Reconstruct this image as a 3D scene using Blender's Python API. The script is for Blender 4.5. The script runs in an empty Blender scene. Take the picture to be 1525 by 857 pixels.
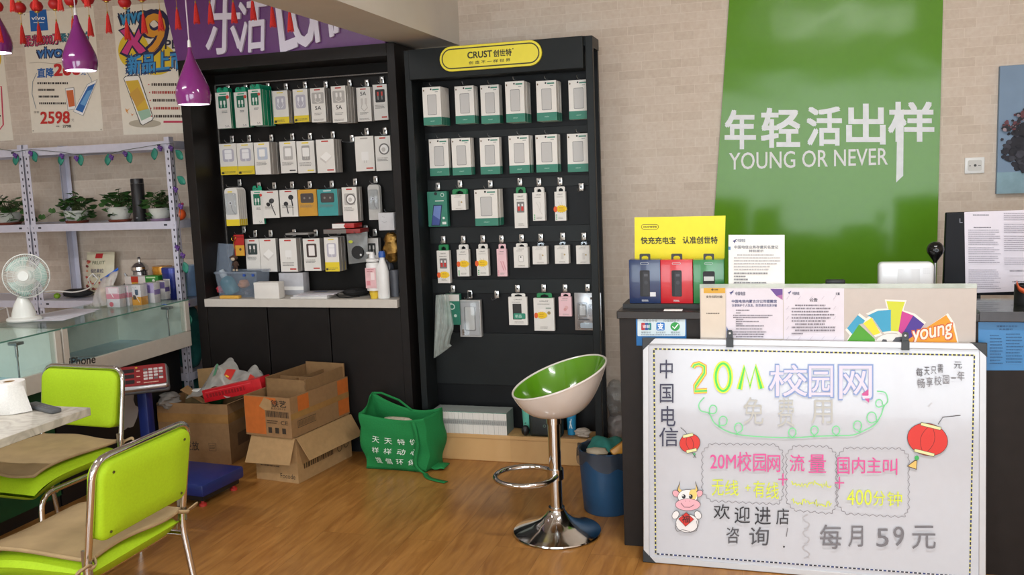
import bpy, bmesh, math, random
from mathutils import Vector, Matrix
random.seed(7)
S = bpy.context.scene
COL = S.collection
PI = math.pi

# ------------------------------------------------------------------ camera
W, H, F, CH = 1525, 857, 1350.0, 1.50
def cam_axes(p, r, y):
    cy, sy, cp, sp, cr, sr = math.cos(y), math.sin(y), math.cos(p), math.sin(p), math.cos(r), math.sin(r)
    f0 = Vector((sy, cy, 0)); r0 = Vector((cy, -sy, 0)); u0 = Vector((0, 0, 1))
    fwd = f0*cp - u0*sp; up = u0*cp + f0*sp
    return r0*cr + up*sr, up*cr - r0*sr, fwd
RT, UP, FW = cam_axes(math.radians(7.15), math.radians(-2.19), math.radians(-16.7))
EYE = Vector((0, 0, CH))
cam_data = bpy.data.cameras.new('camera')
cam_data.sensor_width = 36; cam_data.sensor_fit = 'HORIZONTAL'
cam_data.lens = 36*F/W; cam_data.clip_start = .05; cam_data.clip_end = 60
cam = bpy.data.objects.new('camera', cam_data)
mw = Matrix.Identity(4)
for i in range(3):
    mw[i][0] = RT[i]; mw[i][1] = UP[i]; mw[i][2] = -FW[i]; mw[i][3] = EYE[i]
cam.matrix_world = mw
COL.objects.link(cam); S.camera = cam

# ------------------------------------------------------------------ world, daylight, exposure
S.view_settings.view_transform = 'Standard'; S.view_settings.look = 'None'
S.view_settings.gamma = 1; S.view_settings.use_curve_mapping = False
S.view_settings.exposure = 0.08
S.cycles.use_denoising = True
S.cycles.max_bounces = 6; S.cycles.transparent_max_bounces = 12
S.cycles.caustics_reflective = False; S.cycles.caustics_refractive = False
S.cycles.sample_clamp_indirect = 6
wd = bpy.data.worlds.new('daylight'); S.world = wd; wd.use_nodes = True
bgn = wd.node_tree.nodes['Background']
bgn.inputs[0].default_value = (.86, .93, 1, 1); bgn.inputs[1].default_value = 2.2
def area(name, loc, size, power, rot, col=(1, 1, 1)):
    l = bpy.data.lights.new(name, 'AREA'); l.shape = 'RECTANGLE'; l.size, l.size_y = size
    l.energy = power; l.color = col
    o = bpy.data.objects.new(name, l); o.location = loc; o.rotation_euler = rot; COL.objects.link(o); return o
# daylight coming in through the shop front behind the camera (window_1, door_1)
area('daylight_window', (.55, -2.86, 1.45), (3.4, 2.2), 120, (math.radians(90), 0, 0), (.87, .94, 1))
area('daylight_door', (-3.0, -2.86, 1.25), (1.7, 2.2), 50, (math.radians(90), 0, 0), (.87, .94, 1))

# ------------------------------------------------------------------ pixel to place helpers
def ray(x, y): return RT*((x-W/2)/F) - UP*((y-H/2)/F) + FW
def PY(x, y, Y): d = ray(x, y); return EYE + d*(Y/d.y)
def PX(x, y, X): d = ray(x, y); return EYE + d*(X/d.x)
def PZ(x, y, z=0.): d = ray(x, y); return EYE + d*((z-CH)/d.z)
class Plane:
    def __init__(s, O, U, V):
        s.O = Vector(O); s.U = Vector(U).normalized(); s.N = s.U.cross(Vector(V)).normalized(); s.V = s.N.cross(s.U)
    def at(s, u, v, n=0.): return s.O + s.U*u + s.V*v + s.N*n
    def px(s, x, y):
        d = ray(x, y); t = (s.O-EYE).dot(s.N)/d.dot(s.N); p = EYE+d*t-s.O
        return p.dot(s.U), p.dot(s.V)
def PLY(Y): return Plane((0, Y, 0), (1, 0, 0), (0, 0, 1))     # wall-parallel plane facing the room
def PLX(X): return Plane((X, 0, 0), (0, 1, 0), (0, 0, 1))     # plane facing +X

# ------------------------------------------------------------------ materials
def lin(h):
    h = h.lstrip('#'); c = [int(h[i:i+2], 16)/255 for i in (0, 2, 4)]
    return tuple(x/12.92 if x <= .04045 else ((x+.055)/1.055)**2.4 for x in c)
MATS = {}
def mat(name, col, rough=.5, metal=0., var=.06, scale=30., spec=.5, alpha=1., emit=0., trans=0., coat=0., bump=0.):
    if name in MATS: return MATS[name]
    m = bpy.data.materials.new(name); m.use_nodes = True; MATS[name] = m
    nt = m.node_tree; b = nt.nodes['Principled BSDF']
    c = lin(col) if isinstance(col, str) else col
    b.inputs['Base Color'].default_value = (*c, 1)
    b.inputs['Roughness'].default_value = rough; b.inputs['Metallic'].default_value = metal
    b.inputs['Specular IOR Level'].default_value = spec
    b.inputs['Alpha'].default_value = alpha
    b.inputs['Transmission Weight'].default_value = trans
    b.inputs['Coat Weight'].default_value = coat
    if emit:
        b.inputs['Emission Color'].default_value = (*c, 1); b.inputs['Emission Strength'].default_value = emit
    if var or bump:
        tc = nt.nodes.new('ShaderNodeTexCoord'); nz = nt.nodes.new('ShaderNodeTexNoise')
        nz.inputs['Scale'].default_value = scale; nz.inputs['Detail'].default_value = 4
        nt.links.new(tc.outputs['Object'], nz.inputs['Vector'])
        if var:
            r = nt.nodes.new('ShaderNodeValToRGB')
            r.color_ramp.elements[0].position = .3; r.color_ramp.elements[1].position = .7
            r.color_ramp.elements[0].color = (*[max(0, x*(1-var)) for x in c], 1)
            r.color_ramp.elements[1].color = (*[min(1, x*(1+var)) for x in c], 1)
            nt.links.new(nz.outputs['Fac'], r.inputs['Fac']); nt.links.new(r.outputs['Color'], b.inputs['Base Color'])
        if bump:
            bp = nt.nodes.new('ShaderNodeBump'); bp.inputs['Strength'].default_value = bump; bp.inputs['Distance'].default_value = .01
            nt.links.new(nz.outputs['Fac'], bp.inputs['Height']); nt.links.new(bp.outputs['Normal'], b.inputs['Normal'])
    return m
def ink(h, rough=.55): return mat('print_'+h.lstrip('#')+('' if rough == .55 else '_r%d' % (rough*100)), h, rough, var=0)
def glass(name, tint, fac=.1, rough=.02):
    m = bpy.data.materials.new(name); m.use_nodes = True; nt = m.node_tree; nt.nodes.clear()
    o = nt.nodes.new('ShaderNodeOutputMaterial'); mx = nt.nodes.new('ShaderNodeMixShader')
    t = nt.nodes.new('ShaderNodeBsdfTransparent'); g = nt.nodes.new('ShaderNodeBsdfGlossy')
    t.inputs[0].default_value = (*lin(tint), 1); g.inputs['Roughness'].default_value = rough
    lw = nt.nodes.new('ShaderNodeLayerWeight'); lw.inputs['Blend'].default_value = fac
    mt = nt.nodes.new('ShaderNodeMath'); mt.operation = 'MULTIPLY_ADD'; mt.inputs[1].default_value = .5; mt.inputs[2].default_value = .04
    nt.links.new(lw.outputs['Facing'], mt.inputs[0]); nt.links.new(mt.outputs[0], mx.inputs[0])
    nt.links.new(t.outputs[0], mx.inputs[1]); nt.links.new(g.outputs[0], mx.inputs[2]); nt.links.new(mx.outputs[0], o.inputs[0])
    return m
GLASS = glass('clear_glass', '#f8fcfa', .15)
CLEARP = glass('clear_plastic', '#f7f9fb', .18, .1)
def film(name, col, a):     # cloudy thin plastic
    return mat(name, col, .25, var=.15, scale=25, alpha=a, bump=.3)

WHITEP = mat('white_plastic', '#e8e8e6', .35, var=.02)
BLACKP = mat('black_plastic', '#17181a', .4, var=.1)
CHROME = mat('chrome', '#d9d9d9', .1, 1., var=.03, scale=60)
STEEL = mat('brushed_steel', '#b9bbc0', .3, 1., var=.06)
PAPER = mat('white_paper', '#ecebe8', .7, var=.02)

# ------------------------------------------------------------------ mesh builder
class MB:
    def __init__(s): s.v = []; s.f = []; s.m = []; s.s = []; s.T = None
    def add(s, vs, fs, m=0, smooth=False):
        n = len(s.v)
        for p in vs:
            p = Vector(p); s.v.append(tuple(s.T @ p if s.T else p))
        for f in fs: s.f.append([i+n for i in f]); s.m.append(m); s.s.append(smooth)
        return s
    def box(s, x0, y0, z0, x1, y1, z1, m=0):
        return s.add([(x0,y0,z0),(x1,y0,z0),(x1,y1,z0),(x0,y1,z0),(x0,y0,z1),(x1,y0,z1),(x1,y1,z1),(x0,y1,z1)],
                     [(0,3,2,1),(4,5,6,7),(0,1,5,4),(1,2,6,5),(2,3,7,6),(3,0,4,7)], m)
    def rbox(s, x0, y0, z0, x1, y1, z1, r=.005, seg=2, m=0):
        bm = bmesh.new(); bmesh.ops.create_cube(bm, size=1)
        for v in bm.verts: v.co = Vector(((x0+x1)/2+v.co.x*(x1-x0), (y0+y1)/2+v.co.y*(y1-y0), (z0+z1)/2+v.co.z*(z1-z0)))
        r = min(r, .49*min(x1-x0, y1-y0, z1-z0))
        bmesh.ops.bevel(bm, geom=bm.edges[:], offset=r, segments=seg, affect='EDGES', profile=.5)
        bm.verts.index_update()
        s.add([v.co[:] for v in bm.verts], [[v.index for v in f.verts] for f in bm.faces], m, True); bm.free(); return s
    def obox(s, c, hx, hy, hz, M, m=0):
        c = Vector(c); M = M.to_3x3()
        vs = [c+M@Vector((a*hx, b*hy, d*hz)) for d in (-1,1) for a, b in ((-1,-1),(1,-1),(1,1),(-1,1))]
        return s.add(vs, [(0,3,2,1),(4,5,6,7),(0,1,5,4),(1,2,6,5),(2,3,7,6),(3,0,4,7)], m)
    def tube(s, pts, r, seg=10, closed=False, m=0, caps=True, rs=None):
        P = [Vector(p) for p in pts]; n = len(P); vs = []; fs = []
        def tang(i):
            if closed: return (P[(i+1) % n]-P[i-1]).normalized()
            if i == 0: return (P[1]-P[0]).normalized()
            if i == n-1: return (P[-1]-P[-2]).normalized()
            return ((P[i+1]-P[i]).normalized()+(P[i]-P[i-1]).normalized()).normalized()
        t = tang(0); a = t.orthogonal().normalized()
        for i in range(n):
            t2 = tang(i); q = t.rotation_difference(t2); a = (q @ a); a = (a-t2*a.dot(t2)).normalized(); t = t2
            b = t.cross(a); rr = rs[i] if rs else r
            for k in range(seg):
                th = 2*PI*k/seg; vs.append(P[i]+(a*math.cos(th)+b*math.sin(th))*rr)
        for i in range(n if closed else n-1):
            j = (i+1) % n
            for k in range(seg):
                l = (k+1) % seg; fs.append((i*seg+k, i*seg+l, j*seg+l, j*seg+k))
        s.add(vs, fs, m, True)
        if caps and not closed:
            s.add(vs[:seg], [list(range(seg))[::-1]], m); s.add(vs[-seg:], [list(range(seg))], m)
        return s
    def cyl(s, p0, p1, r, seg=16, m=0, r1=None):
        return s.tube([p0, p1], r, seg, m=m, rs=[r, r if r1 is None else r1])
    def lathe(s, prof, c=(0,0,0), seg=32, m=0, sx=1, sy=1, smooth=True):
        vs = []; fs = []; n = len(prof)
        for r, z in prof:
            for k in range(seg):
                th = 2*PI*k/seg; vs.append((c[0]+r*sx*math.cos(th), c[1]+r*sy*math.sin(th), c[2]+z))
        for i in range(n-1):
            for k in range(seg):
                l = (k+1) % seg; fs.append((i*seg+k, i*seg+l, (i+1)*seg+l, (i+1)*seg+k))
        return s.add(vs, fs, m, smooth)
    def sphere(s, c, rx, ry=None, rz=None, seg=16, m=0):
        ry = rx if ry is None else ry; rz = rx if rz is None else rz
        vs = [];fs = []; n = seg//2
        for i in range(n+1):
            a = -PI/2+PI*i/n
            for k in range(seg):
                th = 2*PI*k/seg
                vs.append((c[0]+rx*math.cos(a)*math.cos(th), c[1]+ry*math.cos(a)*math.sin(th), c[2]+rz*math.sin(a)))
        for i in range(n):
            for k in range(seg):
                l = (k+1) % seg; fs.append((i*seg+k, i*seg+l, (i+1)*seg+l, (i+1)*seg+k))
        return s.add(vs, fs, m, True)
    def prism(s, poly, P, d, m=0, back=0.):      # 2D outline on a plane, pulled out along its normal
        n = len(poly); a = sum(poly[i][0]*poly[(i+1)%n][1]-poly[(i+1)%n][0]*poly[i][1] for i in range(n))
        if a < 0: poly = poly[::-1]
        vs = [P.at(u, v, back) for u, v in poly]+[P.at(u, v, back+d) for u, v in poly]
        return s.add(vs, [list(range(n))[::-1], list(range(n, 2*n))]+[(i, (i+1)%n, n+(i+1)%n, n+i) for i in range(n)], m)
    def grid(s, fn, nu, nv, m=0, smooth=True, wrap=False):
        vs = [fn(i/(nu if wrap else nu-1) , j/(nv-1)) for j in range(nv) for i in range(nu)]; fs = []
        for j in range(nv-1):
            for i in range(nu if wrap else nu-1):
                k = (i+1) % nu; fs.append((j*nu+i, j*nu+k, (j+1)*nu+k, (j+1)*nu+i))
        return s.add(vs, fs, m, smooth)
    def build(s, name, mats, parent=None, bevel=0., solid=0., subd=0, sharp=40):
        me = bpy.data.meshes.new(name)
        off = Vector((0, 0, 0)); p = parent
        while p: off += p.location; p = p.parent
        o = bpy.data.objects.new(name, me); COL.objects.link(o)
        if parent: o.parent = parent
        else:
            xs, ys, zs = zip(*s.v); off = Vector(((min(xs)+max(xs))/2, (min(ys)+max(ys))/2, min(zs))); o.location = off
        me.from_pydata([Vector(v)-off for v in s.v], [], s.f)
        for q in (mats if isinstance(mats, (list, tuple)) else [mats]): me.materials.append(q)
        for q, a, b in zip(me.polygons, s.m, s.s): q.material_index = a; q.use_smooth = b
        me.update(); me.set_sharp_from_angle(angle=math.radians(sharp))
        if solid:
            md = o.modifiers.new('thickness', 'SOLIDIFY'); md.thickness = solid; md.offset = 0
        if bevel:
            md = o.modifiers.new('bevel', 'BEVEL'); md.width = bevel; md.segments = 2; md.limit_method = 'ANGLE'
        if subd:
            md = o.modifiers.new('smooth', 'SUBSURF'); md.levels = subd; md.render_levels = subd
        return o
def tag(o, label=None, cat=None, group=None, kind=None):
    for k, v in (('label', label), ('category', cat), ('group', group), ('kind', kind)):
        if v: o[k] = v
    return o
def thing(name, label, cat, loc=(0,0,0), group=None):
    o = bpy.data.objects.new(name, None); COL.objects.link(o); o.location = loc; o.empty_display_size = .1
    return tag(o, label, cat, group)
def dup(o, parent=None):
    c = o.copy(); COL.objects.link(c); c.parent = parent
    for ch in o.children: dup(ch, c)
    return c
def struct(name, mb, mats): return tag(mb.build(name, mats), kind='structure')
def boxpart(name, b, m, parent, bevel=0.): return MB().box(*b).build(name, m, parent, bevel)

# ------------------------------------------------------------------ flat printing and writing
_TX = {}
def text_mesh(body, bold=0.):
    k = (body, min(0, bold))
    if k not in _TX:
        c = bpy.data.curves.new('t', 'FONT'); c.body = body; c.resolution_u = 3; c.offset = min(0, bold)
        o = bpy.data.objects.new('t', c); COL.objects.link(o)
        dg = bpy.context.evaluated_depsgraph_get(); e = o.evaluated_get(dg); me = e.to_mesh()
        vs = [(v.co.x, v.co.y) for v in me.vertices]; fs = [list(p.vertices) for p in me.polygons]
        e.to_mesh_clear(); bpy.data.objects.remove(o); bpy.data.curves.remove(c)
        xs = [v[0] for v in vs]; ys = [v[1] for v in vs]
        x0, x1, y0, y1 = min(xs), max(xs), min(ys), max(ys)
        _TX[k] = ([((x-x0)/(x1-x0), (y-y0)/(y1-y0)) for x, y in vs], fs, (x1-x0)/(y1-y0))
    return _TX[k]
class Art:
    def __init__(s, P, px=False, lift=.0006): s.P = P; s.px = px; s.lift = lift; s.b = MB(); s.mats = []; s.L = 0
    def mi(s, m):
        if isinstance(m, str): m = ink(m)
        if m not in s.mats: s.mats.append(m)
        return s.mats.index(m)
    def pts(s, ps, n=0.):
        h = s.lift+s.L*.00009+n
        return [s.P.at(*(s.P.px(x, y) if s.px else (x, y)), h) for x, y in ps]
    def poly(s, m, ps, up=True):
        n = len(ps); a = sum(ps[i][0]*ps[(i+1)%n][1]-ps[(i+1)%n][0]*ps[i][1] for i in range(n))
        if (a < 0) != s.px: ps = ps[::-1]
        s.L += 1 if up else .1
        s.b.add(s.pts(ps), [list(range(n))], s.mi(m)); return s
    def rect(s, m, x0, y0, x1, y1, up=True): return s.poly(m, [(x0,y0),(x1,y0),(x1,y1),(x0,y1)], up)
    def rrect(s, m, x0, y0, x1, y1, r, up=True):
        x0, x1 = sorted((x0, x1)); y0, y1 = sorted((y0, y1)); q = []
        for cx, cy, a0 in ((x1-r,y1-r,0),(x0+r,y1-r,90),(x0+r,y0+r,180),(x1-r,y0+r,270)):
            for k in range(5):
                a = math.radians(a0+k*22.5); q.append((cx+r*math.cos(a), cy+r*math.sin(a)))
        return s.poly(m, q, up)
    def ell(s, m, cx, cy, rx, ry=None, n=20, rot=0, a0=0, a1=360, up=True):
        ry = rx if ry is None else ry; c, d = math.cos(math.radians(rot)), math.sin(math.radians(rot)); q = []
        for k in range(n if a1-a0 == 360 else n+1):
            a = math.radians(a0+(a1-a0)*k/n); x, y = rx*math.cos(a), ry*math.sin(a); q.append((cx+x*c-y*d, cy+x*d+y*c))
        return s.poly(m, q, up)
    def stroke(s, m, ps, w, closed=False, up=True):
        s.L += 1 if up else .1
        n = len(ps); L = []; R = []
        for i in range(n):
            a = ps[i-1] if (i or closed) else ps[i]; b = ps[(i+1)%n] if (i < n-1 or closed) else ps[i]
            dx, dy = b[0]-a[0], b[1]-a[1]; l = math.hypot(dx, dy) or 1
            nx, ny = -dy/l*w/2, dx/l*w/2
            L.append((ps[i][0]+nx, ps[i][1]+ny)); R.append((ps[i][0]-nx, ps[i][1]-ny))
        v = s.pts(L+R); fs = []
        for i in range(n if closed else n-1):
            j = (i+1) % n
            fs.append((n+i, n+j, j, i) if not s.px else (i, j, n+j, n+i))
        s.b.add(v, fs, s.mi(m)); return s
    def text(s, m, body, xl, yb, xr, yt, bold=0., rise=0., shear=0., up=True):
        vs, fs, asp = text_mesh(body, bold)
        s.L += 1 if up else .1
        bold = max(0, bold); e = abs(yt-yb)*bold*.55
        for k, (dx, dy) in enumerate(((0, 0), (e, e), (-e, e), (e, -e), (-e, -e)) if bold else ((0, 0),)):
            q = [(xl+(xr-xl)*u+shear*t*(xr-xl)+dx, yb+(yt-yb)*t+rise*u+dy) for u, t in vs]
            s.b.add(s.pts(q, k*.00006), fs, s.mi(m))
        return s
    def textc(s, m, body, cx, cy, h, bold=0.):
        w = text_mesh(body, bold)[2]*h; d = -h if s.px else h
        return s.text(m, body, cx-w/2, cy-d/2, cx+w/2, cy+d/2, bold)
    def lines(s, m, x0, y0, x1, y1, n, fill=.5, gap=.12, rng=random):     # rows of unreadably small print
        s.L += 1
        for k in range(n):
            yc = y0+(y1-y0)*(k+.5)/n; h = (y1-y0)/n*fill/2; x = x0; e = x1-(rng.random()**2)*(x1-x0)*.3
            while x < e:
                u = min((x1-x0), abs(y1-y0)/n*14); l = min(u*(.03+.035*rng.random()), e-x)
                s.rect(m, x, yc-h, x+l, yc+h, False); x += l+u*(.012+.022*rng.random())
        return s
    def build(s, name, parent=None): return s.b.build(name, s.mats, parent)
def local(w=0): return Plane((0, 0, 0), (1, 0, 0), (0, 0, 1))
ORD = ['front', 'second', 'third', 'fourth', 'fifth', 'sixth', 'seventh', 'eighth', 'ninth', 'tenth', '11th', '12th', '13th', '14th', '15th', '16th', '17th', '18th', '19th', '20th', '21st', '22nd', '23rd', '24th', '25th', '26th', '27th', '28th', '29th', '30th', '31st', '32nd', '33rd', '34th', '35th']
# ------------------------------------------------------------------ the room
YW = 4.75                       # back wall
def wood(name, c1, c2, gap, bw, rh, turn=True, rough=.28):
    m = bpy.data.materials.new(name); m.use_nodes = True; nt = m.node_tree; b = nt.nodes['Principled BSDF']; L = nt.links.new
    tc = nt.nodes.new('ShaderNodeTexCoord'); mp = nt.nodes.new('ShaderNodeMapping')
    if turn: mp.inputs['Rotation'].default_value = (0, 0, PI/2)
    L(tc.outputs['Object'], mp.inputs[0])
    br = nt.nodes.new('ShaderNodeTexBrick'); br.inputs['Scale'].default_value = 1
    br.inputs['Brick Width'].default_value = bw; br.inputs['Row Height'].default_value = rh
    br.inputs['Mortar Size'].default_value = gap; br.inputs['Mortar Smooth'].default_value = .2
    br.inputs['Color1'].default_value = (0, 0, 0, 1); br.inputs['Color2'].default_value = (1, 1, 1, 1); br.inputs['Mortar'].default_value = (.5, .5, .5, 1)
    L(mp.outputs[0], br.inputs[0])
    m2 = nt.nodes.new('ShaderNodeMapping'); m2.inputs['Scale'].default_value = (4.5, 34, 2); L(mp.outputs[0], m2.inputs[0])
    ad = nt.nodes.new('ShaderNodeVectorMath'); ad.operation = 'ADD'; L(m2.outputs[0], ad.inputs[0])
    sc = nt.nodes.new('ShaderNodeVectorMath'); sc.operation = 'SCALE'; sc.inputs['Scale'].default_value = 7.3; L(br.outputs['Color'], sc.inputs[0]); L(sc.outputs[0], ad.inputs[1])
    nz = nt.nodes.new('ShaderNodeTexNoise'); nz.inputs['Scale'].default_value = 1; nz.inputs['Detail'].default_value = 6; nz.inputs['Distortion'].default_value = .7
    L(ad.outputs[0], nz.inputs[0])
    rp = nt.nodes.new('ShaderNodeValToRGB'); rp.color_ramp.elements[0].position = .3; rp.color_ramp.elements[1].position = .72
    rp.color_ramp.elements[0].color = (*lin(c1), 1); rp.color_ramp.elements[1].color = (*lin(c2), 1); L(nz.outputs['Fac'], rp.inputs[0])
    h = nt.nodes.new('ShaderNodeMix'); h.data_type = 'RGBA'; h.blend_type = 'MULTIPLY'; h.inputs['Factor'].default_value = .12
    L(rp.outputs[0], h.inputs[6]); L(br.outputs['Color'], h.inputs[7])
    g = nt.nodes.new('ShaderNodeMix'); g.data_type = 'RGBA'; g.inputs[7].default_value = (*[x*.5 for x in lin(c1)], 1)
    L(br.outputs['Fac'], g.inputs['Factor']); L(h.outputs[2], g.inputs[6]); L(g.outputs[2], b.inputs['Base Color'])
    b.inputs['Roughness'].default_value = rough
    bp = nt.nodes.new('ShaderNodeBump'); bp.inputs['Strength'].default_value = .08; bp.inputs['Distance'].default_value = .004
    L(nz.outputs['Fac'], bp.inputs['Height']); L(bp.outputs[0], b.inputs['Normal'])
    return m
def brickpaper(name, axis):
    m = bpy.data.materials.new(name); m.use_nodes = True; nt = m.node_tree; b = nt.nodes['Principled BSDF']; L = nt.links.new
    tc = nt.nodes.new('ShaderNodeTexCoord'); sp = nt.nodes.new('ShaderNodeSeparateXYZ'); cb = nt.nodes.new('ShaderNodeCombineXYZ')
    L(tc.outputs['Object'], sp.inputs[0]); L(sp.outputs[axis], cb.inputs[0]); L(sp.outputs[2], cb.inputs[1])
    def brick(w, rh, off, sq):
        br = nt.nodes.new('ShaderNodeTexBrick'); br.inputs['Scale'].default_value = 1; br.offset = off; br.squash = sq; br.squash_frequency = 3
        br.inputs['Brick Width'].default_value = w; br.inputs['Row Height'].default_value = rh; br.inputs['Mortar Size'].default_value = .0013
        br.inputs['Mortar Smooth'].default_value = .6
        L(cb.outputs[0], br.inputs[0]); return br
    br = brick(.135, .0445, .37, .75)
    br.inputs['Color1'].default_value = (0, 0, 0, 1); br.inputs['Color2'].default_value = (1, 1, 1, 1); br.inputs['Mortar'].default_value = (0, 0, 0, 1)
    rp = nt.nodes.new('ShaderNodeValToRGB'); e = rp.color_ramp.elements
    e[0].position = 0; e[0].color = (*lin('#d3c4b5'), 1); e[1].position = .72; e[1].color = (*lin('#cfbfaf'), 1)
    q = e.new(.8); q.color = (*lin('#cdbdad'), 1); q = e.new(1); q.color = (*lin('#c9b9a9'), 1)
    L(br.outputs['Color'], rp.inputs[0])
    nz = nt.nodes.new('ShaderNodeTexNoise'); nz.inputs['Scale'].default_value = 60; nz.inputs['Detail'].default_value = 5; L(tc.outputs['Object'], nz.inputs[0])
    n2 = nt.nodes.new('ShaderNodeMix'); n2.data_type = 'RGBA'; n2.blend_type = 'OVERLAY'; n2.inputs['Factor'].default_value = .18
    L(rp.outputs[0], n2.inputs[6]); L(nz.outputs['Fac'], n2.inputs[7])
    g = nt.nodes.new('ShaderNodeMix'); g.data_type = 'RGBA'; g.inputs[7].default_value = (*lin('#dccfc1'), 1)
    L(br.outputs['Fac'], g.inputs['Factor']); L(n2.outputs[2], g.inputs[6]); L(g.outputs[2], b.inputs['Base Color'])
    b.inputs['Roughness'].default_value = .75
    return m
FLOOR = wood('laminate_floor', '#92602b', '#b78344', .0007, 1.2, .195)
OAK = wood('oak_veneer', '#c99d66', '#d6ae78', .0, 3, 3, False, .4)
BRX = brickpaper('brick_wallpaper', 0); BRY = brickpaper('brick_wallpaper_side', 1)
PLASTER = mat('white_plaster', '#dcd9d3', .8, var=.03, scale=6)
struct('floor', MB().box(-6, -3, -.1, 2.6, 4.9, 0), FLOOR)
struct('wall_back', MB().box(-6, YW, 0, 2.6, 4.9, 3), BRX)
struct('wall_left', MB().box(-6.1, -3, 0, -6, 4.9, 3), BRY)
struct('wall_right', MB().box(2.6, -3, 0, 2.7, 4.9, 3), BRY)
struct('ceiling', MB().box(-6, -3, 3, 2.6, 4.9, 3.1), PLASTER)
struct('trim_1', MB().box(-1.955, -2.9, 2.2, -1.668, YW, 3), mat('beam_plaster', '#d6d0c6', .8, var=.03, scale=5))   # the boxed ceiling beam
# shop front behind the camera
b = MB()
b.box(-6, -3.1, 0, -3.9, -3, 3).box(-2.1, -3.1, 0, -1.2, -3, 3).box(2.3, -3.1, 0, 2.6, -3, 3).box(-1.2, -3.1, 0, 2.3, -3, .3).box(-1.2, -3.1, 2.6, 2.3, -3, 3).box(-3.9, -3.1, 2.4, -2.1, -3, 3)
struct('wall_front', b, PLASTER)
ALU = mat('window_aluminium', '#8d9094', .4, .8)
b = MB()
for x in (-1.2, -.05, 1.1, 2.24): b.box(x, -3.08, .3, x+.06, -3.02, 2.6)
b.box(-1.2, -3.08, .3, 2.3, -3.02, .36).box(-1.2, -3.08, 2.54, 2.3, -3.02, 2.6)
w1 = struct('window_1', b, ALU); MB().box(-1.2, -3.055, .3, 2.3, -3.045, 2.6).build('window_pane', GLASS, w1)
b = MB()
for x in (-3.9, -3.03, -2.16): b.box(x, -3.08, 0, x+.06, -3.02, 2.4)
b.box(-3.9, -3.08, 2.34, -2.1, -3.02, 2.4).box(-3.9, -3.08, 0, -2.1, -3.02, .1)
d1 = struct('door_1', b, ALU); MB().box(-3.9, -3.055, 0, -2.1, -3.045, 2.4).build('door_pane', GLASS, d1)

# ------------------------------------------------------------------ left wall cabinet
DARK = mat('dark_laminate', '#1e1b1a', .42, var=.1, scale=14, spec=.22)
DARK2 = mat('dark_laminate_inner', '#151413', .45, var=.1, scale=14, spec=.2)
TRIM = mat('silver_edging', '#8e8a86', .35, .6, var=.4, scale=180)
YC = 4.40
XL, XR = -3.20, -1.90
cabL = thing('wall_display_cabinet', 'tall dark wall cabinet with grey worktop under the purple sign', 'cabinet', ((XL+XR)/2, 4.57, 0))
boxpart('side_panel', (XL, YC, .07, XL+.06, 4.73, 2.19), DARK, cabL, .002)
boxpart('side_panel', (-1.945, YC, .07, XR, 4.73, 2.19), DARK, cabL, .002)
boxpart('header_panel', (XL+.06, YC, 2.128, -1.945, 4.73, 2.19), DARK, cabL)
boxpart('back_panel', (XL+.06, 4.65, .86, -1.945, 4.73, 2.13), DARK2, cabL)
LAM = mat('grey_worktop', '#c9c3ba', .4, var=.03)
boxpart('worktop', (-3.141, 4.385, .816, -1.955, 4.65, .861), LAM, cabL, .002)
for a, c in ((-3.14, -2.755), (-2.75, -2.37), (-2.365, -1.945)):
    boxpart('door_panel', (a+.0015, YC+.004, .07, c-.0015, 4.7, .814), DARK, cabL, .0015)
boxpart('plinth', (XL+.02, YC+.03, 0, XR-.02, 4.72, .07), BLACKP, cabL)
b = MB().box(-3.141, 4.643, .87, -3.134, 4.65, 2.075).box(-3.141, 4.643, 2.069, -1.99, 4.65, 2.075)
b.build('edging_strip', TRIM, cabL)

# ------------------------------------------------------------------ purple sign over it
PURPLE = mat('purple_sign_board', '#673476', .35, var=.05)
sg = thing('shop_sign', 'purple sign board with white raised lettering above the tall dark cabinet', 'sign', (-2.62, 4.45, 2.19))
PS = PLY(4.42)
b = MB()
s0, s1 = PS.px(264, 88), PS.px(244, 0); sl = (s1[0]-s0[0])/(s1[1]-s0[1])
b.prism([(s0[0]+sl*(2.66-s0[1]), 2.66), (s0[0]+sl*(2.192-s0[1]), 2.192), (-1.957, 2.192), (-1.957, 2.66)], PS, .05, back=-.05); b.build('sign_board', PURPLE, sg)
LET = mat('white_acrylic_letter', '#e4dff0', .35, var=.02)
def letter(ch, x0, y0, x1, y1, rise, shear=0., bold=.03):
    vs, fs, asp = text_mesh(ch); m = MB()
    e = bold*30
    for k, (dx, dy) in enumerate(((-e, 0), (e, 0), (0, -e*.5), (0, e*.5))):
      q = [(x0+(x1-x0)*u+shear*t+dx, y0+(y1-y0)*t+rise*u+dy) for u, t in vs]
      letter_solid(m, [PS.px(*p) for p in q], fs, .014+.0003*k)
    m.build('sign_letter', LET, sg)
def letter_solid(m, uv, fs, dp):
    n = len(uv); vv = [PS.at(u, v, dp) for u, v in uv]+[PS.at(u, v, .001) for u, v in uv]
    ed = {}
    for f in fs:
        for i in range(len(f)): ed[(f[i], f[(i+1) % len(f)])] = 1
    sides = [(a, n+a, n+c, c) for a, c in ed if (c, a) not in ed]
    m.add(vv, fs+sides)
letter('乐', 309, 82, 360, -24, -2, 2)
letter('活', 357, 80, 397, -30, -4, 2)
letter('L', 421, 79, 444, -28, -9, -12, .05)
letter('O', 440, 74, 474, -32, -8, -10, .05)
letter('H', 473, 64, 498, -34, -10, -10, .04)
letter('A', 500, 50, 530, -40, -10, -10, .05)
letter('S', 534, 38, 556, -50, -10, -10, .05)

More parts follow.
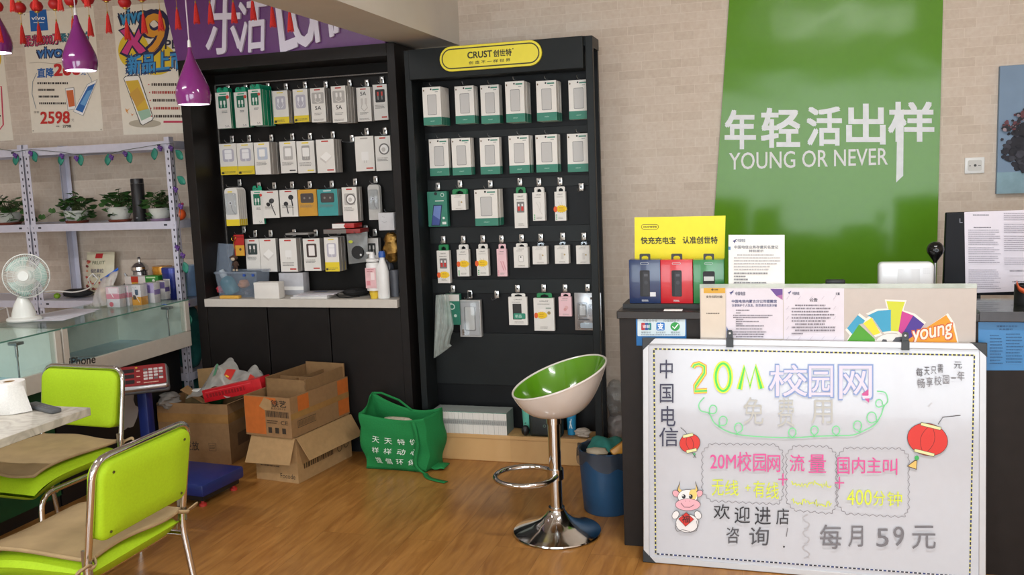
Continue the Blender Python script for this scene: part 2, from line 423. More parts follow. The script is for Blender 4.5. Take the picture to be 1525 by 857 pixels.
# ------------------------------------------------------------------ accessory stand in the middle
D3 = mat('black_stand_panel', '#0f1113', .42, var=.08, scale=12, spec=.2)
D4 = mat('charcoal_stand_frame', '#1b1f20', .42, var=.08, scale=12, spec=.22)
stand = thing('accessory_display_stand', 'tall black display stand with yellow oval sign plate and pale wood base', 'display stand', (-1.36, 4.48, 0))
boxpart('frame_post', (-1.85, YC, 0, -1.815, 4.565, 2.145), D4, stand, .002)
boxpart('frame_post', (-.907, YC, 0, -.871, 4.43, 2.145), D4, stand, .002)
boxpart('rear_post', (-.905, 4.54, 0, -.875, 4.565, 2.13), D3, stand)
boxpart('side_rail', (-.905, 4.43, 2.09, -.872, 4.565, 2.145), D4, stand)
boxpart('top_panel', (-1.815, YC, 2.10, -.907, 4.565, 2.145), D4, stand)
boxpart('header_box', (-1.815, 4.372, 1.992, -.912, 4.50, 2.143), D4, stand, .003)
boxpart('back_panel', (-1.815, 4.55, .142, -.907, 4.565, 2.1), D3, stand)
for zt, zb in ((192, 203), (264, 280), (337, 361), (416, 437), (497, 574)):
    a = PY(760, zt, 4.545).z; c = PY(760, zb, 4.545).z
    boxpart('slat_board', (-1.812, 4.541, c, -.91, 4.551, a), D4, stand, .001)
boxpart('base_step', (-1.813, 4.392, 0, -.909, 4.545, .142), OAK, stand, .003)
boxpart('base_step_lip', (-1.813, 4.388, .124, -.909, 4.40, .1435), OAK, stand, .001)
PP = PLY(4.372)
YEL = mat('yellow_sign_plate', '#efe13c', .35, var=.02)
q = []
(xa, za), (xb, zb) = PP.px(656, 86), PP.px(808, 82)
zc = (za+zb)/2; hr = .061
def stadium(x0, x1, zc, r): return [(x1-r+r*math.cos(a), zc+r*math.sin(a)) for a in [math.radians(-90+15*i) for i in range(13)]]+[(x0+r+r*math.cos(a), zc+r*math.sin(a)) for a in [math.radians(90+15*i) for i in range(13)]]
pl = MB().prism(stadium(xa, xb, zc, hr), PP, .015).build('sign_plate', YEL, stand, .002)
PP2 = PLY(4.357); ar = Art(PP2)
ar.poly('#3a3a22', stadium(xa+.011, xb-.011, zc, hr-.011)).poly(YEL, stadium(xa+.017, xb-.017, zc, hr-.017))
cx = (xa+xb)/2
ar.text('#34351f', 'CRUST', cx-.115, zc-.004, cx+.012, zc+.027, .06).text('#34351f', '创世特', cx+.02, zc-.006, cx+.112, zc+.027, .05, up=False)
ar.ell('#34351f', cx+.12, zc+.026, .003, up=False).text('#34351f', '创造不一样世界'.replace('', ' ').strip(), cx-.11, zc-.033, cx+.105, zc-.018, .04, up=False)
ar.build('printed_lettering', pl)
# ------------------------------------------------------------------ hanging goods
CARD = mat('white_box_card', '#e6e3dd', .45, var=.02)
CARDG = mat('grey_box_edge', '#a9a5a0', .5, var=.05)
GRN = mat('green_box_card', '#2f806a', .45, var=.03)
GRN2 = mat('bright_green_card', '#0d9f78', .45, var=.03)
EMER = mat('emerald_card', '#16824a', .45, var=.03)
PINK = mat('pink_box_card', '#efc6cc', .45, var=.03)
LABELS = {}
def blank(name, w, h, d, m=None, side=None):
    o = thing(name, None, 'box')
    b = MB(); b.box(-w/2, -d/2, 0, w/2, d/2, h)
    if side:                                    # faces: bottom, top, front, right, back, left
        b.m = [1, 1, 0, 1, 1, 1]
    b.build('carton', [m or CARD, side or m or CARD], o, .0006)
    return o
def face(o, w, h, d): return Art(Plane((0, -d/2, 0), (1, 0, 0), (0, 0, 1)))
def tab(o, w, d, h, m, tw=.6, th=.022, y=None):     # hanging tab with its hole
    P = Plane((0, 0 if y is None else y, h), (1, 0, 0), (0, 0, 1)); a = w*tw/2
    b = MB()
    b.prism([(-a, 0), (-a, th*.65), (-a*.7, th), (-a*.25, th), (-a*.25, th*.62), (0, th*.5), (a*.25, th*.62), (a*.25, th), (a*.7, th), (a, th*.65), (a, 0)], P, .0012, back=-.0006)
    return b.build('hang_tab', m, o)
def case_box(w, h, d):
    o = blank('phone_case_box', w, h, d); a = face(o, w, h, d)
    a.rect(GRN, -w/2, 0, w/2, h*.21)
    a.rrect('#5c6062', -w*.24, h*.27, w*.26, h*.8, w*.05).rrect('#c3c2c0', -w*.225, h*.28, w*.245, h*.79, w*.045)
    a.ell('#26282a', -w*.02, h*.94, w*.045, up=False).rect(GRN, w*.06, h*.91, w*.42, h*.945, False).ell('#6c5a3c', -w*.42, h*.915, w*.035, h*.026, 8, up=False)
    a.rect('#8b8d8c', w*.2, h*.86, w*.36, h*.875, False).text('#bfe3d6', 'CRUST', -w*.12, h*.09, w*.12, h*.115, up=False)
    a.build('printed_front', o)
    for sx in (-1, 1): Art(Plane((sx*w/2, 0, 0), (0, sx, 0), (0, 0, 1))).rect(GRN, -d/2, 0, d/2, h*.21).build('printed_side', o)
    return o
def green_cable(w, h, d):
    o = blank('green_cable_box', w, h, d, CARD, GRN2); a = face(o, w, h, d)
    a.rrect('#0c6d52', -w*.3, h*.56, w*.3, h*.9, w*.06)
    for x in (-.12, .12): a.rrect('#e9efe9', (x-.07)*w, h*.66, (x+.07)*w, h*.77, w*.02, False).stroke('#dfe8e2', [(x*w, h*.66), (x*w*1.1, h*.58)], w*.06, up=False)
    a.ell('#d8473a', w*.36, h*.86, w*.11, up=False).text('#9a9a98', '5A', w*.05, h*.03, w*.36, h*.09, up=False)
    a.lines('#6a6c6c', -w*.1, h*.5, w*.3, h*.42, 2).rect('#1f9c78', -w*.2, h*.93, w*.3, h*.96, False)
    a.build('printed_front', o); tab(o, w, d, h, GRN2, .8, .028); return o
def yellow_foot(w, h, d, kind='cable', m=CARD):
    o = blank('charger_box' if kind == 'charger' else 'cable_box', w, h, d, m, CARDG); a = face(o, w, h, d)
    a.rect('#e8cf2e', -w/2, 0, w/2, h*.2 if kind == 'cable' else h*.27)
    a.rect('#e8cf2e', -w*.2, h*.92, w*.2, h*.95, False)
    a.rrect('#bcb9c6', -w*.32, h*.42, w*.34, h*.83, w*.12)
    if kind == 'cable':
        for x in (-.14, .14): a.rrect('#efeef2', (x-.06)*w, h*.64, (x+.06)*w, h*.76, w*.03, False).stroke('#e7e6ec', [(x*w, h*.64), (x*w*1.3, h*.55), (x*.4*w, h*.47)], w*.05, up=False)
    else:
        a.rrect('#f3f2f4', -w*.2, h*.5, w*.22, h*.8, w*.06).rect('#dcdbe0', -w*.2, h*.68, w*.22, h*.7, False)
        a.stroke('#d9d8de', [(0, h*.5), (w*.02, h*.42)], w*.08, up=False)
    a.lines('#7b7440', -w*.42, h*.12, w*.4, h*.04, 2).rect('#3a381e', -w*.45, h*.03, -w*.3, h*.09, False)
    a.build('printed_front', o); return o
def fiveA(w, h, d, top=False):
    o = blank('data_cable_box', w, h, d, CARD, CARDG); a = face(o, w, h, d)
    a.rrect('#b73a34', -w*.22, h*.93, w*.2, h*.965, w*.03)
    if not top: a.rrect('#b5b2ae', -w*.4, h*.54, w*.42, h*.87, w*.08)
    z = .3 if not top else .0
    for x in (-.13, .15):
        a.rrect('#e9e6e2', (x-.07)*w, h*(.7-z*.0), (x+.07)*w, h*.82, w*.03, False) if not top else a.rrect('#cfcac4', (x-.08)*w, h*.5, (x+.08)*w, h*.68, w*.03, False)
        a.stroke('#ddd9d4' if not top else '#bdb8b2', [(x*w, h*(.7 if not top else .5)), (x*w*1.6, h*(.62 if not top else .4)), (0, h*(.57 if not top else .3))], w*.05, up=False)
    zt = .36 if not top else .76
    a.text('#2e2c2b', '5A', -w*.22, h*zt, w*.2, h*(zt+.11), .02, up=False)
    a.lines('#8a8580', -w*.3, h*.28, w*.3, h*.2, 2).lines('#8a8580', -w*.36, h*.1, w*.36, h*.04, 2)
    a.build('printed_front', o); return o
def window_box(name, w, h, d, win='#33363a', img='plug', head='#c0392f', foot=None, bg=CARD, side=None, rect=(-.34, .5, .34, .86)):
    o = blank(name, w, h, d, bg, side or CARDG); a = face(o, w, h, d)
    x0, z0, x1, z1 = rect
    if head: a.rrect(head, -w*.2, h*.92, w*.2, h*.96, w*.03, False)
    if win: a.rrect(win, w*x0, h*z0, w*x1, h*z1, w*.07)
    zc = h*(z0+z1)/2; hh = h*(z1-z0)
    if img == 'plug':
        a.rrect('#efedea', -w*.18, zc-hh*.25, w*.2, zc+hh*.35, w*.05).rect('#c9c5c0', -w*.06, zc-hh*.42, -w*.02, zc-hh*.25, False).rect('#c9c5c0', w*.06, zc-hh*.42, w*.1, zc-hh*.25, False)
    elif img == 'cable':
        for x in (-.15, .13): a.rrect('#c8473e' if win == '#2d2f31' else '#e6e3df', (x-.06)*w, zc, (x+.06)*w, zc+hh*.32, w*.02, False).stroke('#b9b5b0', [(x*w, zc), (x*w, zc-hh*.3)], w*.04, up=False)
    elif img == 'ear':
        a.ell('#2c2c2e', w*.06, h*.62, w*.17, w*.14, rot=20).ell('#4a4a4d', w*.12, h*.64, w*.1, w*.09, up=False).ell('#1e1e20', -w*.16, h*.5, w*.13, w*.11, rot=-20, up=False)
        a.stroke('#2c2c2e', [(0, h*.56), (w*.1, h*.35), (w*.26, h*.1)], w*.06, up=False)
    elif img == 'buds':
        a.ell('#28282a', w*.14, h*.72, w*.15, w*.13).ell('#2d2d30', -w*.16, h*.48, w*.13, w*.12, up=False)
        a.stroke('#333336', [(w*.16, h*.7), (w*.22, h*.4)], w*.07, up=False).stroke('#333336', [(-w*.14, h*.46), (-w*.06, h*.12)], w*.06, up=False).stroke('#333336', [(w*.22, h*.4), (w*.2, h*.05)], w*.03, up=False)
    elif img == 'case':
        a.rrect('#4b4240', w*x0*.8, h*(z0+.03), w*x1*.8, h*(z1-.03), w*.03)
        for x in (-.14, .14): a.ell('#8b8580', w*x, zc, w*.05, up=False)
    elif img == 'phone':
        a.rrect('#efe9e6', -w*.18, zc-hh*.38, w*.18, zc+hh*.38, w*.03)
    elif img == 'brick':
        a.poly('#f4f2ee', [(-w*.3, zc), (0, zc-hh*.3), (w*.34, zc+hh*.05), (w*.05, zc+hh*.35)]).poly('#cfcac4', [(-w*.3, zc), (0, zc-hh*.3), (0, zc-hh*.45), (-w*.3, zc-hh*.15)], False).poly('#dedad5', [(0, zc-hh*.3), (w*.34, zc+hh*.05), (w*.34, zc-hh*.1), (0, zc-hh*.45)], False)
    elif img == 'round':
        a.ell('#6e6a68', w*.08, zc, w*.34).ell('#f1efec', w*.08, zc, w*.26).ell('#c4bfba', w*.04, zc-hh*.04, w*.13)
    a.lines('#7d7873', -w*.38, h*(z0-.06), w*.3, h*(z0-.18), 3) if z0 > .3 else None
    if foot: a.rect(foot, w*.05, h*.06, w*.42, h*.1, False)
    a.build('printed_front', o); return o
def blister(name, w, h, d, m=CARD):
    o = thing(name, None, 'pack'); P = Plane((0, 0, 0), (1, 0, 0), (0, 0, 1)); r = w*.28
    q = [(-w/2, 0), (w/2, 0)]+[(w/2-r+r*math.cos(a), h-r+r*math.sin(a)) for a in [math.radians(15*i) for i in range(7)]]+[(-w/2+r-r*math.sin(a), h-r+r*math.cos(a)) for a in [math.radians(15*i) for i in range(7)]]
    MB().prism(q, P, .0015, back=-d/2).build('backing_card', m, o)
    b = MB().rbox(-w*.42, -d/2, h*.3, w*.42, d/2-.002, h*.86, .008); b.build('clear_bubble', CLEARP, o)
    a = Art(Plane((0, d/2-.0017, 0), (1, 0, 0), (0, 0, 1)))
    if m is CARD or name == 'earphone_pack':
        a.rect('#e8cf2e', -w/2, 0, w/2, h*.17).rect('#e8cf2e', -w*.25, h*.88, w*.1, h*.91, False)
    a.ell('#e8e8ea', -w*.1, h*.6, w*.14, w*.12).ell('#7a7a7e', -w*.1, h*.6, w*.07, up=False).stroke('#8b8b90', [(-w*.05, h*.55), (w*.02, h*.4), (w*.25, h*.3)], w*.035, up=False)
    a.build('printed_card', o); return o

HOOKS = {}
PLATE = mat('clear_price_holder', '#c9c9c6', .2, .7, var=.2, scale=90)
def hook(par, x, z, yb, yf, plate=True):
    b = MB().tube([(x, yb, z), (x, yf+.012, z), (x, yf-.006, z+.004), (x, yf-.012, z+.014)], .0016, 6)
    h = b.build('peg_hook', STEEL, par)
    if plate:
        b = MB().rbox(x-.012+.0, yb-.016, z+.002, x+.012, yb-.012, z+.04, .003)
        b.box(x-.004, yb-.0168, z+.017, x+.004, yb-.0161, z+.027, 1)
        b.build('price_plate', [PLATE, BLACKP], h)
GOODS = []
def hang(par, maker, px, n, D, yb, what, group, where, hook_up=.006, plate=True, jit=.0015):
    """one hook with its stack of packs; px is the front pack's face in the photograph's pixels"""
    x0, y0, x1, y1 = px; yf = yb-D
    a, c = PY(x0, (y0+y1)/2, yf), PY(x1, (y0+y1)/2, yf); t, bt = PY((x0+x1)/2, y0, yf), PY((x0+x1)/2, y1, yf)
    w, h, x, z = c.x-a.x, t.z-bt.z, (a.x+c.x)/2, bt.z
    d = D/n*.94
    o = maker(w, h, min(d, .05))
    d2 = D/n
    for i in range(n):
        k = o if i == 0 else dup(o)
        k.location = (x+(random.uniform(-1, 1)*jit if i else 0), yf+d2*(i+.5), z+(random.uniform(-1, .6)*jit if i else 0))
        lb = what+(' on ' if n == 1 else ', %s on ' % (ORD[i] if i == 0 else ORD[i]+' back'))+where
        if len(lb.split()) > 16: lb = lb.replace(' from left', '')
        k['label'] = lb
        k['group'] = group; k['category'] = 'box'
        GOODS.append(k)
    hook(par, x, z+h+hook_up, 4.65 if par is cabL else 4.541, yf-.012, plate)
    return o
YB = 4.625
POS = ['first', 'second', 'third', 'fourth', 'fifth', 'sixth', 'seventh', 'eighth', 'ninth']
def row(par, yb, rname, items, cab):
    for i, it in enumerate(items):
        mk, px, n, D, what = it[:5]
        kw = it[5] if len(it) > 5 else {}
        hang(par, mk, px, n, D, yb, what, what.split(' with ')[0]+'es' if what.endswith('box') else what.split(' with ')[0], '%s hook from left, %s, %s' % (POS[i], rname, cab), **kw)
LC = 'wall cabinet'
row(cabL, YB, 'top row', [
    (green_cable, (322, 137.5, 343, 191.5), 4, .05, 'green-and-white cable box'),
    (green_cable, (349.5, 137, 369, 190), 4, .05, 'green-and-white cable box'),
    (green_cable, (371, 133, 389.5, 187), 7, .135, 'green-and-white cable box'),
    (lambda w, h, d: yellow_foot(w, h, d), (406.6, 135, 429.4, 184), 4, .06, 'white cable box with yellow foot'),
    (lambda w, h, d: yellow_foot(w, h, d), (437, 132.7, 459, 182), 3, .05, 'white cable box with yellow foot'),
    (fiveA, (463, 131, 484.5, 182), 5, .09, 'white 5A cable box with clear window'),
    (fiveA, (494, 128, 515.6, 182.4), 7, .13, 'white 5A cable box with clear window'),
    (lambda w, h, d: fiveA(w, h, d, True), (531.5, 130, 552.4, 181), 2, .04, 'white 5A cable box with printed cable'),
    (lambda w, h, d: window_box('cable_box', w, h, d, '#2d2f31', 'cable', foot='#c0392f'), (556, 125.6, 577, 179), 1, .025, 'white cable box with red plugs'),
], LC)
row(cabL, YB, 'second row', [
    (lambda w, h, d: yellow_foot(w, h, d, 'charger'), (327.4, 214, 352.7, 260.6), 1, .04, 'white charger box with yellow foot'),
    (lambda w, h, d: yellow_foot(w, h, d, 'charger'), (353.3, 213, 378, 260), 1, .04, 'white charger box with yellow foot'),
    (lambda w, h, d: window_box('charger_box', w, h, d, '#b9c2d2', 'plug', '#e8cf2e', rect=(-.3, .46, .36, .84)), (379, 212, 402, 260), 4, .10, 'white charger box with pale blue window'),
    (lambda w, h, d: window_box('charger_box', w, h, d, '#b9b6b3', 'plug', '#e8cf2e', '#333333', rect=(-.28, .42, .3, .85)), (417, 210.6, 441, 258), 2, .05, 'white charger box with grey window'),
    (lambda w, h, d: window_box('charger_box', w, h, d, '#a5a29f', 'plug', '#e8cf2e', '#e8cf2e', rect=(-.22, .4, .24, .86)), (442.5, 210, 468.6, 258), 2, .05, 'white charger box with small window'),
    (lambda w, h, d: window_box('power_brick_box', w, h, d, None, 'brick', '#c0392f', '#c0392f', rect=(-.3, .25, .36, .7)), (471.5, 207.5, 498, 257.6), 3, .09, 'white box with printed power brick'),
    (lambda w, h, d: window_box('charger_box', w, h, d, None, 'plug', '#b5afa8', '#c0392f', rect=(-.3, .2, .3, .62)), (529, 203, 557, 255), 1, .03, 'white box with a printed grey plug'),
    (lambda w, h, d: window_box('charger_box', w, h, d, None, 'round', '#c0392f', rect=(-.3, .45, .4, .8)), (559, 202.5, 582, 254.5), 1, .03, 'white box with a round window'),
], LC)
row(cabL, YB, 'third row', [
    (lambda w, h, d: blister('earphone_pack', w, h, d), (333, 280, 352.6, 337), 5, .10, 'round-topped earphone pack with yellow foot'),
    (lambda w, h, d: green_cable(w, h, d), (375, 284, 392, 334), 1, .02, 'slim white box with green hanging tab'),
    (lambda w, h, d: window_box('earphone_box', w, h, d, None, 'ear', '#c0392f'), (391.5, 284, 415, 325), 2, .04, 'white box with a printed black earphone'),
    (lambda w, h, d: window_box('earphone_box', w, h, d, None, 'buds', '#c0392f'), (417, 283, 443, 323), 2, .04, 'white box with two printed black earbuds'),
    (lambda w, h, d: window_box('audio_box', w, h, d, '#4a4848', 'case', None, bg=mat('mustard_card', '#cf9a35', .45), side=mat('mustard_card', '#cf9a35')), (443.5, 282.6, 472, 322), 2, .03, 'mustard yellow box with dark window'),
    (lambda w, h, d: window_box('audio_box', w, h, d, '#393d40', 'case', '#d8e6e4', bg=mat('teal_card', '#3f9a9a', .45), side=CARDG), (473, 282, 503, 321.6), 3, .05, 'teal box with dark window'),
    (lambda w, h, d: window_box('cable_box', w, h, d, '#bdb9b4', 'round', '#c0392f', rect=(-.36, .48, .36, .82)), (510, 279, 532, 330), 4, .07, 'white box showing a coiled cable'),
    (lambda w, h, d: blister('earphone_box', w, h, d, mat('grey_card', '#c4c2bd', .5)), (546.5, 275, 564, 328), 2, .04, 'grey round-topped earphone pack'),
], LC)
row(cabL, YB, 'bottom row', [
    (lambda w, h, d: window_box('cable_box', w, h, d, '#33403e', 'cable', '#c0392f', rect=(-.32, .5, .34, .85)), (366, 356, 387, 403), 2, .03, 'white cable box with dark green window'),
    (lambda w, h, d: window_box('charger_box', w, h, d, None, 'brick', '#c0392f', rect=(-.3, .3, .34, .75)), (387.5, 355.5, 411.6, 405), 2, .03, 'white box with a printed white charger'),
    (lambda w, h, d: window_box('charger_box', w, h, d, None, 'plug', '#c0392f', '#c0392f', rect=(-.3, .35, .3, .7)), (417, 355.5, 442, 405), 3, .07, 'white box with a pale printed plug'),
    (lambda w, h, d: window_box('charger_box', w, h, d, '#4b3d3a', 'phone', '#c0392f', '#c0392f', rect=(-.3, .42, .3, .84)), (452, 355.5, 477, 403.7), 2, .05, 'white box with brown framed window'),
    (lambda w, h, d: yellow_foot(w, h, d, 'charger'), (483.5, 353.7, 504.5, 404.5), 5, .09, 'white charger box with bold yellow foot'),
], LC)
CS = 'black stand'
row(stand, 4.541, 'top row', [
    (case_box, (629.8, 129.6, 656.7, 186.5), 6, .125, 'white-and-green phone case box', dict(plate=False)),
    (case_box, (677.8, 128, 706, 184), 4, .07, 'white-and-green phone case box', dict(plate=False)),
    (case_box, (716, 126.5, 743.5, 184), 3, .06, 'white-and-green phone case box', dict(plate=False)),
    (case_box, (753, 121, 781, 182), 6, .125, 'white-and-green phone case box', dict(plate=False)),
    (case_box, (799, 120, 828.6, 180), 5, .11, 'white-and-green phone case box', dict(plate=False)),
    (case_box, (847, 119, 876, 177.5), 4, .08, 'white-and-green phone case box', dict(plate=False)),
], CS)
row(stand, 4.541, 'second row', [
    (case_box, (639.5, 207, 668, 262), 2, .04, 'white-and-green phone case box', dict(plate=False)),
    (case_box, (673, 205.8, 701, 261), 3, .06, 'white-and-green phone case box', dict(plate=False)),
    (case_box, (715, 205, 744, 259.7), 3, .05, 'white-and-green phone case box', dict(plate=False)),
    (case_box, (758, 202, 788, 258), 4, .08, 'white-and-green phone case box', dict(plate=False)),
    (case_box, (798, 200.6, 830, 256.6), 3, .07, 'white-and-green phone case box', dict(plate=False)),
    (case_box, (845, 199, 876, 256), 3, .06, 'white-and-green phone case box', dict(plate=False)),
], CS)
def screen_film(w, h, d):
    o = blank('screen_film_box', w, h, d, GRN); a = face(o, w, h, d)
    a.poly('#1b2b50', [(-w*.36, h*.02), (w*.1, h*.02), (w*.26, h*.62), (-w*.2, h*.62)]).poly('#6d86c4', [(-w*.31, h*.05), (w*.06, h*.05), (w*.2, h*.59), (-w*.17, h*.59)]).poly('#40549a', [(-w*.31, h*.05), (w*.06, h*.05), (w*.1, h*.2), (-w*.26, h*.34)])
    a.ell('#1b1d1e', -w*.06, h*.94, w*.08, up=False).rect('#e9efe9', -w*.1, h*.72, w*.34, h*.745, False).rect('#dfe9e2', w*.22, h*.06, w*.42, h*.13, False).ell('#dfe9e2', w*.3, h*.24, w*.06, up=False).ell('#dfe9e2', w*.28, h*.9, w*.09, up=False).ell(GRN, w*.28, h*.9, w*.07)
    a.build('printed_front', o); return o
def tabbed(name, tabm, img, w, h, d, bg=CARD, win=None, dots=None, th=.3, tw=.75):
    hb = h*(1-th*.5); o = blank(name, w, hb, d, bg, None); a = face(o, w, hb, d)
    a.text('#54504c', 'CRUST', -w*.2, hb*.89, w*.24, hb*.93, .02)
    a.lines('#8f8a84', -w*.3, hb*.84, w*.3, hb*.8, 1)
    if win: a.rrect(win, -w*.28, hb*.45, w*.3, hb*.76, w*.05)
    if img == 'redcable':
        for x in (-.13, .15): a.rrect('#c9332e', (x-.09)*w, hb*.5, (x+.09)*w, hb*.63, w*.02, False).rect('#efecea', (x-.06)*w, hb*.63, (x+.06)*w, hb*.7, False)
    elif img == 'cable': a.stroke('#d5d1cb', [(-w*.2, hb*.66), (0, hb*.5), (w*.1, hb*.35), (w*.28, hb*.22)], w*.05, up=False).stroke('#d5d1cb', [(w*.1, hb*.66), (w*.2, hb*.5), (w*.1, hb*.36)], w*.05, up=False)
    elif img == 'pinkcable':
        for x in (-.12, .1): a.stroke('#d99aa4', [(x*w, hb*.56), ((x+.3)*w, hb*.22)], w*.1, up=False)
    elif img == 'plug': a.rrect('#c6c3be', -w*.16, hb*.28, w*.2, hb*.62, w*.08).rrect('#efece8', -w*.12, hb*.31, w*.16, hb*.59, w*.06).ell('#3b3c3d', 0, hb*.52, w*.05, up=False)
    elif img == 'cube': a.rrect('#d3cfc9', -w*.04, hb*.25, w*.14, hb*.6, w*.03).ell('#b7a270', w*.22, hb*.5, w*.06, up=False)
    elif img == 'black': a.rrect('#2c2a2a', -w*.28, hb*.2, w*.2, hb*.76, w*.02).rrect('#2f8f74', -w*.25, hb*.22, w*.4, hb*.42, w*.06).text('#d4efe4', '新品', -w*.15, hb*.26, w*.2, hb*.38, up=False)
    elif img == 'gold': a.rrect('#efe9e4', -w*.2, hb*.5, w*.1, hb*.66, w*.03).ell('#a08a55', w*.25, hb*.55, w*.08, up=False).rect('#8b9a8c', w*.1, hb*.68, w*.36, hb*.71, False)
    elif img == 'buds': a.ell('#e2b0b0', w*.1, hb*.45, w*.15).ell('#d89a9a', w*.0, hb*.36, w*.12, up=False)
    if dots:
        for k in range(3): a.ell(dots, -w*.36, hb*(.06+.07*k), w*.06, n=10, up=False)
    a.lines('#a09b95', -w*.2, hb*.14, w*.3, hb*.06, 2)
    a.build('printed_front', o)
    P = Plane((0, d/2-.001, hb), (1, 0, 0), (0, 0, 1)); t = h-hb; q = w*tw/2
    b = MB().prism([(-q, 0), (-q, t*.8), (-q*.8, t), (q*.8, t), (q, t*.8), (q, 0), (q*.55, 0), (q*.5, t*.45), (0, t*.75), (-q*.5, t*.45), (-q*.55, 0)], P, .0015, back=-.0008)
    b.box(-q*.98, -.001, hb-.001, q*.98, d/2-.0008, hb+.0012)
    b.build('hang_tab', tabm, o); return o
def starred(o, w, h, d, fx, fz, r=.028):        # sale sticker: yellow burst with an orange tag
    a = Art(Plane((0, -d/2-.002, 0), (1, 0, 0), (0, 0, 1)))
    cx, cz = w*fx, h*fz
    pts = []
    for k in range(32):
        t = 2*PI*k/32; q = 1 if k % 2 else .8; pts.append((cx+r*1.15*q*math.cos(t), cz+r*.72*q*math.sin(t)))
    a.poly('#f2c818', pts).ell('#e8602a', cx-r*1.1, cz-r*.05, r*.36, r*.55, 12).text('#a8621c', '特价', cx-r*.45, cz+r*.02, cx+r*.45, cz+r*.3).lines('#a8621c', cx-r*.5, cz-r*.15, cx+r*.6, cz-r*.3, 1)
    a.build('sale_sticker', o); return o
def st(mk, fx, fz): return lambda w, h, d: starred(mk(w, h, d), w, h, d, fx, fz)
tb = lambda *a, **k: (lambda w, h, d: tabbed(*a, w, h, d, **k))
row(stand, 4.541, 'third row', [
    (screen_film, (637, 285.5, 666, 337.6), 2, .035, 'green box with a printed blue phone'),
    (tb('charger_box', EMER, 'cube', th=.5, tw=1.), (672, 282, 693, 313), 2, .05, 'small white box with green top'),
    (case_box, (707, 282.6, 741, 336.5), 5, .10, 'white-and-green phone case box'),
    (tb('cable_box', EMER, 'redcable', win='#7d7a78'), (765.6, 279, 784.5, 340), 1, .02, 'white red-cable box with green tab'),
    (tb('cable_box', CARD, 'cable', dots='#54b06f'), (793, 279, 811, 329), 2, .035, 'slim white cable box with white tab'),
    (st(tb('cable_box', CARD, 'cable', dots='#54b06f'), .1, .35), (826, 278, 842.5, 329), 1, .025, 'slim white box with sale burst'),
], CS)
row(stand, 4.541, 'fourth row', [
    (st(tb('cable_box', EMER, 'redcable', win='#7d7a78'), .05, .22), (651, 365, 669.4, 422), 2, .03, 'white red-cable box with sale burst'),
    (st(tb('cable_box', CARD, 'cable', dots='#54b06f'), .1, .4), (680.5, 365, 698, 412), 2, .035, 'white cable box with sale burst'),
    (st(tb('cable_box', CARD, 'cable', dots='#54b06f'), .0, .4), (709.8, 364, 727, 411), 2, .035, 'white cable box with sale burst'),
    (tb('cable_box', PINK, 'pinkcable', bg=PINK, dots='#e58794'), (740, 364, 754.5, 412), 1, .02, 'pale pink cable box with pink tab'),
    (tb('charger_box', CARD, 'plug'), (765, 363, 786, 399), 2, .04, 'white charger box with printed plug'),
    (tb('charger_box', CLEARP, 'cube', tw=.4), (793, 362.5, 814, 394), 2, .05, 'small square white charger box'),
    (tb('charger_box', CLEARP, 'cube', tw=.4), (826, 361, 846.5, 393), 2, .05, 'small square white charger box'),
    (tb('charger_box', CLEARP, 'cube', tw=.4), (858, 361, 878, 393.5), 2, .05, 'small square white charger box'),
], CS)
def clear_case(w, h, d):
    o = blank('clear_case_box', w, h, d, mat('silver_card', '#b9b8b5', .3, .3)); a = face(o, w, h, d)
    a.rect('#cfcdca', -w*.42, h*.06, w*.42, h*.94).rrect('#9c9995', -w*.28, h*.16, w*.26, h*.83, w*.07).rrect('#e9e5dc', -w*.22, h*.19, w*.2, h*.82, w*.05).rect('#7a5a34', -w*.4, h*.04, -w*.3, h*.2, False)
    a.build('printed_front', o)
    MB().rbox(-w*.46, -d/2-.004, h*.03, w*.46, -d/2-.0012, h*.97, .0012).build('clear_window', CLEARP, o); return o
def silver_blister(w, h, d):
    o = thing('silver_blister_pack', None, 'pack'); MB().rbox(-w/2, -.002, 0, w/2, .002, h, .0015).build('backing_card', mat('foil_card', '#b7b8ba', .25, .6), o)
    b = MB().rbox(-w*.4, -d/2, h*.3, -w*.02, -.002, h*.75, .006).rbox(w*.02, -d/2, h*.38, w*.4, -.002, h*.7, .006).rbox(-w*.4, -d/2*.8, h*.04, w*.42, -.002, h*.26, .006)
    b.build('clear_bubble', CLEARP, o)
    a = Art(Plane((0, -.002, 0), (1, 0, 0), (0, 0, 1))); a.rrect('#8f8d8b', -w*.36, h*.36, -w*.06, h*.7, w*.04).rrect('#d7d6d4', -w*.31, h*.4, -w*.1, h*.66, w*.03).rect('#55565a', -w*.35, h*.27, w*.05, h*.3, False).rrect('#c4d3de', -w*.3, h*.06, w*.3, h*.2, w*.05, False).rect('#6a6260', w*.1, h*.82, w*.4, h*.88, False)
    a.build('printed_card', o); return o
def bagged_box(w, h, d):
    o = blank('green_boxed_pack', w*.6, h, d, GRN, None); a = face(o, w*.6, h, d); w *= .6
    a.rect('#d9d6d0', -w/2, h*.78, w/2, h).ell('#cfe7dc', 0, h*.6, w*.2, up=False).ell(GRN, 0, h*.6, w*.13).rect('#dbe9e2', -w*.3, h*.7, -w*.02, h*.73, False).ell('#cfe7dc', w*.2, h*.3, w*.1, up=False)
    a.build('printed_front', o); return o
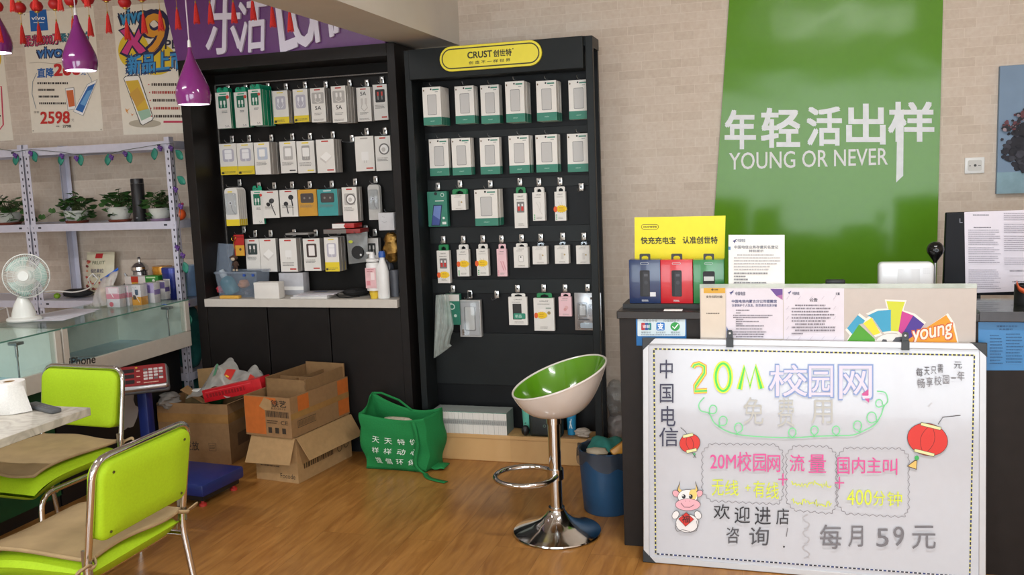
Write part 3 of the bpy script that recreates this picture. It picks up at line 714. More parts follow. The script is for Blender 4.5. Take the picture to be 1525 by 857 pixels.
row(stand, 4.541, 'lowest row', [
    (bagged_box, (655, 439, 692, 484), 2, .04, 'green and grey box inside plastic bag'),
    (clear_case, (684.5, 447.5, 716, 502), 1, .03, 'silver framed clear phone case box'),
    (tb('watch_strap_box', CARD, 'black', th=.2), (757.5, 438, 785, 484.5), 1, .02, 'white box with black printed panel'),
    (st(tb('charger_box', EMER, 'gold', th=.25), -.1, .42), (795, 437.5, 825, 493), 1, .025, 'broad white box with sale burst'),
    (tb('earphone_box', PINK, 'buds', bg=PINK, th=.3), (832, 437.5, 851, 471.5), 1, .025, 'small pale pink box with pink tab'),
    (silver_blister, (855, 437, 895, 493), 1, .03, 'silver blister pack'),
], CS)
for px in ((865.7, 279), (700, 438), (740, 439)):
    p = PY(*px, 4.53); hook(stand, p.x, p.z-.02, 4.541, 4.45)
p = PY(520, 212, 4.6); hook(cabL, p.x, p.z, 4.65, 4.52)
p = PY(524, 226, 4.6)
# ------------------------------------------------------------------ loose things in the wall cabinet
def P_(x, y, Y): return PY(x, y, Y)
ZW = .861
# red and yellow charm card with keyring and little monkey charm
Yq = 4.56
a = P_(348, 350, Yq); b_ = P_(365, 381, Yq)
o = thing('charm_card', 'red and yellow card with a gold ring at the left of the bottom row', 'card', (a.x, Yq, b_.z))
RED = mat('red_card', '#b3221f', .45, var=.05)
boxpart('card', (a.x, Yq-.002, b_.z, b_.x, Yq+.002, a.z), RED, o)
A = Art(PLY(Yq-.002)); w = b_.x-a.x; h = a.z-b_.z
A.rect('#d8a233', a.x+w*.1, b_.z, b_.x, b_.z+h*.5).rect('#8e1715', a.x, a.z-h*.14, b_.x, a.z-h*.08).ell('#5b3b20', a.x+w*.6, b_.z+h*.3, w*.12); A.build('printed_card', o)
b = MB(); b.tube([(a.x+.002+.013*math.cos(t), Yq-.007, a.z-.022+.013*math.sin(t)) for t in [2*PI*k/20 for k in range(20)]], .0018, 6, True)
b.tube([(a.x+.004, Yq-.008, a.z-.035), (a.x-.004, Yq-.009, a.z-.06), (a.x+.012, Yq-.009, a.z-.085)], .0016, 6)
b.build('key_ring', mat('gold_metal', '#c9a03c', .25, 1.), o)
hook(cabL, a.x+.02, a.z+.004, 4.65, Yq-.01)
c = P_(348, 388, Yq-.02)
o = thing('monkey_charm', 'small brown and cream toy monkey charm hanging below the red card', 'charm', (c.x, c.y, c.z-.04))
BRN = mat('brown_plush', '#4a352b', .9, bump=.4, scale=120); CRM = mat('cream_plush', '#c9b9a3', .9, bump=.4, scale=120)
b = MB().sphere((c.x, c.y, c.z+.012), .02, .018, .018).sphere((c.x-.021, c.y, c.z+.016), .007, .005, .008).sphere((c.x+.021, c.y, c.z+.016), .007, .005, .008)
b.build('head', BRN, o)
b = MB().sphere((c.x+.003, c.y-.012, c.z+.008), .013, .009, .011); b.build('muzzle', CRM, o)
b = MB().sphere((c.x+.012, c.y, c.z-.022), .014, .013, .02)
b.tube([(c.x+.005, c.y, c.z-.012), (c.x-.014, c.y-.004, c.z-.03)], .005, 8, rs=[.006, .004]).tube([(c.x+.02, c.y, c.z-.012), (c.x+.032, c.y-.004, c.z-.03)], .005, 8, rs=[.006, .004])
b.tube([(c.x+.008, c.y, c.z-.035), (c.x+.004, c.y-.01, c.z-.055)], .005, 8).tube([(c.x+.018, c.y, c.z-.035), (c.x+.024, c.y-.01, c.z-.055)], .005, 8)
b.build('body', BRN, o)
for d in (.004, .024): MB().sphere((c.x+d, c.y-.012, c.z-.056), .007).build('foot', CRM, o)
MB().tube([(c.x, c.y, c.z+.028), (a.x+.006, Yq-.008, a.z-.07)], .0008, 5).build('cord', BLACKP, o)

# flat boxes lying on the hooks
def flat(name, label, px, Y, d, m, cat='box', art=None, rz=0):
    p, q = P_(px[0], px[3], Y), P_(px[2], px[1], Y)
    o = thing(name, label, cat, ((p.x+q.x)/2, Y+d/2, p.z)); o_ = MB().rbox(p.x, Y, p.z, q.x, Y+d, q.z, .0015); o_.build('carton', m, o)
    if art: A = Art(PLY(Y)); art(A, p.x, p.z, q.x, q.z); A.build('printed_front', o)
    return o
flat('gift_box', 'small red and white box on top of the flat boxes above the bottom row', (495, 333, 527, 340.5), 4.5, .10, RED, art=lambda A, x0, z0, x1, z1: A.poly('#e6e2de', [(x0, z0), (x0+(x1-x0)*.6, z0), (x0+(x1-x0)*.52, (z0+z1)/2), (x0+(x1-x0)*.6, z1), (x0, z1)]))
flat('gift_box', 'long flat grey and red box lying across the hooks of the bottom row', (482, 341, 536, 348.5), 4.5, .11, mat('dull_red_card', '#8e2a28', .5), art=lambda A, x0, z0, x1, z1: A.rect('#77716c', x0, z0, x0+(x1-x0)*.62, z1))
flat('flat_pack', 'thin grey flat pack lying on the hooks above the white boxes', (425, 347, 459, 350.5), 4.54, .08, mat('grey_foam', '#8c8a87', .6))
# white folded packet leaning out in front of the third row
p, q = P_(565, 343.5, 4.46), P_(587, 316.5, 4.46)
o = thing('paper_packet', 'small square white packet beside the right panel under the third row', 'packet', ((p.x+q.x)/2, 4.47, p.z))
MB().rbox(p.x, 4.452, p.z, q.x, 4.50, q.z, .004).build('packet_body', mat('soft_white_card', '#cfcfd2', .6), o)
A = Art(PLY(4.452)); A.stroke('#a3a4a8', [(p.x+.02, p.z+.05), (p.x+.035, p.z+.042), (p.x+.05, p.z+.047)], .002).stroke('#a3a4a8', [(p.x+.025, p.z+.075), (p.x+.04, p.z+.07)], .002, up=False); A.build('printed_crease', o)
hook(cabL, (p.x+q.x)/2, q.z+.004, 4.65, 4.45)
# hanging pouch with a round black disc
p, q = P_(519, 392, 4.52), P_(546, 347, 4.52)
o = thing('zip_pouch', 'grey clear pouch holding a round black disc, hanging in the bottom row', 'pouch', ((p.x+q.x)/2, 4.52, p.z))
w, h = q.x-p.x, q.z-p.z
def pf(u, v):
    e = math.sin(PI*u)*math.sin(PI*min(1, v*1.1))
    return Vector((p.x+w*(u+.1*(v-.5)*(u-.3)), 4.52-.012*e, p.z+h*v+.012*(u-.5)))
b = MB().grid(pf, 9, 9).grid(lambda u, v: pf(u, v)+Vector((0, .006+.016*math.sin(PI*u)*math.sin(PI*v), 0)), 9, 9); b.build('pouch_film', film('grey_film', '#8f9190', .75), o)
MB().cyl((p.x+w*.55, 4.518, p.z+h*.36), (p.x+w*.55, 4.503, p.z+h*.36), w*.3, 20).build('black_disc', BLACKP, o)
A = Art(PLY(4.502)); A.ell('#b9c23a', p.x+w*.25, p.z+h*.72, w*.11, h*.05).ell('#d6d8d8', p.x+w*.72, p.z+h*.28, w*.05); A.build('sticker', o)
hook(cabL, p.x+w*.5, q.z-.004, 4.65, 4.5)
hang(cabL, lambda w, h, d: window_box('cable_box', w, h, d, '#343836', 'cable', None, rect=(-.28, .25, .3, .78)), (544, 355, 563.5, 389), 1, .04, YB, 'small white box with a dark square window', 'small white window boxes', 'seventh hook, bottom row')
# crumpled gold foil pack standing at the right panel
p, q = P_(573, 391, 4.52), P_(590, 347, 4.52); w, h = q.x-p.x, q.z-p.z
random.seed(3)
def cr(c, rx, ry, rz, amp, nu=22, nv=12, seed=1, p2=1.):
    rnd = random.Random(seed); ph = [(rnd.uniform(1, 5), rnd.uniform(0, 6), rnd.uniform(1, 5), rnd.uniform(0, 6), rnd.uniform(.3, 1)) for _ in range(9)]
    def fn(u, v):
        th = 2*PI*u; a = -PI/2+PI*v; d = 1+amp*sum(k[4]*math.sin(round(k[0])*th+k[1])*math.sin(k[2]*a*2+k[3]) for k in ph)/3*math.cos(a)
        ca = abs(math.cos(a))**p2
        return Vector((c[0]+rx*d*ca*math.cos(th), c[1]+ry*d*ca*math.sin(th), c[2]+rz*math.sin(a)*(1+amp*.3*math.sin(3*th+ph[0][1])*math.cos(a))))
    return fn
b = MB().grid(cr((p.x+w/2, 4.53, p.z+h/2), w*.55, .02, h*.52, .35, 26, 14, 4, .6), 26, 14, wrap=True)
tag(b.build('foil_pack', mat('gold_foil', '#8f6c34', .38, .8, var=.35, scale=40, bump=.5), sharp=20), 'crumpled gold foil pack beside the right panel of the wall cabinet', 'pack')
hook(cabL, p.x+w*.5, q.z-.01, 4.65, 4.53)

# things standing on the grey worktop
p0 = PZ(318+4, 441, ZW); x0 = p0.x; Yb = 4.45
p, q = P_(321, 443, 4.42), P_(380, 405, 4.42)
TUB = film('clear_tub', '#98a6b8', .2)
o = thing('storage_tub', 'clear plastic tub of bottles and sponges at the left end of the worktop', 'tub', ((p.x+q.x)/2, 4.48, ZW))
w, h = q.x-p.x, q.z-ZW-.001
Yf, Yr = 4.43, 4.57
b = MB(); t = .004
def trough(b, x0, x1, y0, y1, z0, z1, t, fl=.012, m=0):
    for k in range(4):
        pass
    o0 = [(x0+fl, y0+fl), (x1-fl, y0+fl), (x1-fl, y1-fl), (x0+fl, y1-fl)]; o1 = [(x0, y0), (x1, y0), (x1, y1), (x0, y1)]
    i0 = [(x0+fl+t, y0+fl+t), (x1-fl-t, y0+fl+t), (x1-fl-t, y1-fl-t), (x0+fl+t, y1-fl-t)]; i1 = [(x0+t, y0+t), (x1-t, y0+t), (x1-t, y1-t), (x0+t, y1-t)]
    vs = [(*c, z0) for c in o0]+[(*c, z1) for c in o1]+[(*c, z0+t) for c in i0]+[(*c, z1) for c in i1]
    fs = [(3, 2, 1, 0), (8, 9, 10, 11)]
    for k in range(4):
        l = (k+1) % 4; fs += [(k, l, 4+l, 4+k), (8+l, 8+k, 12+k, 12+l), (4+k, 4+l, 12+l, 12+k)]
    return b.add(vs, fs, m)
trough(b, p.x, q.x, Yf, Yr, ZW+.001, q.z, .003); b.rbox(p.x-.004, Yf-.006, q.z-.012, q.x+.004, Yf, q.z, .002).rbox(p.x-.004, Yr, q.z-.012, q.x+.004, Yr+.006, q.z, .002)
b.build('tub_body', TUB, o)
for fx in (.72, .93): MB().cyl((p.x+w*fx, Yf-.002, q.z-.02), (p.x+w*fx, Yf-.008, q.z-.02), .008, 12).build('blue_catch', mat('blue_plastic', '#2c4fa0', .4), o)
lx0, lx1, lz0, lz1 = P_(301, 407, 4.5).x, P_(341, 407, 4.5).x, P_(320, 405, 4.5).z, P_(320, 361, 4.5).z
Tm = Matrix.Translation((lx0, 4.52, lz0)) @ Matrix.Rotation(math.radians(-14), 4, 'X') @ Matrix.Rotation(math.radians(4), 4, 'Y')
b = MB(); b.T = Tm; trough(b, 0, lx1-lx0, 0, .02, 0, lz1-lz0, .002, .0); b.rbox(0, -.004, 0, lx1-lx0, 0, lz1-lz0, .0018)
l_ = tag(b.build('tub_lid', TUB), 'clear plastic tub lid standing upright against the left panel', 'lid')
# in the tub
def bottle(name, label, px, Y, prof, m, capm, cap, lean=0, z0=None, cat='bottle'):
    p, q = P_(px[0], px[3], Y), P_(px[2], px[1], Y); r = (q.x-p.x)/2; z0 = p.z if z0 is None else z0; h = q.z-z0
    o = thing(name, label, cat, (0, 0, 0))
    Tm = Matrix.Rotation(math.radians(lean), 4, 'Y')
    b = MB(); b.T = Tm; b.lathe([(0, 0)]+[(r*a, h*c) for a, c in prof]+[(0, h*prof[-1][1])], seg=24, sy=.8); b.build('bottle_body', m, o)
    b = MB(); b.T = Tm; b.lathe([(0, h*cap[0][1])]+[(r*a, h*c) for a, c in cap]+[(0, h*cap[-1][1])], seg=20, sy=.9); b.build('cap', capm, o)
    o.location = ((p.x+q.x)/2, Y, z0); return o
TEAL = mat('teal_liquid', '#2f7f8f', .2, alpha=.85)
bottle('spray_bottle', 'teal bottle with a clear cap lying tilted in the clear tub', (338, 398, 356, 441), 4.49, [(.9, 0), (1, .05), (1, .5), (.85, .62), (.4, .72)], TEAL, film('clear_cap', '#c9d6de', .6), [(.42, .7), (.42, .85), (.36, 1)], -28, ZW+.012)
for nm, lb, c, r, m, sd in (('red_sponge', 'red sponge in the left of the clear tub', (330, 431), (.028, .03, .022), mat('red_sponge', '#c23a44', .9, bump=.5, scale=90), 3), ('orange_cloth', 'orange cloth crumpled in the right of the clear tub', (363, 423), (.03, .035, .024), mat('orange_cloth', '#c98a52', .9, bump=.4), 8), ('pink_cloth', 'pale pink cloth at the bottom of the clear tub', (342, 436), (.026, .03, .016), mat('pale_pink_cloth', '#d9b3b4', .9, bump=.4), 6), ('dark_cloth', 'grey cloth at the right bottom of the clear tub', (371, 436), (.022, .035, .018), mat('grey_cloth', '#5d5a5c', .9, bump=.4), 5)):
    pp = P_(*c, 4.5); zz = max(pp.z, ZW+.005+r[2])
    b = MB().grid(cr((pp.x, 4.5, zz), *r, .3, seed=sd, p2=.7), 22, 11, wrap=True); tag(b.build(nm, m), lb, 'cloth' if 'cloth' in nm else 'sponge')
pp = P_(344, 441, 4.41)
tag(MB().rbox(pp.x-.065, 4.392, ZW+.0005, pp.x+.06, 4.425, ZW+.018, .005).build('yellow_sponge', mat('yellow_sponge', '#e0ad4a', .9, bump=.6, scale=150)), 'flat yellow sponge strip in front of the clear tub', 'sponge')
# boxes and papers
def zbox(name, label, px, Y, d, m, cat='box', r=.002):
    p, q = P_(px[0], px[3], Y), P_(px[2], px[1], Y)
    return tag(MB().rbox(p.x, Y, ZW+.0005, q.x, Y+d, q.z, r).build(name, m), label, cat)
o = thing('white_carton', 'plain white carton standing at the front of the worktop', 'box', (0, 0, 0)); p, q = P_(379, 444, 4.40), P_(414.5, 421, 4.40)
MB().rbox(p.x, 4.40, ZW+.0005, q.x, 4.46, q.z, .002).build('carton', CARD, o); MB().box(p.x+.001, 4.3988, q.z-.014, q.x-.001, 4.3999, q.z-.0005).build('tuck_flap', CARD, o)
o = thing('grey_carton', 'pale grey carton standing behind the white carton on the worktop', 'box', (0, 0, 0)); p, q = P_(417, 440, 4.55), P_(450.6, 407, 4.55)
MB().rbox(p.x, 4.55, ZW+.0005, q.x, 4.62, q.z, .002).build('carton', mat('pale_grey_card', '#b9bac0', .5), o); MB().box(p.x-.0005, 4.549, ZW+.03, q.x+.0005, 4.5499, ZW+.05).build('paper_band', PAPER, o)
random.seed(11)
p = P_(468, 441, 4.45); zz = ZW+.0005
for k, (dx, dz, rz, w, d, hh, c, nm, lb) in enumerate([(-.01, 0, 2, .22, .15, .011, '#d8d6d3', 'catalogue', 'thick pale catalogue at the bottom of the pile on the worktop'), (.0, 0, -1, .21, .14, .008, '#cfd0d4', 'booklet', 'pale booklet second in the pile on the worktop'), (.03, 0, 5, .21, .14, .006, '#b9b2b8', 'brochure', 'grey printed brochure third in the pile on the worktop'), (.045, 0, 9, .2, .13, .003, '#a9a7ad', 'leaflet', 'glossy leaflet topmost of the pile on the worktop')]):
    b = MB(); b.T = Matrix.Translation((p.x+dx, 4.475, zz)) @ Matrix.Rotation(math.radians(rz), 4, 'Z'); b.rbox(-w/2, -d/2, 0, w/2, d/2, hh, .0012)
    o = b.build(nm, mat('booklet_%d' % k, c, .35)); tag(o, lb, 'booklet')
    if k > 1:
        A = Art(Plane((p.x+dx, 4.475, zz+hh), (math.cos(math.radians(rz)), math.sin(math.radians(rz)), 0), (-math.sin(math.radians(rz)), math.cos(math.radians(rz)), 0))); A.rect('#8d4d59' if k == 2 else '#6b6f86', -w*.3, -d*.1, w*.1, d*.3).rect('#dcdad6', -w*.4, -d*.4, w*.3, -d*.25, False); A.build('printed_cover', o)
    zz += hh+.0004
p = P_(528, 437, 4.52)
b = MB().grid(cr((p.x, 4.54, ZW+.02), .075, .05, .0195, .2, seed=9, p2=.6), 26, 11, wrap=True); o = tag(b.build('black_pouch', mat('black_fabric', '#1c1c1e', .8, bump=.3)), 'soft black pouch lying on the worktop behind the papers', 'pouch')
MB().tube([(p.x+.05, 4.48, ZW+.005), (p.x+.0, 4.44, ZW+.004), (p.x-.06, 4.45, ZW+.004), (p.x-.1, 4.5, ZW+.01)], .004, 6).build('strap', BLACKP, o)
# bottles at the right end
PKB = mat('pink_bottle', '#e3b9bd', .35, var=.1)
o = thing('pump_bottle', 'white and pink bottle with white pump standing on the yellow tub', 'bottle', (0, 0, 0)); p, q = P_(547.6, 431, 4.43), P_(563, 377, 4.43); zt = q.z; cx = (p.x+q.x)/2; r = (q.x-p.x)/2
ztub = ZW+.0445
b = MB().lathe([(0, 0), (r, 0), (r, .14), (r*.9, .15), (r*.5, .155), (0, .155)], (cx, 4.43, ztub), 20, sy=.8); b.build('bottle_body', WHITEP, o)
b = MB().lathe([(r*.5, .155), (r*.95, .157), (r*.95, .17), (r*.45, .175), (r*.4, .2), (0, .2)], (cx, 4.43, ztub), 20).rbox(cx-.03, 4.42, ztub+.196, cx+.012, 4.44, ztub+.208, .004); b.build('pump', WHITEP, o)
A = Art(PLY(4.43-r*.81)); A.rect(PKB, cx-r*.85, ztub+.015, cx+r*.85, ztub+.125).rect('#d98992', cx-r*.7, ztub+.03, cx-r*.1, ztub+.055, False).rect('#f0dcdc', cx, ztub+.06, cx+r*.6, ztub+.1, False).lines('#b0606c', cx-r*.6, ztub+.12, cx+r*.6, ztub+.1, 2); A.build('printed_label', o)
o = thing('yellow_tub', 'small yellow tub under the white pump bottle', 'tub', (0, 0, 0))
MB().lathe([(0, 0), (.019, 0), (.0235, .03), (.0235, .034), (0, .034)], (cx, 4.43, ZW+.0005), 20).build('tub_body', mat('yellow_plastic', '#e3c23a', .4), o)
MB().lathe([(0, .034), (.0245, .034), (.0245, .043), (0, .0435)], (cx, 4.43, ZW+.0005), 20).build('tub_lid', mat('yellow_lid', '#c9a52c', .4), o)
bottle('spray_bottle', 'tall white bottle with a blue cap at the right end of the worktop', (563.5, 374, 577, 443), 4.44, [(.95, 0), (1, .03), (1, .55), (.8, .68), (.42, .82), (.4, .87)], WHITEP, mat('blue_cap', '#2a58a8', .4), [(.55, .87), (.55, .96), (.4, 1)], 0, ZW+.0005)
bottle('dark_bottle', 'dark slim bottle with a blue cap behind the tall white bottle', (573, 376, 585, 440), 4.55, [(.95, 0), (1, .03), (1, .7), (.6, .8), (.42, .88)], mat('smoky_bottle', '#4b4d55', .3), mat('blue_cap', '#2a58a8', .4), [(.5, .88), (.5, 1)], 0, ZW+.0005)
bottle('grey_cup', 'grey plastic cup at the very right of the worktop', (581, 402, 593.5, 442), 4.50, [(.8, 0), (1, .9)], mat('grey_cup', '#6f727a', .4, alpha=.85), mat('grey_cup', '#6f727a'), [(1.04, .9), (1.06, 1)], 0, ZW+.0005, 'cup')
# torn paper tag hanging under the bottom row
p, q = P_(417, 415, 4.6), P_(424, 404, 4.6)

# ------------------------------------------------------------------ on the stand's wooden base
ZS = .1436
SP = mat('slim_box_card', '#dedcd6', .45, var=.02); TOPG = mat('slim_box_top', '#9aa29e', .45, var=.05); SIDEG = mat('slim_box_side', '#7b8884', .5)
xr = PY(754.7, 630, 4.40).x; hb = .118; wt = .0112
def slim(k):
    o = thing('slim_box', None, 'box'); b = MB(); b.box(-wt/2, 0, 0, wt/2, .125, hb); b.m = [1, 1, 0, 2, 1, 2]; b.build('carton', [SP, TOPG, SIDEG], o)
    A = Art(local()); A.rect('#a9aba8', -wt*.46, hb*.42, wt*.46, hb*.66).lines('#7c807e', -wt*.4, hb*.6, wt*.4, hb*.47, 3).rect(GRN, -wt*.46, hb*.975, wt*.46, hb); A.build('printed_spine', o); return o
sl = slim(0); random.seed(5)
for k in range(36):
    c = sl if k == 0 else dup(sl); c.location = (xr-wt*.5-k*(wt+.0004), 4.395+random.uniform(0, .003), ZS)
    tag(c, 'slim white box with grey spine label, %s from the right on the wooden base' % ('first' if k == 0 else ORD[k] if k < len(ORD) else 'leftmost'), 'box', 'slim boxes in a row on the wooden base')
o = thing('portable_radio', 'rounded black speaker box standing behind the chrome stool pole', 'speaker', (0, 0, 0))
p, q = PY(788, 646, 4.40), PY(836, 619, 4.40)
b = MB().rbox(p.x, 4.40, ZS, q.x, 4.46, q.z, .012, 4); b.build('speaker_body', mat('dark_green_rubber', '#16201c', .5), o)
MB().rbox(p.x+.02, 4.396, ZS+.014, q.x-.012, 4.402, q.z-.012, .003).build('speaker_grille', mat('grille', '#23292a', .6, var=.3, scale=400), o)
A = Art(PLY(4.396)); A.ell('#5d7a6c', p.x+.085, (ZS+q.z)/2, .008).ell('#23292a', p.x+.085, (ZS+q.z)/2, .005); A.build('printed_logo', o)
b = MB().sphere((p.x-.022, 4.41, ZS+.028), .022, .02, .028); tag(b.build('black_ball', BLACKP), 'rounded black lump beside the black speaker box', 'ball')
p, q = PY(778, 640, 4.48), PY(797, 596, 4.48)
MINT = mat('mint_plastic', '#6fc9b4', .4, var=.05)
o = thing('mint_tumbler', 'mint tumbler with black spots behind the black speaker box', 'cup', (0, 0, 0)); r = (q.x-p.x)/2; cx = (p.x+q.x)/2; hh = q.z-ZS
MB().lathe([(0, 0), (r*.75, 0), (r, hh*.86), (r*1.05, hh*.88), (r*1.05, hh), (0, hh)], (cx, 4.48, ZS), 24).build('tumbler_body', MINT, o)
A = Art(PLY(4.48-r*.86));
for fx, fz in ((-.3, .3), (.4, .45), (-.1, .62), (.3, .72)): A.poly('#1f2725', [(cx+r*fx-.006, ZS+hh*fz), (cx+r*fx+.006, ZS+hh*fz+.002), (cx+r*fx+.002, ZS+hh*fz+.008)], up=False)
A.build('printed_spots', o)
p, q = PY(844, 640, 4.47), PY(858, 612, 4.47); r = (q.x-p.x)/2; cx = (p.x+q.x)/2; hh = q.z-ZS
o = thing('blue_cup', 'bright blue cup at the right of the wooden base', 'cup', (0, 0, 0))
MB().lathe([(0, 0), (r*.8, 0), (r, hh), (r*.92, hh), (r*.74, .004), (0, .004)], (cx, 4.47, ZS), 24).build('cup_body', mat('bright_blue', '#2f93c4', .4), o)
A = Art(PLY(4.47-r*.93)); A.stroke('#dff0f5', [(cx-r*.2, ZS+hh*.3), (cx+r*.2, ZS+hh*.7)], .005).stroke('#dff0f5', [(cx+r*.3, ZS+hh*.3), (cx-r*.1, ZS+hh*.6)], .005, up=False); A.build('printed_leaf', o)
p = PY(868, 640, 4.43)
b = MB().grid(cr((p.x, 4.43, ZS+.024), .038, .028, .0235, .5, seed=21, p2=.6), 34, 16, wrap=True); tag(b.build('crumpled_paper', mat('newsprint', '#b7aca0', .8, var=.2, scale=35, bump=.5), sharp=15), 'crumpled newspaper lying at the right end of the wooden base', 'paper')
p = PY(848, 645, 4.42)
b = MB(); b.T = Matrix.Translation((p.x-.01, 4.41, ZS+.001)) @ Matrix.Rotation(.2, 4, 'Z'); b.box(-.03, -.012, 0, .03, .02, .004); tag(b.build('paper_scrap', mat('scrap_brown', '#8a6a4a', .8)), 'flat brown scrap in front of the blue cup', 'scrap')

# clear plastic bag hanging over the green box at the left of the stand
BAGF = film('milky_film', '#c3cec9', .5)
def bagf(u, v):
    xl = 645+8*math.sin(v*3); xx = 646+u*37*(.55+.45*math.sin(PI*min(1, .25+v*.8))); yy = 440+v*94
    Y = 4.40-.03*math.sin(PI*u)*math.sin(PI*v)+.008*math.sin(u*22+v*5)
    q = PY(646+3*(1-v)+ (u*36)*(.5+.5*v if v < .5 else .75+.15*math.sin(v*6)), yy-(u*34*max(0, v-.75)*2.2), Y)
    return q
b = MB().grid(bagf, 26, 20).grid(lambda u, v: bagf(u, v)+Vector((.004, .03*math.sin(PI*u)+.004, 0)), 14, 12)
tag(b.build('plastic_bag', BAGF), 'milky plastic carrier bag hanging at the left of the lowest row', 'bag')
# ------------------------------------------------------------------ bar stool
c = PZ(830, 793, 0); SX, SY = c.x, c.y
stool = thing('bar_stool', 'white and green bar stool with chrome pole in front of the black stand', 'stool', (SX, SY, 0))
R0 = .185
prof = [(0, 0), (R0*.97, 0), (R0, .006), (R0*.99, .011), (R0*.85, .022), (R0*.6, .038), (R0*.38, .058), (R0*.24, .082), (R0*.185, .1), (R0*.18, .105), (0, .105)]
MB().lathe(prof, (SX, SY, 0), 48).build('base', CHROME, stool)
MB().cyl((SX, SY, .1), (SX, SY, .5), .0255, 28).build('pole', CHROME, stool)
MB().cyl((SX, SY, .098), (SX, SY, .112), .034, 28).build('pole_collar', CHROME, stool)
zr = .255
cl = MB().cyl((SX, SY, zr-.022), (SX, SY, zr+.022), .0345, 24).build('footrest_clamp', CHROME, stool)
rx = .125; cx, cy = SX-.115, SY-.055
pts = [(cx+rx*math.cos(t)*1., cy+rx*.98*math.sin(t), zr) for t in [math.radians(42+ (360-60)*k/44) for k in range(45)]]
pts = [(SX+.004, SY+.034, zr)]+pts+[(SX+.012, SY-.034, zr)]
MB().tube(pts, .0105, 12).build('footrest_ring', CHROME, stool)
# seat shell: deep bowl, rim tilted up towards the back (right)
ctr = Vector((SX+.012, SY, .50))
zl, zh = PY(765, 582, SY).z, PY(903, 541, SY).z; xl, xr = PY(765, 580, SY).x, PY(903, 545, SY).x
HX = (xr-xl)/2; MX = (xl+xr)/2
def shell(u, v, k=1.0, dz=0.):
    th = 2*PI*u; r = v
    ex, ey = HX*k*math.cos(th), .2*k*math.sin(th)
    rim = (zl+zh)/2+(zh-zl)/2*math.cos(th)*.93+.032*math.sin(th)
    bottom = .504
    f = r**.72
    x = (SX+.0)*(1-f)+(MX)*f+ex*f; y = SY+ey*f
    z = bottom+(rim-bottom)*(r**2.5)
    return Vector((x, y, z+dz))
b = MB().grid(lambda u, v: shell(u, .12+.88*v), 56, 18, wrap=True); b.lathe([(0, .500), (.03, .500), (.05, .512)], (SX, SY, 0), 24)
seat = b.build('seat_shell', mat('gloss_white_shell', '#ded6cf', .12, coat=.6, var=.02), stool)
def inner(u, v):
    p = shell(u, max(.02, v), .965, .012*(1-v)+.001); return p
MB().grid(inner, 56, 18, wrap=True).build('seat_lining', mat('gloss_green_lining', '#588c1b', .12, coat=.5, var=.02), stool)
MB().tube([shell(k/56, 1., .983, .001) for k in range(56)], .0045, 8, True).build('seat_rim', mat('gloss_white_shell', '#ded6cf'), stool)
MB().cyl((SX, SY, .47), (SX, SY, .5), .03, 24).build('seat_plate', CHROME, stool)

# ------------------------------------------------------------------ green carrier bag
NW = mat('green_nonwoven', '#0f7a3c', .85, var=.08, scale=220, bump=.15)
p0, p1 = PZ(543, 700), PZ(632, 703); BX0, BX1 = p0.x+.005, p1.x+.02; BY = 4.16
bag = thing('shopping_bag', 'green non-woven shopping bag with white writing on the floor', 'bag', ((BX0+BX1)/2, BY+.06, 0))
zt = .36
def bagp(u, v):
    # four-sided soft bag: u runs front left -> front right -> back right -> back left
    f = (u*4) % 4; k = int(f); t = f-k
    w0, d0 = (BX1-BX0)/2, .075
    cs = [(-w0, -d0), (w0, -d0), (w0*1.18, d0), (-w0*1.02, d0)]
    a, c = cs[k], cs[(k+1) % 4]; x = a[0]+(c[0]-a[0])*t; y = a[1]+(c[1]-a[1])*t
    e = 4*t*(1-t)
    bulge = 1+.10*math.sin(PI*v)*e
    flare = 1+.07*math.sin(PI*min(1, v*1.0))+.10*(v**2) - .05*v
    wob = .010*math.sin(7*u*PI+v*6)*v+.006*math.sin(19*u+11*v)
    hh = [.30, .285, .30, .37][k]*(1-t)+[.285, .30, .37, .30][k]*t
    hh -= .025*e*(1 if k == 0 else .0)+.05*e*(1 if k == 2 else 0)
    return Vector(((BX0+BX1)/2+x*bulge*flare+wob, BY+.075+y*bulge*(1+.1*v)+wob*.7, .004+hh*v))
b = MB().grid(bagp, 64, 20, wrap=True); q = [bagp(i/64, 0) for i in range(64)]; b.add(q, [list(range(64))[::-1]])
b.build('bag_body', NW, bag, solid=.003)
for s_ in (0, 1):
    f0 = bagp(.03+.0, .95) if s_ == 0 else bagp(.20, .95)
MB().tube([bagp(.6, .99)+Vector((-.02, 0, 0)), bagp(.66, 1)+Vector((0, .0, .03)), bagp(.72, 1)+Vector((0, 0, .025)), bagp(.745, 1)+Vector((.0, 0, 0))], .006, 6).build('handle', NW, bag)
st_ = [bagp(.2, .97), bagp(.205, .8)+Vector((.002, -.012, 0)), bagp(.205, .5)+Vector((.002, -.014, 0)), bagp(.208, .15)+Vector((.0, -.012, 0)), Vector((p1.x+.02, BY-.03, .004)), Vector((PZ(640, 714).x, PZ(640, 714).y, .004)), Vector((PZ(664, 720).x, PZ(664, 720).y, .004))]
def ribbon(pts, w, side=Vector((1, 0, 0))):
    sub = []
    for i in range(len(pts)-1):
        for k in range(6):
            t = k/6; a = pts[max(0, i-1)]; b0 = pts[i]; c0 = pts[i+1]; d0 = pts[min(len(pts)-1, i+2)]
            sub.append(.5*((2*b0)+(c0-a)*t+(2*a-5*b0+4*c0-d0)*t*t+(3*b0-3*c0+d0-a)*t**3))
    sub.append(pts[-1]); vs = []
    for p in sub: vs += [p-side*w/2, p+side*w/2]
    return vs, [(2*i, 2*i+1, 2*i+3, 2*i+2) for i in range(len(sub)-1)]
vs, fs = ribbon(st_[:5], .022, Vector((1, 0, 0))); MB().add(vs, fs, 0, True).build('strap', NW, bag, solid=.002)
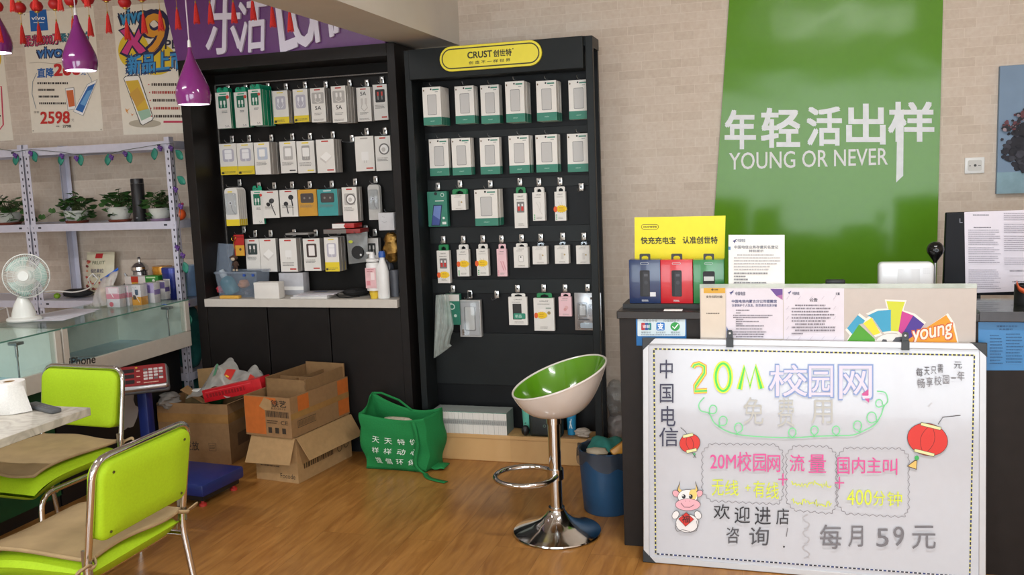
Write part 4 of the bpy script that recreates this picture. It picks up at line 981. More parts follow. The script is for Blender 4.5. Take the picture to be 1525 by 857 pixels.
st_[4] = Vector((st_[4].x, st_[4].y, .005)); vs, fs = ribbon(st_[4:], .03, Vector((.45, .9, 0))); MB().add(vs, fs, 0, True).build('strap', NW, bag, solid=.002)
q1, q2 = PZ(668, 680), PZ(690, 692)
b = MB().grid(lambda u, v: Vector((BX1-.02+.10*u, BY+.03+.09*v, .012+.02*math.sin(PI*u)*math.sin(PI*v)+.004*math.sin(9*u))), 10, 8); b.build('folded_corner', NW, bag, solid=.004)
# writing on the bag front: follows the cloth
def onbag(u, v, n=.0035):
    p = bagp(u*.25, v); return Vector((p.x, p.y-n, p.z))
b = MB()
def bagtext(ch, uc, vc, wu, hv):
    vs, fs, asp = text_mesh(ch); b.add([onbag(uc+(a-.5)*wu, vc+(c-.5)*hv) for a, c in vs], fs)
for r_, line in enumerate(('天天特价', '样样动心', '提倡环保')):
    for k, ch in enumerate(line): bagtext(ch, .24+.175*k, .58-.20*r_, .105, .115)
b.build('printed_writing', ink('#e4efe6'), bag)
b = MB().grid(cr(((BX0+BX1)/2-.02, BY+.08, .22), .1, .05, .04, .4, seed=4, p2=.6), 26, 12, wrap=True)
tag(b.build('paper_bundle', mat('pale_receipts', '#cfc8b4', .8, var=.25, scale=40, bump=.4), sharp=20), 'crumpled pale papers inside the green shopping bag', 'paper')

# ------------------------------------------------------------------ cardboard boxes
CB = mat('cardboard', '#96734d', .8, var=.08, scale=40); CBI = mat('cardboard_inside', '#8a6a45', .85, var=.08, scale=40); CBL = mat('light_cardboard', '#ad8b5f', .8, var=.07, scale=40)
TAPE = mat('packing_tape', '#a37a48', .25, var=.1)
def carton(o, c, ax, w, d, h, m, t=.005, z0=0., bottom=True):
    """open box with real walls: corner c (front left on the floor), axis direction ax (unit, along the front)"""
    ax = Vector(ax).normalized(); ay = Vector((-ax.y, ax.x, 0)); c = Vector((c[0], c[1], z0))
    M = Matrix(((ax.x, ay.x, 0, c.x), (ax.y, ay.y, 0, c.y), (0, 0, 1, c.z), (0, 0, 0, 1)))
    b = MB(); b.T = M; trough(b, 0, w, 0, d, 0, h, t, 0); b.build('box_walls', m, o); return M
def panel(o, name, M, pts, m, t=.004):
    P4 = [M @ Vector(p) for p in pts]; N = (P4[1]-P4[0]).cross(P4[2]-P4[0]).normalized()*t
    n = len(P4); b = MB().add(P4+[p-N for p in P4], [list(range(n)), list(range(n, 2*n))[::-1]]+[(i, n+i, n+(i+1) % n, (i+1) % n) for i in range(n)]); return b.build(name, m, o)
def artplane(M, p, u, v):
    R_ = M.to_3x3(); return Plane(M @ Vector(p), R_ @ Vector(u), R_ @ Vector(v))
# lower right box (light), flaps folded down over its front and side
A0, A1, A2 = PZ(383, 713), PZ(445, 721), PZ(519, 680)
lo = thing('cardboard_box', 'lower cardboard box with folded-down flaps standing on the floor beside the bag', 'box', (0, 0, 0))
ax = (A1-A0).normalized(); w1 = (A1-A0).length; d1 = .47
h1 = PY(444, 640, A1.y).z
hl = .235
M1 = carton(lo, A0, ax, w1, d1, hl, CBL)
panel(lo, 'front_flap', M1, [(-.006, -.006, hl), (w1+.002, -.006, hl), (w1-.006, -.05, hl-.125), (-.02, -.055, hl-.135)], CBL)
panel(lo, 'side_flap', M1, [(w1+.006, -.004, hl), (w1+.006, d1, hl), (w1+.065, d1+.01, hl-.115), (w1+.06, .02, hl-.115)], CBL)
A = Art(artplane(M1, (0, 0, 0), (1, 0, 0), (0, 0, 1)))
A.lines('#5a4630', .03, .085, .15, .07, 1).text('#3b3026', 'Focode', w1*.58, .02, w1*.93, .045)
A.build('printed_front', lo)
A = Art(artplane(M1, (w1, 0, 0), (0, 1, 0), (0, 0, 1)))
A.lines('#5a4630', .05, .09, .3, .06, 1, .9); A.ell('#5a4630', .36, .08, .022).ell(CBL, .36, .08, .017).ell('#5a4630', .42, .085, .022, up=False).ell(CBL, .42, .085, .017); A.build('printed_side', lo)
# upper box, orange and kraft, with dividers
up = thing('cardboard_box', 'upper cardboard box with orange printed end and dividers, on the lower box', 'box', (0, 0, 0))
h2 = .205
cU = M1 @ Vector((-.03, -.02, 0))
M2 = carton(up, cU, ax, w1+.025, d1+.03, h2, CB, z0=hl+.002)
w2, d2 = w1+.025, d1+.03
A = Art(artplane(M2, (0, 0, 0), (1, 0, 0), (0, 0, 1)))
ORG = mat('orange_print', '#c46a2c', .6, var=.08)
A.rect(ORG, .002, .01, w2*.45, h2-.004).rect(ORG, w2*.4, h2*.82, w2*.7, h2-.004, False)
A.poly(CBL, [(w2*.33, h2*.75), (w2*.45, h2*.98), (w2*.62, h2*.9), (w2*.58, h2*.68), (w2*.44, h2*.66)])
A.text('#3d3228', '铁艺', w2*.6, h2*.76, w2*.92, h2*.93, .03).text('#3d3228', 'KD.2012', w2*.6, h2*.70, w2*.9, h2*.745, up=False)
x = w2*.47
while x < w2*.95:
    wd = random.choice((.0015, .0025, .004)); A.rect('#3d3228', x, h2*.5, x+wd, h2*.65, False); x += wd+random.choice((.002, .003))
A.lines('#3d3228', w2*.48, h2*.43, w2*.72, h2*.33, 2).text('#3d3228', 'CE', w2*.78, h2*.33, w2*.93, h2*.42, up=False)
for k in range(3): A.rect('#3d3228', w2*(.5+.15*k), h2*.1, w2*(.58+.15*k), h2*.24, False)
A.build('printed_front', up)
A = Art(artplane(M2, (w2, 0, 0), (0, 1, 0), (0, 0, 1))); A.rect(ORG, d2*.12, h2*.55, d2*.3, h2*.98).rect(ORG, d2*.8, h2*.05, d2*.995, h2*.98, False).rect(TAPE, 0, h2*.45, d2, h2*.6)
A.rect('#3d3228', .05, h2*.2, .2, h2*.38).rect(CB, .053, h2*.215, .197, h2*.365)
x = .058
while x < .19: A.rect('#3d3228', x, h2*.23, x+.003, h2*.35, False); x += .007
A.build('printed_side', up)
b = MB(); b.T = M2
b.box(.02, d2*.3, .01, w2-.012, d2*.31, h2+.055); b.box(.02, d2*.52, .01, w2-.012, d2*.53, h2+.045); b.box(w2*.5, d2*.31, .01, w2*.5+.004, d2-.012, h2+.04)
b.box(.03, d2-.02, .01, w2-.008, d2-.012, h2+.075); b.box(.02, d2*.3, .01, .026, d2-.012, h2+.06); b.box(w2-.02, d2*.3, .01, w2-.014, d2-.012, h2+.06)
b.build('divider_insert', CBI, up)
# big box on the left
C1 = PZ(345, 692); 
big = thing('cardboard_box', 'big open cardboard box of wrappings in front of the dark cabinet', 'box', (0, 0, 0))
axb = Vector((1, .05, 0)).normalized(); wb, db = .43, .26
hb_ = PY(339, 603, C1.y).z
Mb = carton(big, (C1.x-axb.x*wb, C1.y-axb.y*wb), axb, wb, db, hb_, CB)
panel(big, 'side_flap', Mb, [(wb+.002, 0, hb_), (wb+.002, db, hb_), (wb+.1, db+.02, hb_+.05), (wb+.1, .03, hb_+.035)], CB)
panel(big, 'back_flap', Mb, [(.10, db-.003, hb_), (.33, db-.003, hb_), (.34, db-.02, hb_+.16), (.11, db-.02, hb_+.135)], CBL)
panel(big, 'front_flap', Mb, [(.14, .02, hb_+.07), (.28, .012, hb_+.002), (.295, .03, hb_+.001), (.155, .07, hb_+.085)], CBI)
A = Art(artplane(Mb, (0, 0, 0), (1, 0, 0), (0, 0, 1))); A.text('#2f2620', '小心轻放', .06, .07, .24, .12, .02).rect('#6b5137', .30, .07, .345, .115).rect(CB, .303, .073, .342, .112).lines('#4a3a28', .306, .105, .34, .08, 3); A.rect(TAPE, 0, hb_*.68, wb, hb_*.83); A.build('printed_front', big)
A = Art(artplane(Mb, (wb, 0, 0), (0, 1, 0), (0, 0, 1))); A.rect(mat('dark_print', '#6a5037', .8), .08, .08, .2, .15).rect(TAPE, 0, hb_*.68, .3, hb_*.83); A.build('printed_side', big)
# its contents
def inbig(x, y, z): return Mb @ Vector((x, y, z))
rb = thing('red_gift_box', 'long shiny red box lying on top of the big open cardboard box', 'box', (0, 0, 0))
a_, b_ = PY(305, 600.5, 4.07), PY(391, 582.3, 4.07)
a_t = PY(304, 581, 4.07)
ux = (b_-a_); L_ = ux.length; ux.normalize(); hh = (a_t-a_).length
Mr = Matrix.Translation(a_) @ Matrix.Rotation(-math.atan2(ux.z, ux.x), 4, 'Y')
b = MB(); b.T = Mr; b.rbox(0, 0, 0, L_, .10, hh*.95, .003); b.build('carton', mat('gloss_red_card', '#c8202a', .3, coat=.4, var=.06), rb)
PA = Plane(a_, (ux.x, 0, ux.z), (-ux.z, 0, ux.x)); A = Art(PA); A.lines('#8e1218', L_*.06, hh*.62, L_*.8, hh*.3, 1, .9).rect('#e2545a', L_*.05, hh*.72, L_*.84, hh*.76, False).rect('#a5161e', L_*.86, 0, L_*.863, hh*.95, False); A.build('printed_front', rb)
MB().box(*(Vector((a_.x+.06, 4.09, hb_-.04))), a_.x+.30, 4.15, a_.z-.002).build('inner_support', CBI, rb) if False else None
FLM = film('crinkled_wrap', '#b9b9b4', .55)
W0 = PY(350, 580, 4.2)
def wrap(u, v):
    x = -.23+.42*u; top = .17*math.exp(-((u-.42)/.24)**2)+.12*math.exp(-((u-.82)/.16)**2)+.02
    n_ = .012*math.sin(17*u+9*v)+.009*math.sin(31*u*v+5)+.006*math.sin(40*v-13*u)
    yy = 4.09+.20*v; z = W0.z-.035+top*math.sin(PI*(v*.75+.12))+n_
    return Vector((W0.x+x, yy+n_, z))
wr = MB().grid(wrap, 40, 24).build('plastic_wrap', FLM, sharp=25)
tag(wr, 'crumpled clear plastic wrapping heaped on the big cardboard box', 'plastic wrap')
b = MB()
vs, fs = [], []
for (u, v, du, dv, cc) in ((.36, .12, .04, .2, 0),):
    b.grid(lambda s, t: wrap(u+du*s, v+dv*t)+Vector((0, -.004, .002)), 4, 8)
b.build('green_print', mat('film_green_print', '#4f8a6a', .4), wr)
MB().grid(lambda s, t: wrap(.52+.09*s, .2+.2*t)+Vector((0, -.004, .003)), 5, 5).build('red_print', mat('film_red_print', '#c03028', .4), wr)
MB().grid(lambda s, t: wrap(.54+.04*s, .22+.1*t)+Vector((0, -.006, .005)), 4, 4).build('yellow_print', mat('film_yellow_print', '#e0b93a', .4), wr)
MB().grid(lambda s, t: wrap(.86+.09*s, .25+.12*t)+Vector((0, -.004, .003)), 5, 5).build('red_print', mat('film_red_print', '#c03028', .4), wr)
pb = PY(240, 583, 4.1)
tag(MB().grid(cr((pb.x+.03, 4.12, hb_+.005), .05, .06, .045, .45, seed=13, p2=.6), 30, 14, wrap=True).build('plastic_clump', film('clear_clump', '#a8a6a2', .6), sharp=20), 'clump of clear plastic at the left edge of the big cardboard box', 'plastic wrap')
pk = PY(285, 595, 4.12)
b = MB(); b.T = Matrix.Translation((pk.x, 4.12, hb_-.03)) @ Matrix.Rotation(.25, 4, 'Y'); b.rbox(-.05, 0, 0, .06, .05, .06, .003); tag(b.build('brown_packet', mat('olive_card', '#5a4a2c', .7)), 'dull brown packet in the left half of the big cardboard box', 'packet')
pk = PY(315, 578, 4.2)
b = MB(); b.T = Matrix.Translation((pk.x-.03, 4.14, hb_+.055)) @ Matrix.Rotation(-.12, 4, 'Y'); b.rbox(-.08, 0, 0, .06, .05, .012, .002); tag(b.build('white_booklet', PAPER), 'white folded leaflet between the wrapping and the red box', 'leaflet')
pk = PY(320, 565, 4.25)
b = MB(); b.T = Matrix.Translation((pk.x-.035, 4.26, hb_-.05)) @ Matrix.Rotation(.3, 4, 'Y'); b.rbox(-.05, 0, 0, .05, .02, .13, .003); tag(b.build('green_packet', mat('dark_green_card', '#1f6a38', .6)), 'dark green packet upright in the big cardboard box', 'packet')

# ------------------------------------------------------------------ platform scale
BLU = mat('blue_enamel', '#1c2a6a', .4, var=.08)
p = PZ(301, 723, .115)
sc_ = thing('platform_scale', 'blue platform scale with tilted red keypad beside the glass counter', 'scale', (-2.86, 3.68, 0))
q = [PZ(363, 694, .115), PZ(301, 724, .115)]
d_ = (q[0]-q[1]); L2 = d_.length; d_.normalize(); ay = Vector((-d_.y, d_.x, 0))
Ms = Matrix(((d_.x, ay.x, 0, q[1].x), (d_.y, ay.y, 0, q[1].y), (0, 0, 1, 0), (0, 0, 0, 1)))
b = MB(); b.T = Ms; b.rbox(0, 0, .055, L2, .34, .115, .012); b.build('platform', BLU, sc_)
b = MB(); b.T = Ms; b.box(.02, .02, .03, L2-.02, .32, .055); b.build('platform_base', BLACKP, sc_)
for fx in (.04, L2-.04):
    for fy in (.04, .3):
        b = MB(); b.T = Ms; b.lathe([(0, 0), (.018, 0), (.018, .012), (.008, .016), (.008, .032), (0, .032)], (fx, fy, 0), 14); b.build('foot', mat('red_rubber_foot', '#b5332c', .5), sc_)
cp_ = PX(218, 640, -3.02)
CXs, CYs = -3.06, PX(219, 630, -3.06).y
b = MB().rbox(CXs-.028, CYs-.024, .05, CXs+.028, CYs+.024, .53, .005); b.build('column', BLU, sc_)
far = Ms @ Vector((L2*.5, .33, .08)); b = MB().tube([(CXs, CYs, .075), (far.x, far.y, .075)], .02, 8); b.build('column_bracket', BLU, sc_)
hd = Vector((CXs+.005, CYs-.02, .575)); Rz = Matrix.Rotation(math.radians(38), 4, 'Z') @ Matrix.Rotation(math.radians(32), 4, 'X')
Mh = Matrix.Translation(hd) @ Rz
b = MB(); b.T = Mh; b.rbox(-.128, -.085, -.045, .128, .085, .0, .02, 3); b.build('display_head', STEEL, sc_)
b = MB(); b.T = Mh; b.rbox(-.131, -.088, -.05, .131, .088, -.022, .022, 3); b.build('display_base', mat('dark_grey_plastic', '#55585c', .4), sc_)
A = Art(Plane(Mh @ Vector((0, 0, 0)), Mh.to_3x3() @ Vector((1, 0, 0)), Mh.to_3x3() @ Vector((0, 1, 0))))
A.rrect('#8a2428', -.116, -.072, .116, .072, .012)
for k in range(3): A.rrect('#2a2022', -.104, .025-.04*k, -.03, .052-.04*k, .004, k == 0).rect('#e3cdb8', -.02, .03-.04*k, -.004, .036-.04*k, False)
for i in range(4):
    for j in range(4): A.rrect('#c9c4c4' if (i+j) % 5 else '#6b6568', .012+.024*i, .03-.022*j, .031+.024*i, .046-.022*j, .003, i+j == 0)
A.lines('#e3cdb8', .012, -.05, .1, -.062, 1).ell('#d8b040', -.02, .058, .006, up=False)
A.build('keypad', sc_)

# ------------------------------------------------------------------ waste bin and the bags behind it
cB = PZ(898, 772); bx, by = cB.x, cB.y+.115
BINM = mat('blue_bin_plastic', '#234a6c', .45, var=.06)
bn = thing('waste_bin', 'blue round waste bin with a liner between the stand and the desk', 'bin', (bx, by, 0))
MB().lathe([(0, 0), (.102, 0), (.106, .006), (.125, .285), (.122, .285), (.1, .012), (0, .012)], (bx, by, 0), 36).build('bin_body', BINM, bn)
LIN = film('black_liner', '#45474c', .6)
def liner(u, v):
    th = 2*PI*u; 
    if v < .5: r = .118-.02*(1-v*2); z = .18+.11*v*2
    else: r = .13+.006*math.sin(9*th)+.006*(v-.5); z = .292-(v-.5)*2*(.055+.03*max(0, math.sin(th*2+4))+.012*math.sin(7*th))
    return Vector((bx+r*math.cos(th), by+r*math.sin(th), z+.004*math.sin(11*th)))
MB().grid(liner, 56, 12, wrap=True).build('bin_liner', LIN, bn)
tag(MB().grid(lambda u, v: Vector((bx-.08+.15*u, by-.05+.13*v, .30+.025*math.sin(3*u)*math.sin(3*v)-.03*(1-v)+.007*math.sin(11*u+6*v))), 14, 12).build('teal_cloth', mat('teal_paper', '#2b7c72', .8, var=.1, bump=.3), solid=.004), 'crumpled teal paper on top of the waste bin', 'paper')
b = MB(); b.T = Matrix.Translation((bx+.075, by-.06, .30)) @ Matrix.Rotation(math.radians(-35), 4, 'Y') @ Matrix.Rotation(.4, 4, 'Z'); b.rbox(-.045, -.02, -.02, .055, .02, .02, .006); o = b.build('snack_packet', mat('orange_packet', '#d9952e', .4, var=.1)); tag(o, 'orange and yellow packet sticking out of the waste bin', 'packet')
tag(MB().grid(cr((bx-.03, by-.06, .275), .05, .035, .022, .4, seed=31), 24, 10, wrap=True).build('crumpled_tissue', mat('beige_tissue', '#b9aa92', .85, bump=.3)), 'crumpled beige tissue at the front of the waste bin', 'tissue')
for nm, lb, x_, y_, rz_, rr, sd, col, al in (('plastic_bag', 'clear grey plastic bag bundle by the wall behind the waste bin, upper one', 916, 594, (.052, .06, .10), 1, 41, '#8f8e8c', .55), ('plastic_bag', 'pale plastic bag bundle on the floor behind the waste bin', 918, 636, (.052, .06, .075), 1, 43, '#b9b4b4', .6)):
    pp = PY(x_, y_, 4.62); 
    tag(MB().grid(cr((pp.x, 4.62, max(pp.z, rz_[2]+.002)), *rz_, .3, seed=sd, p2=.7), 34, 18, wrap=True).build(nm, film('bag_film_'+col[1:], col, al), sharp=25), lb, 'bag')
tag(MB().grid(cr((PY(918, 655, 4.62).x, 4.62, .045), .055, .065, .044, .15, seed=47, p2=.7), 30, 14, wrap=True).build('dark_bag', mat('dark_bag_film', '#3c3c3f', .35, bump=.4)), 'dark bag lowest behind the waste bin', 'bag')
# ------------------------------------------------------------------ lime chairs
LIME = mat('lime_fabric', '#a9cf12', .75, var=.05, scale=160, bump=.06)
SUEDE = mat('beige_seat_pad', '#a58d68', .95, var=.12, scale=12, bump=.1)
def rtube(pts, r=.0095, n=5, rad=.05):      # tube with rounded corners
    P = [Vector(p) for p in pts]; out = [P[0]]
    for i in range(1, len(P)-1):
        a = (P[i-1]-P[i]); c = (P[i+1]-P[i]); ra = min(rad, a.length*.45, c.length*.45); a = P[i]+a.normalized()*ra; c = P[i]+c.normalized()*ra
        for k in range(n+1):
            t = k/n; out.append(a*(1-t)**2+P[i]*2*t*(1-t)+c*t*t)
    return out+[P[-1]]
def chair(label, loc, rz, pad_label, ties):
    ch = thing('padded_chair', label, 'chair', (0, 0, 0), 'lime padded chairs')
    hw = .207
    # one bent tube per side and across the back
    pts = [(-hw, .27, 0), (-hw, .205, .44), (-hw+.002, .262, .775), (hw-.002, .262, .775), (hw, .205, .44), (hw, .27, 0)]
    MB().tube(rtube(pts, rad=.055), .0105, 12).build('back_frame', CHROME, ch)
    for s in (-1, 1):
        MB().tube(rtube([(s*hw, -.215, 0), (s*hw, -.195, .402), (s*hw, .205, .402)], rad=.06), .0105, 12).build('leg', CHROME, ch)
        MB().box(s*hw-.004, .196, .45, s*hw+.004, .224, .52).build('back_bracket', STEEL, ch)
    MB().cyl((-hw, -.12, .395), (hw, -.12, .395), .008, 10).build('cross_rail', CHROME, ch)
    MB().cyl((-hw, .14, .395), (hw, .14, .395), .008, 10).build('cross_rail', CHROME, ch)
    def pad(b, x0, x1, y0, y1, z0, z1, r): b.rbox(x0, y0, z0, x1, y1, z1, r, 4)
    def seatf(u, v):
        return None
    b = MB()
    n = 24
    def top(u, v):
        x = (u*2-1); y = (v*2-1); ex = (1-abs(x)**6)*(1-abs(y)**6)
        return x, y, ex
    b.grid(lambda u, v: Vector(((u*2-1)*.2, -.215+.42*v, .447+.03*top(u, v)[2]**.4-(.04*(1-v)**6))), n, n)
    b.grid(lambda u, v: Vector((-(u*2-1)*.2, -.215+.42*v, .447-.042*top(u, v)[2]**.4-(.05*(1-v)**6))), n, n)
    b.build('seat', LIME, ch, sharp=60)
    # backrest: rounded slab, leaning with the frame
    b = MB(); zz0, zz1 = .535, .782
    Mk = Matrix.Translation((0, .2222, .538)) @ Matrix.Rotation(math.radians(-9.2), 4, 'X')
    b.T = Mk; H_ = .23; q = []
    for cx, cz, a0 in ((hw-.055, H_-.045, 0), (-hw+.055, H_-.045, 90), (-hw+.045, .03, 180), (hw-.045, .03, 270)):
        rr = .045 if cz > .1 else .03
        for k in range(7):
            a = math.radians(a0+15*k); q.append((cx+rr*math.cos(a), cz+rr*math.sin(a)))
    m = len(q); cen = (0, H_/2)
    rings = [(1, -.018), (1.0, .012), (.985, .02), (.93, .026), (.5, .028)]
    front = [(1, -.018), (.98, -.026), (.92, -.031), (.5, -.033)]
    vs = []
    for s_, y in rings[::-1]+front: vs += [(cen[0]+(x-cen[0])*s_, y, cen[1]+(z-cen[1])*s_) for x, z in q]
    R_ = len(rings)+len(front); fs = [(i*m+k, i*m+(k+1) % m, (i+1)*m+(k+1) % m, (i+1)*m+k) for i in range(R_-1) for k in range(m)]
    fs += [list(range(m))[::-1], list(range((R_-1)*m, R_*m))]
    b.add(vs, fs, 0, True); bk = b.build('backrest', LIME, ch, sharp=50)
    for sx in (-1, 1):
        for z in (.025, .2):
            b = MB(); b.T = Mk; b.cyl((sx*.155, .027, z), (sx*.155, .0295, z), .004, 10); b.build('screw', mat('dark_screw', '#4d4a20', .5), bk)
    ch.location = loc; ch.rotation_euler = (0, 0, rz)
    # the tied-on pad lies on the seat: a thing of its own
    pd = thing('seat_pad', pad_label, 'cushion', (0, 0, 0), 'beige tied seat pads')
    b = MB()
    def padf(u, v, dz): 
        x = (u*2-1); y = (v*2-1); k = 1+.03*math.sin(5*u+2)*abs(y)
        return Vector((x*.192*k*(.94+.05*v), -.19+.40*v+.012*math.sin(6*u), .484+dz+.004*math.sin(7*u+4*v)-.02*(1-v)**8))
    b.grid(lambda u, v: padf(u, v, .012), 16, 16); b.grid(lambda u, v: padf(1-u, v, .001), 16, 16)
    rim = [padf(i/15, 0, .0065) for i in range(15)]+[padf(1, i/15, .0065) for i in range(15)]+[padf(1-i/15, 1, .0065) for i in range(15)]+[padf(0, 1-i/15, .0065) for i in range(15)]
    b.tube(rim, .0065, 8, True); b.build('pad_body', SUEDE, pd, sharp=70)
    for s in (-1, 1):
        p = [Vector((s*.17, .2, .487)), Vector((s*.205, .235, .478)), Vector((s*.216, .2, .47)), Vector((s*.225, .18, .45)), Vector((s*.222, .17, .40))]
        vs, fs = ribbon(p, .014, Vector((0, .5, .85))); MB().add(vs, fs, 0, True).build('tie', SUEDE, pd, solid=.003)
        p = [Vector((s*.205, .225, .478)), Vector((s*.24, .24, .492)), Vector((s*.262, .22, .475)), Vector((s*.235, .21, .468))]
        vs, fs = ribbon(p, .012, Vector((0, .5, .85))); MB().add(vs, fs, 0, True).build('tie', SUEDE, pd, solid=.003)
    pd.location = loc; pd.rotation_euler = (0, 0, rz)
chair('lime green padded chair standing behind the marble table, facing the room', (-2.785, 2.76, 0), math.radians(-3), 'beige tied-on pad on the lime chair behind the table', 1)
chair('lime green padded chair in the foreground, seen from behind', (-2.035, 2.14, 0), math.radians(-90), 'beige tied-on pad on the foreground lime chair', 1)

# ------------------------------------------------------------------ small marble table with tissue roll and remote
def marble():
    m = mat('pale_marble', '#bdb5a7', .18, var=.0); nt = m.node_tree; b = nt.nodes['Principled BSDF']
    tc = nt.nodes.new('ShaderNodeTexCoord'); n1 = nt.nodes.new('ShaderNodeTexNoise'); n1.inputs['Scale'].default_value = 9; n1.inputs['Detail'].default_value = 8; n1.inputs['Distortion'].default_value = 2.2
    r = nt.nodes.new('ShaderNodeValToRGB'); r.color_ramp.elements[0].position = .38; r.color_ramp.elements[1].position = .6
    r.color_ramp.elements[0].color = (*lin('#b0aa9e'), 1); r.color_ramp.elements[1].color = (*lin('#cfc9bd'), 1)
    nt.links.new(tc.outputs['Object'], n1.inputs[0]); nt.links.new(n1.outputs['Fac'], r.inputs[0]); nt.links.new(r.outputs[0], b.inputs['Base Color']); return m
tbx = -2.302
tab_ = thing('small_table', 'pale marble-topped table at the left edge holding a tissue roll', 'table', (-2.72, 1.93, 0))
boxpart('tabletop', (-3.12, 1.35, .722, tbx, 2.525, .75), marble(), tab_, .002)
MB().lathe([(0, 0), (.24, 0), (.24, .012), (.06, .03), (.035, .05), (.035, .70), (.12, .722), (0, .722)], (-2.78, 1.93, 0), 32).build('pedestal', mat('table_leg_paint', '#b3aea5', .4), tab_)
c = Vector((-2.545, 2.43, .7505))
tr = thing('tissue_roll', 'white tissue roll standing on the marble table', 'tissue roll', c)
MB().lathe([(.018, 0), (.048, 0), (.05, .003), (.05, .105), (.048, .108), (.02, .108), (.018, .105), (.018, 0)], c, 40).build('roll', mat('tissue', '#ecebe8', .9, bump=.08, scale=200), tr)
MB().lathe([(.0165, 0), (.0175, 0), (.0175, .107), (.0165, .107), (.0165, 0)], c, 24).build('core', CBL, tr)
b = MB().grid(lambda u, v: c+Vector((.0508*math.cos(-.9+.9*u)+.004*u*u+(.016*u*(1-v)), .0508*math.sin(-.9+.9*u)+.004*u+.012*u*(1-v), .104*v*(1-.12*u)+.002)), 10, 8); b.build('loose_sheet', mat('tissue', '#ecebe8'), tr)
rm = thing('remote_control', 'dark grey remote control lying on the marble table beside the tissue roll', 'remote', (0, 0, 0))
e0, e1 = PZ(47, 606, .75), PZ(80, 615, .75); d_ = e1-e0; L2 = d_.length+.02; d_.normalize()
M_ = Matrix(((d_.x, -d_.y, 0, e0.x), (d_.y, d_.x, 0, e0.y), (0, 0, 1, .7505), (0, 0, 0, 1)))
b = MB(); b.T = M_; b.rbox(0, -.02, 0, L2, .02, .016, .006); b.build('remote_body', mat('dark_grey_plastic', '#55585c'), rm)
A = Art(Plane(M_ @ Vector((0, 0, .016)), M_.to_3x3() @ Vector((1, 0, 0)), M_.to_3x3() @ Vector((0, 1, 0))))
for i in range(5):
    for j in range(3): A.ell('#8d9094', .03+i*L2*.14, -.011+.011*j, .0035, n=8, up=False)
A.build('buttons', rm)

# ------------------------------------------------------------------ glass counters
CRE = mat('cream_panel', '#cfcac0', .45, var=.03); INN = mat('pale_green_panel', '#eef1ea', .5, var=.03); DGR = mat('dark_green_panel', '#0c4a2a', .5, var=.08); BLK = mat('black_panel', '#15171a', .4, var=.1)
XF = -3.205; XBk = -3.70; ZT = .87
GREENEDGE = mat('glass_edge', '#5f8f80', .15, alpha=.8)
GTOP = glass('counter_glass', '#f4faf7', .2)
def counter(label, y0, y1, base, lamp_y):
    o = thing('glass_counter', label, 'counter', ((XF+XBk)/2, (y0+y1)/2, 0), 'glass counters along the left aisle')
    boxpart('base_panel', (XBk, y0, .0605, XF-.09, y1, .60), base, o)
    boxpart('front_rail', (XF-.02, y0, .603, XF, y1, .688), CRE, o, .002)
    boxpart('case_floor', (XBk+.01, y0, .603, XF-.021, y1, .63), mat('pale_blue_sheet', '#a9c6d6', .25, var=.12, scale=5), o)
    boxpart('case_back', (XBk, y0, .603, XBk+.01, y1, .862), INN, o)
    for yy in (y0, y1-.01): boxpart('case_end', (XBk+.01, yy, .63, XF-.04, yy+.01, .862), INN, o)
    boxpart('corner_post', (XF-.035, y0, .69, XF, y0+.035, .862), CRE, o, .002)
    boxpart('corner_post', (XF-.035, y1-.035, .69, XF, y1, .862), CRE, o, .002)
    boxpart('front_glass', (XF-.014, y0+.036, .689, XF-.009, y1-.036, .862), GLASS, o)
    boxpart('top_glass', (XBk, y0, .863, XF+.004, y1, ZT), GTOP, o)
    boxpart('glass_edge', (XF+.0042, y0, .8632, XF+.0062, y1, ZT-.0002), GREENEDGE, o)
    b = MB().rbox(XF-.10, lamp_y-.022, .825, XF-.05, lamp_y+.022, .84, .003).cyl((XF-.075, lamp_y, .632), (XF-.075, lamp_y, .825), .004, 10).cyl((XF-.075, lamp_y, .77), (XF-.075, lamp_y, .82), .007, 10)
    b.build('display_bracket', STEEL, o)
    boxpart('skirting', (XBk, y0, 0, XF-.1, y1, .06), BLK, o)
    return o
c1 = counter('nearer glass counter with dark green base, carrying the fan', 2.05, 3.375, DGR, 3.19)
c2 = counter('farther glass counter with black base, carrying the boxed cigarettes-sized packs', 3.385, 4.33, BLK, PX(250, 460, XF-.07).y)
c2['label'] = 'farther glass counter with black base, carrying the small bagged boxes'
A = Art(PLX(XF), True); A.text('#2a2a2a', 'iPhone', 103, 546, 142, 533.5, .03, -5); A.build('printed_lettering', c2)
# white apple emblem on the black base: body with bite, and leaf
A = Art(PLX(XF-.09)); cy_, cz_ = PX(187, 606, XF-.09).y, PX(187, 606, XF-.09).z
k = .125
body = [(0, .62), (.2, .7), (.45, .72), (.72, .55), (.56, .38), (.5, .15), (.58, -.1), (.8, -.25), (.62, -.65), (.35, -.95), (.15, -.95), (0, -.9), (-.15, -.95), (-.38, -.95), (-.68, -.55), (-.82, 0), (-.78, .4), (-.5, .7), (-.25, .72)]
A.poly('#b9bcc0', [(cy_+x*k, cz_+y*k) for x, y in body]).poly('#b9bcc0', [(cy_+x*k, cz_+y*k) for x, y in ((0, .8), (.05, 1.05), (.25, 1.28), (.4, 1.3), (.36, 1.05), (.2, .86))], False); A.build('emblem', c2)
for k_, (y_, r_) in enumerate(((3.62, .14),)):
    b = MB().lathe([(0, 0), (r_, 0), (r_*1.02, .006), (r_, .012), (0, .012)], (-3.42, y_, .631), 36, sx=.9, sy=1.5); o = b.build('display_plate', mat('glossy_blue_grey', '#5f8aa6', .1, var=.1)); tag(o, 'oval blue-grey display plate inside the farther glass counter', 'plate')
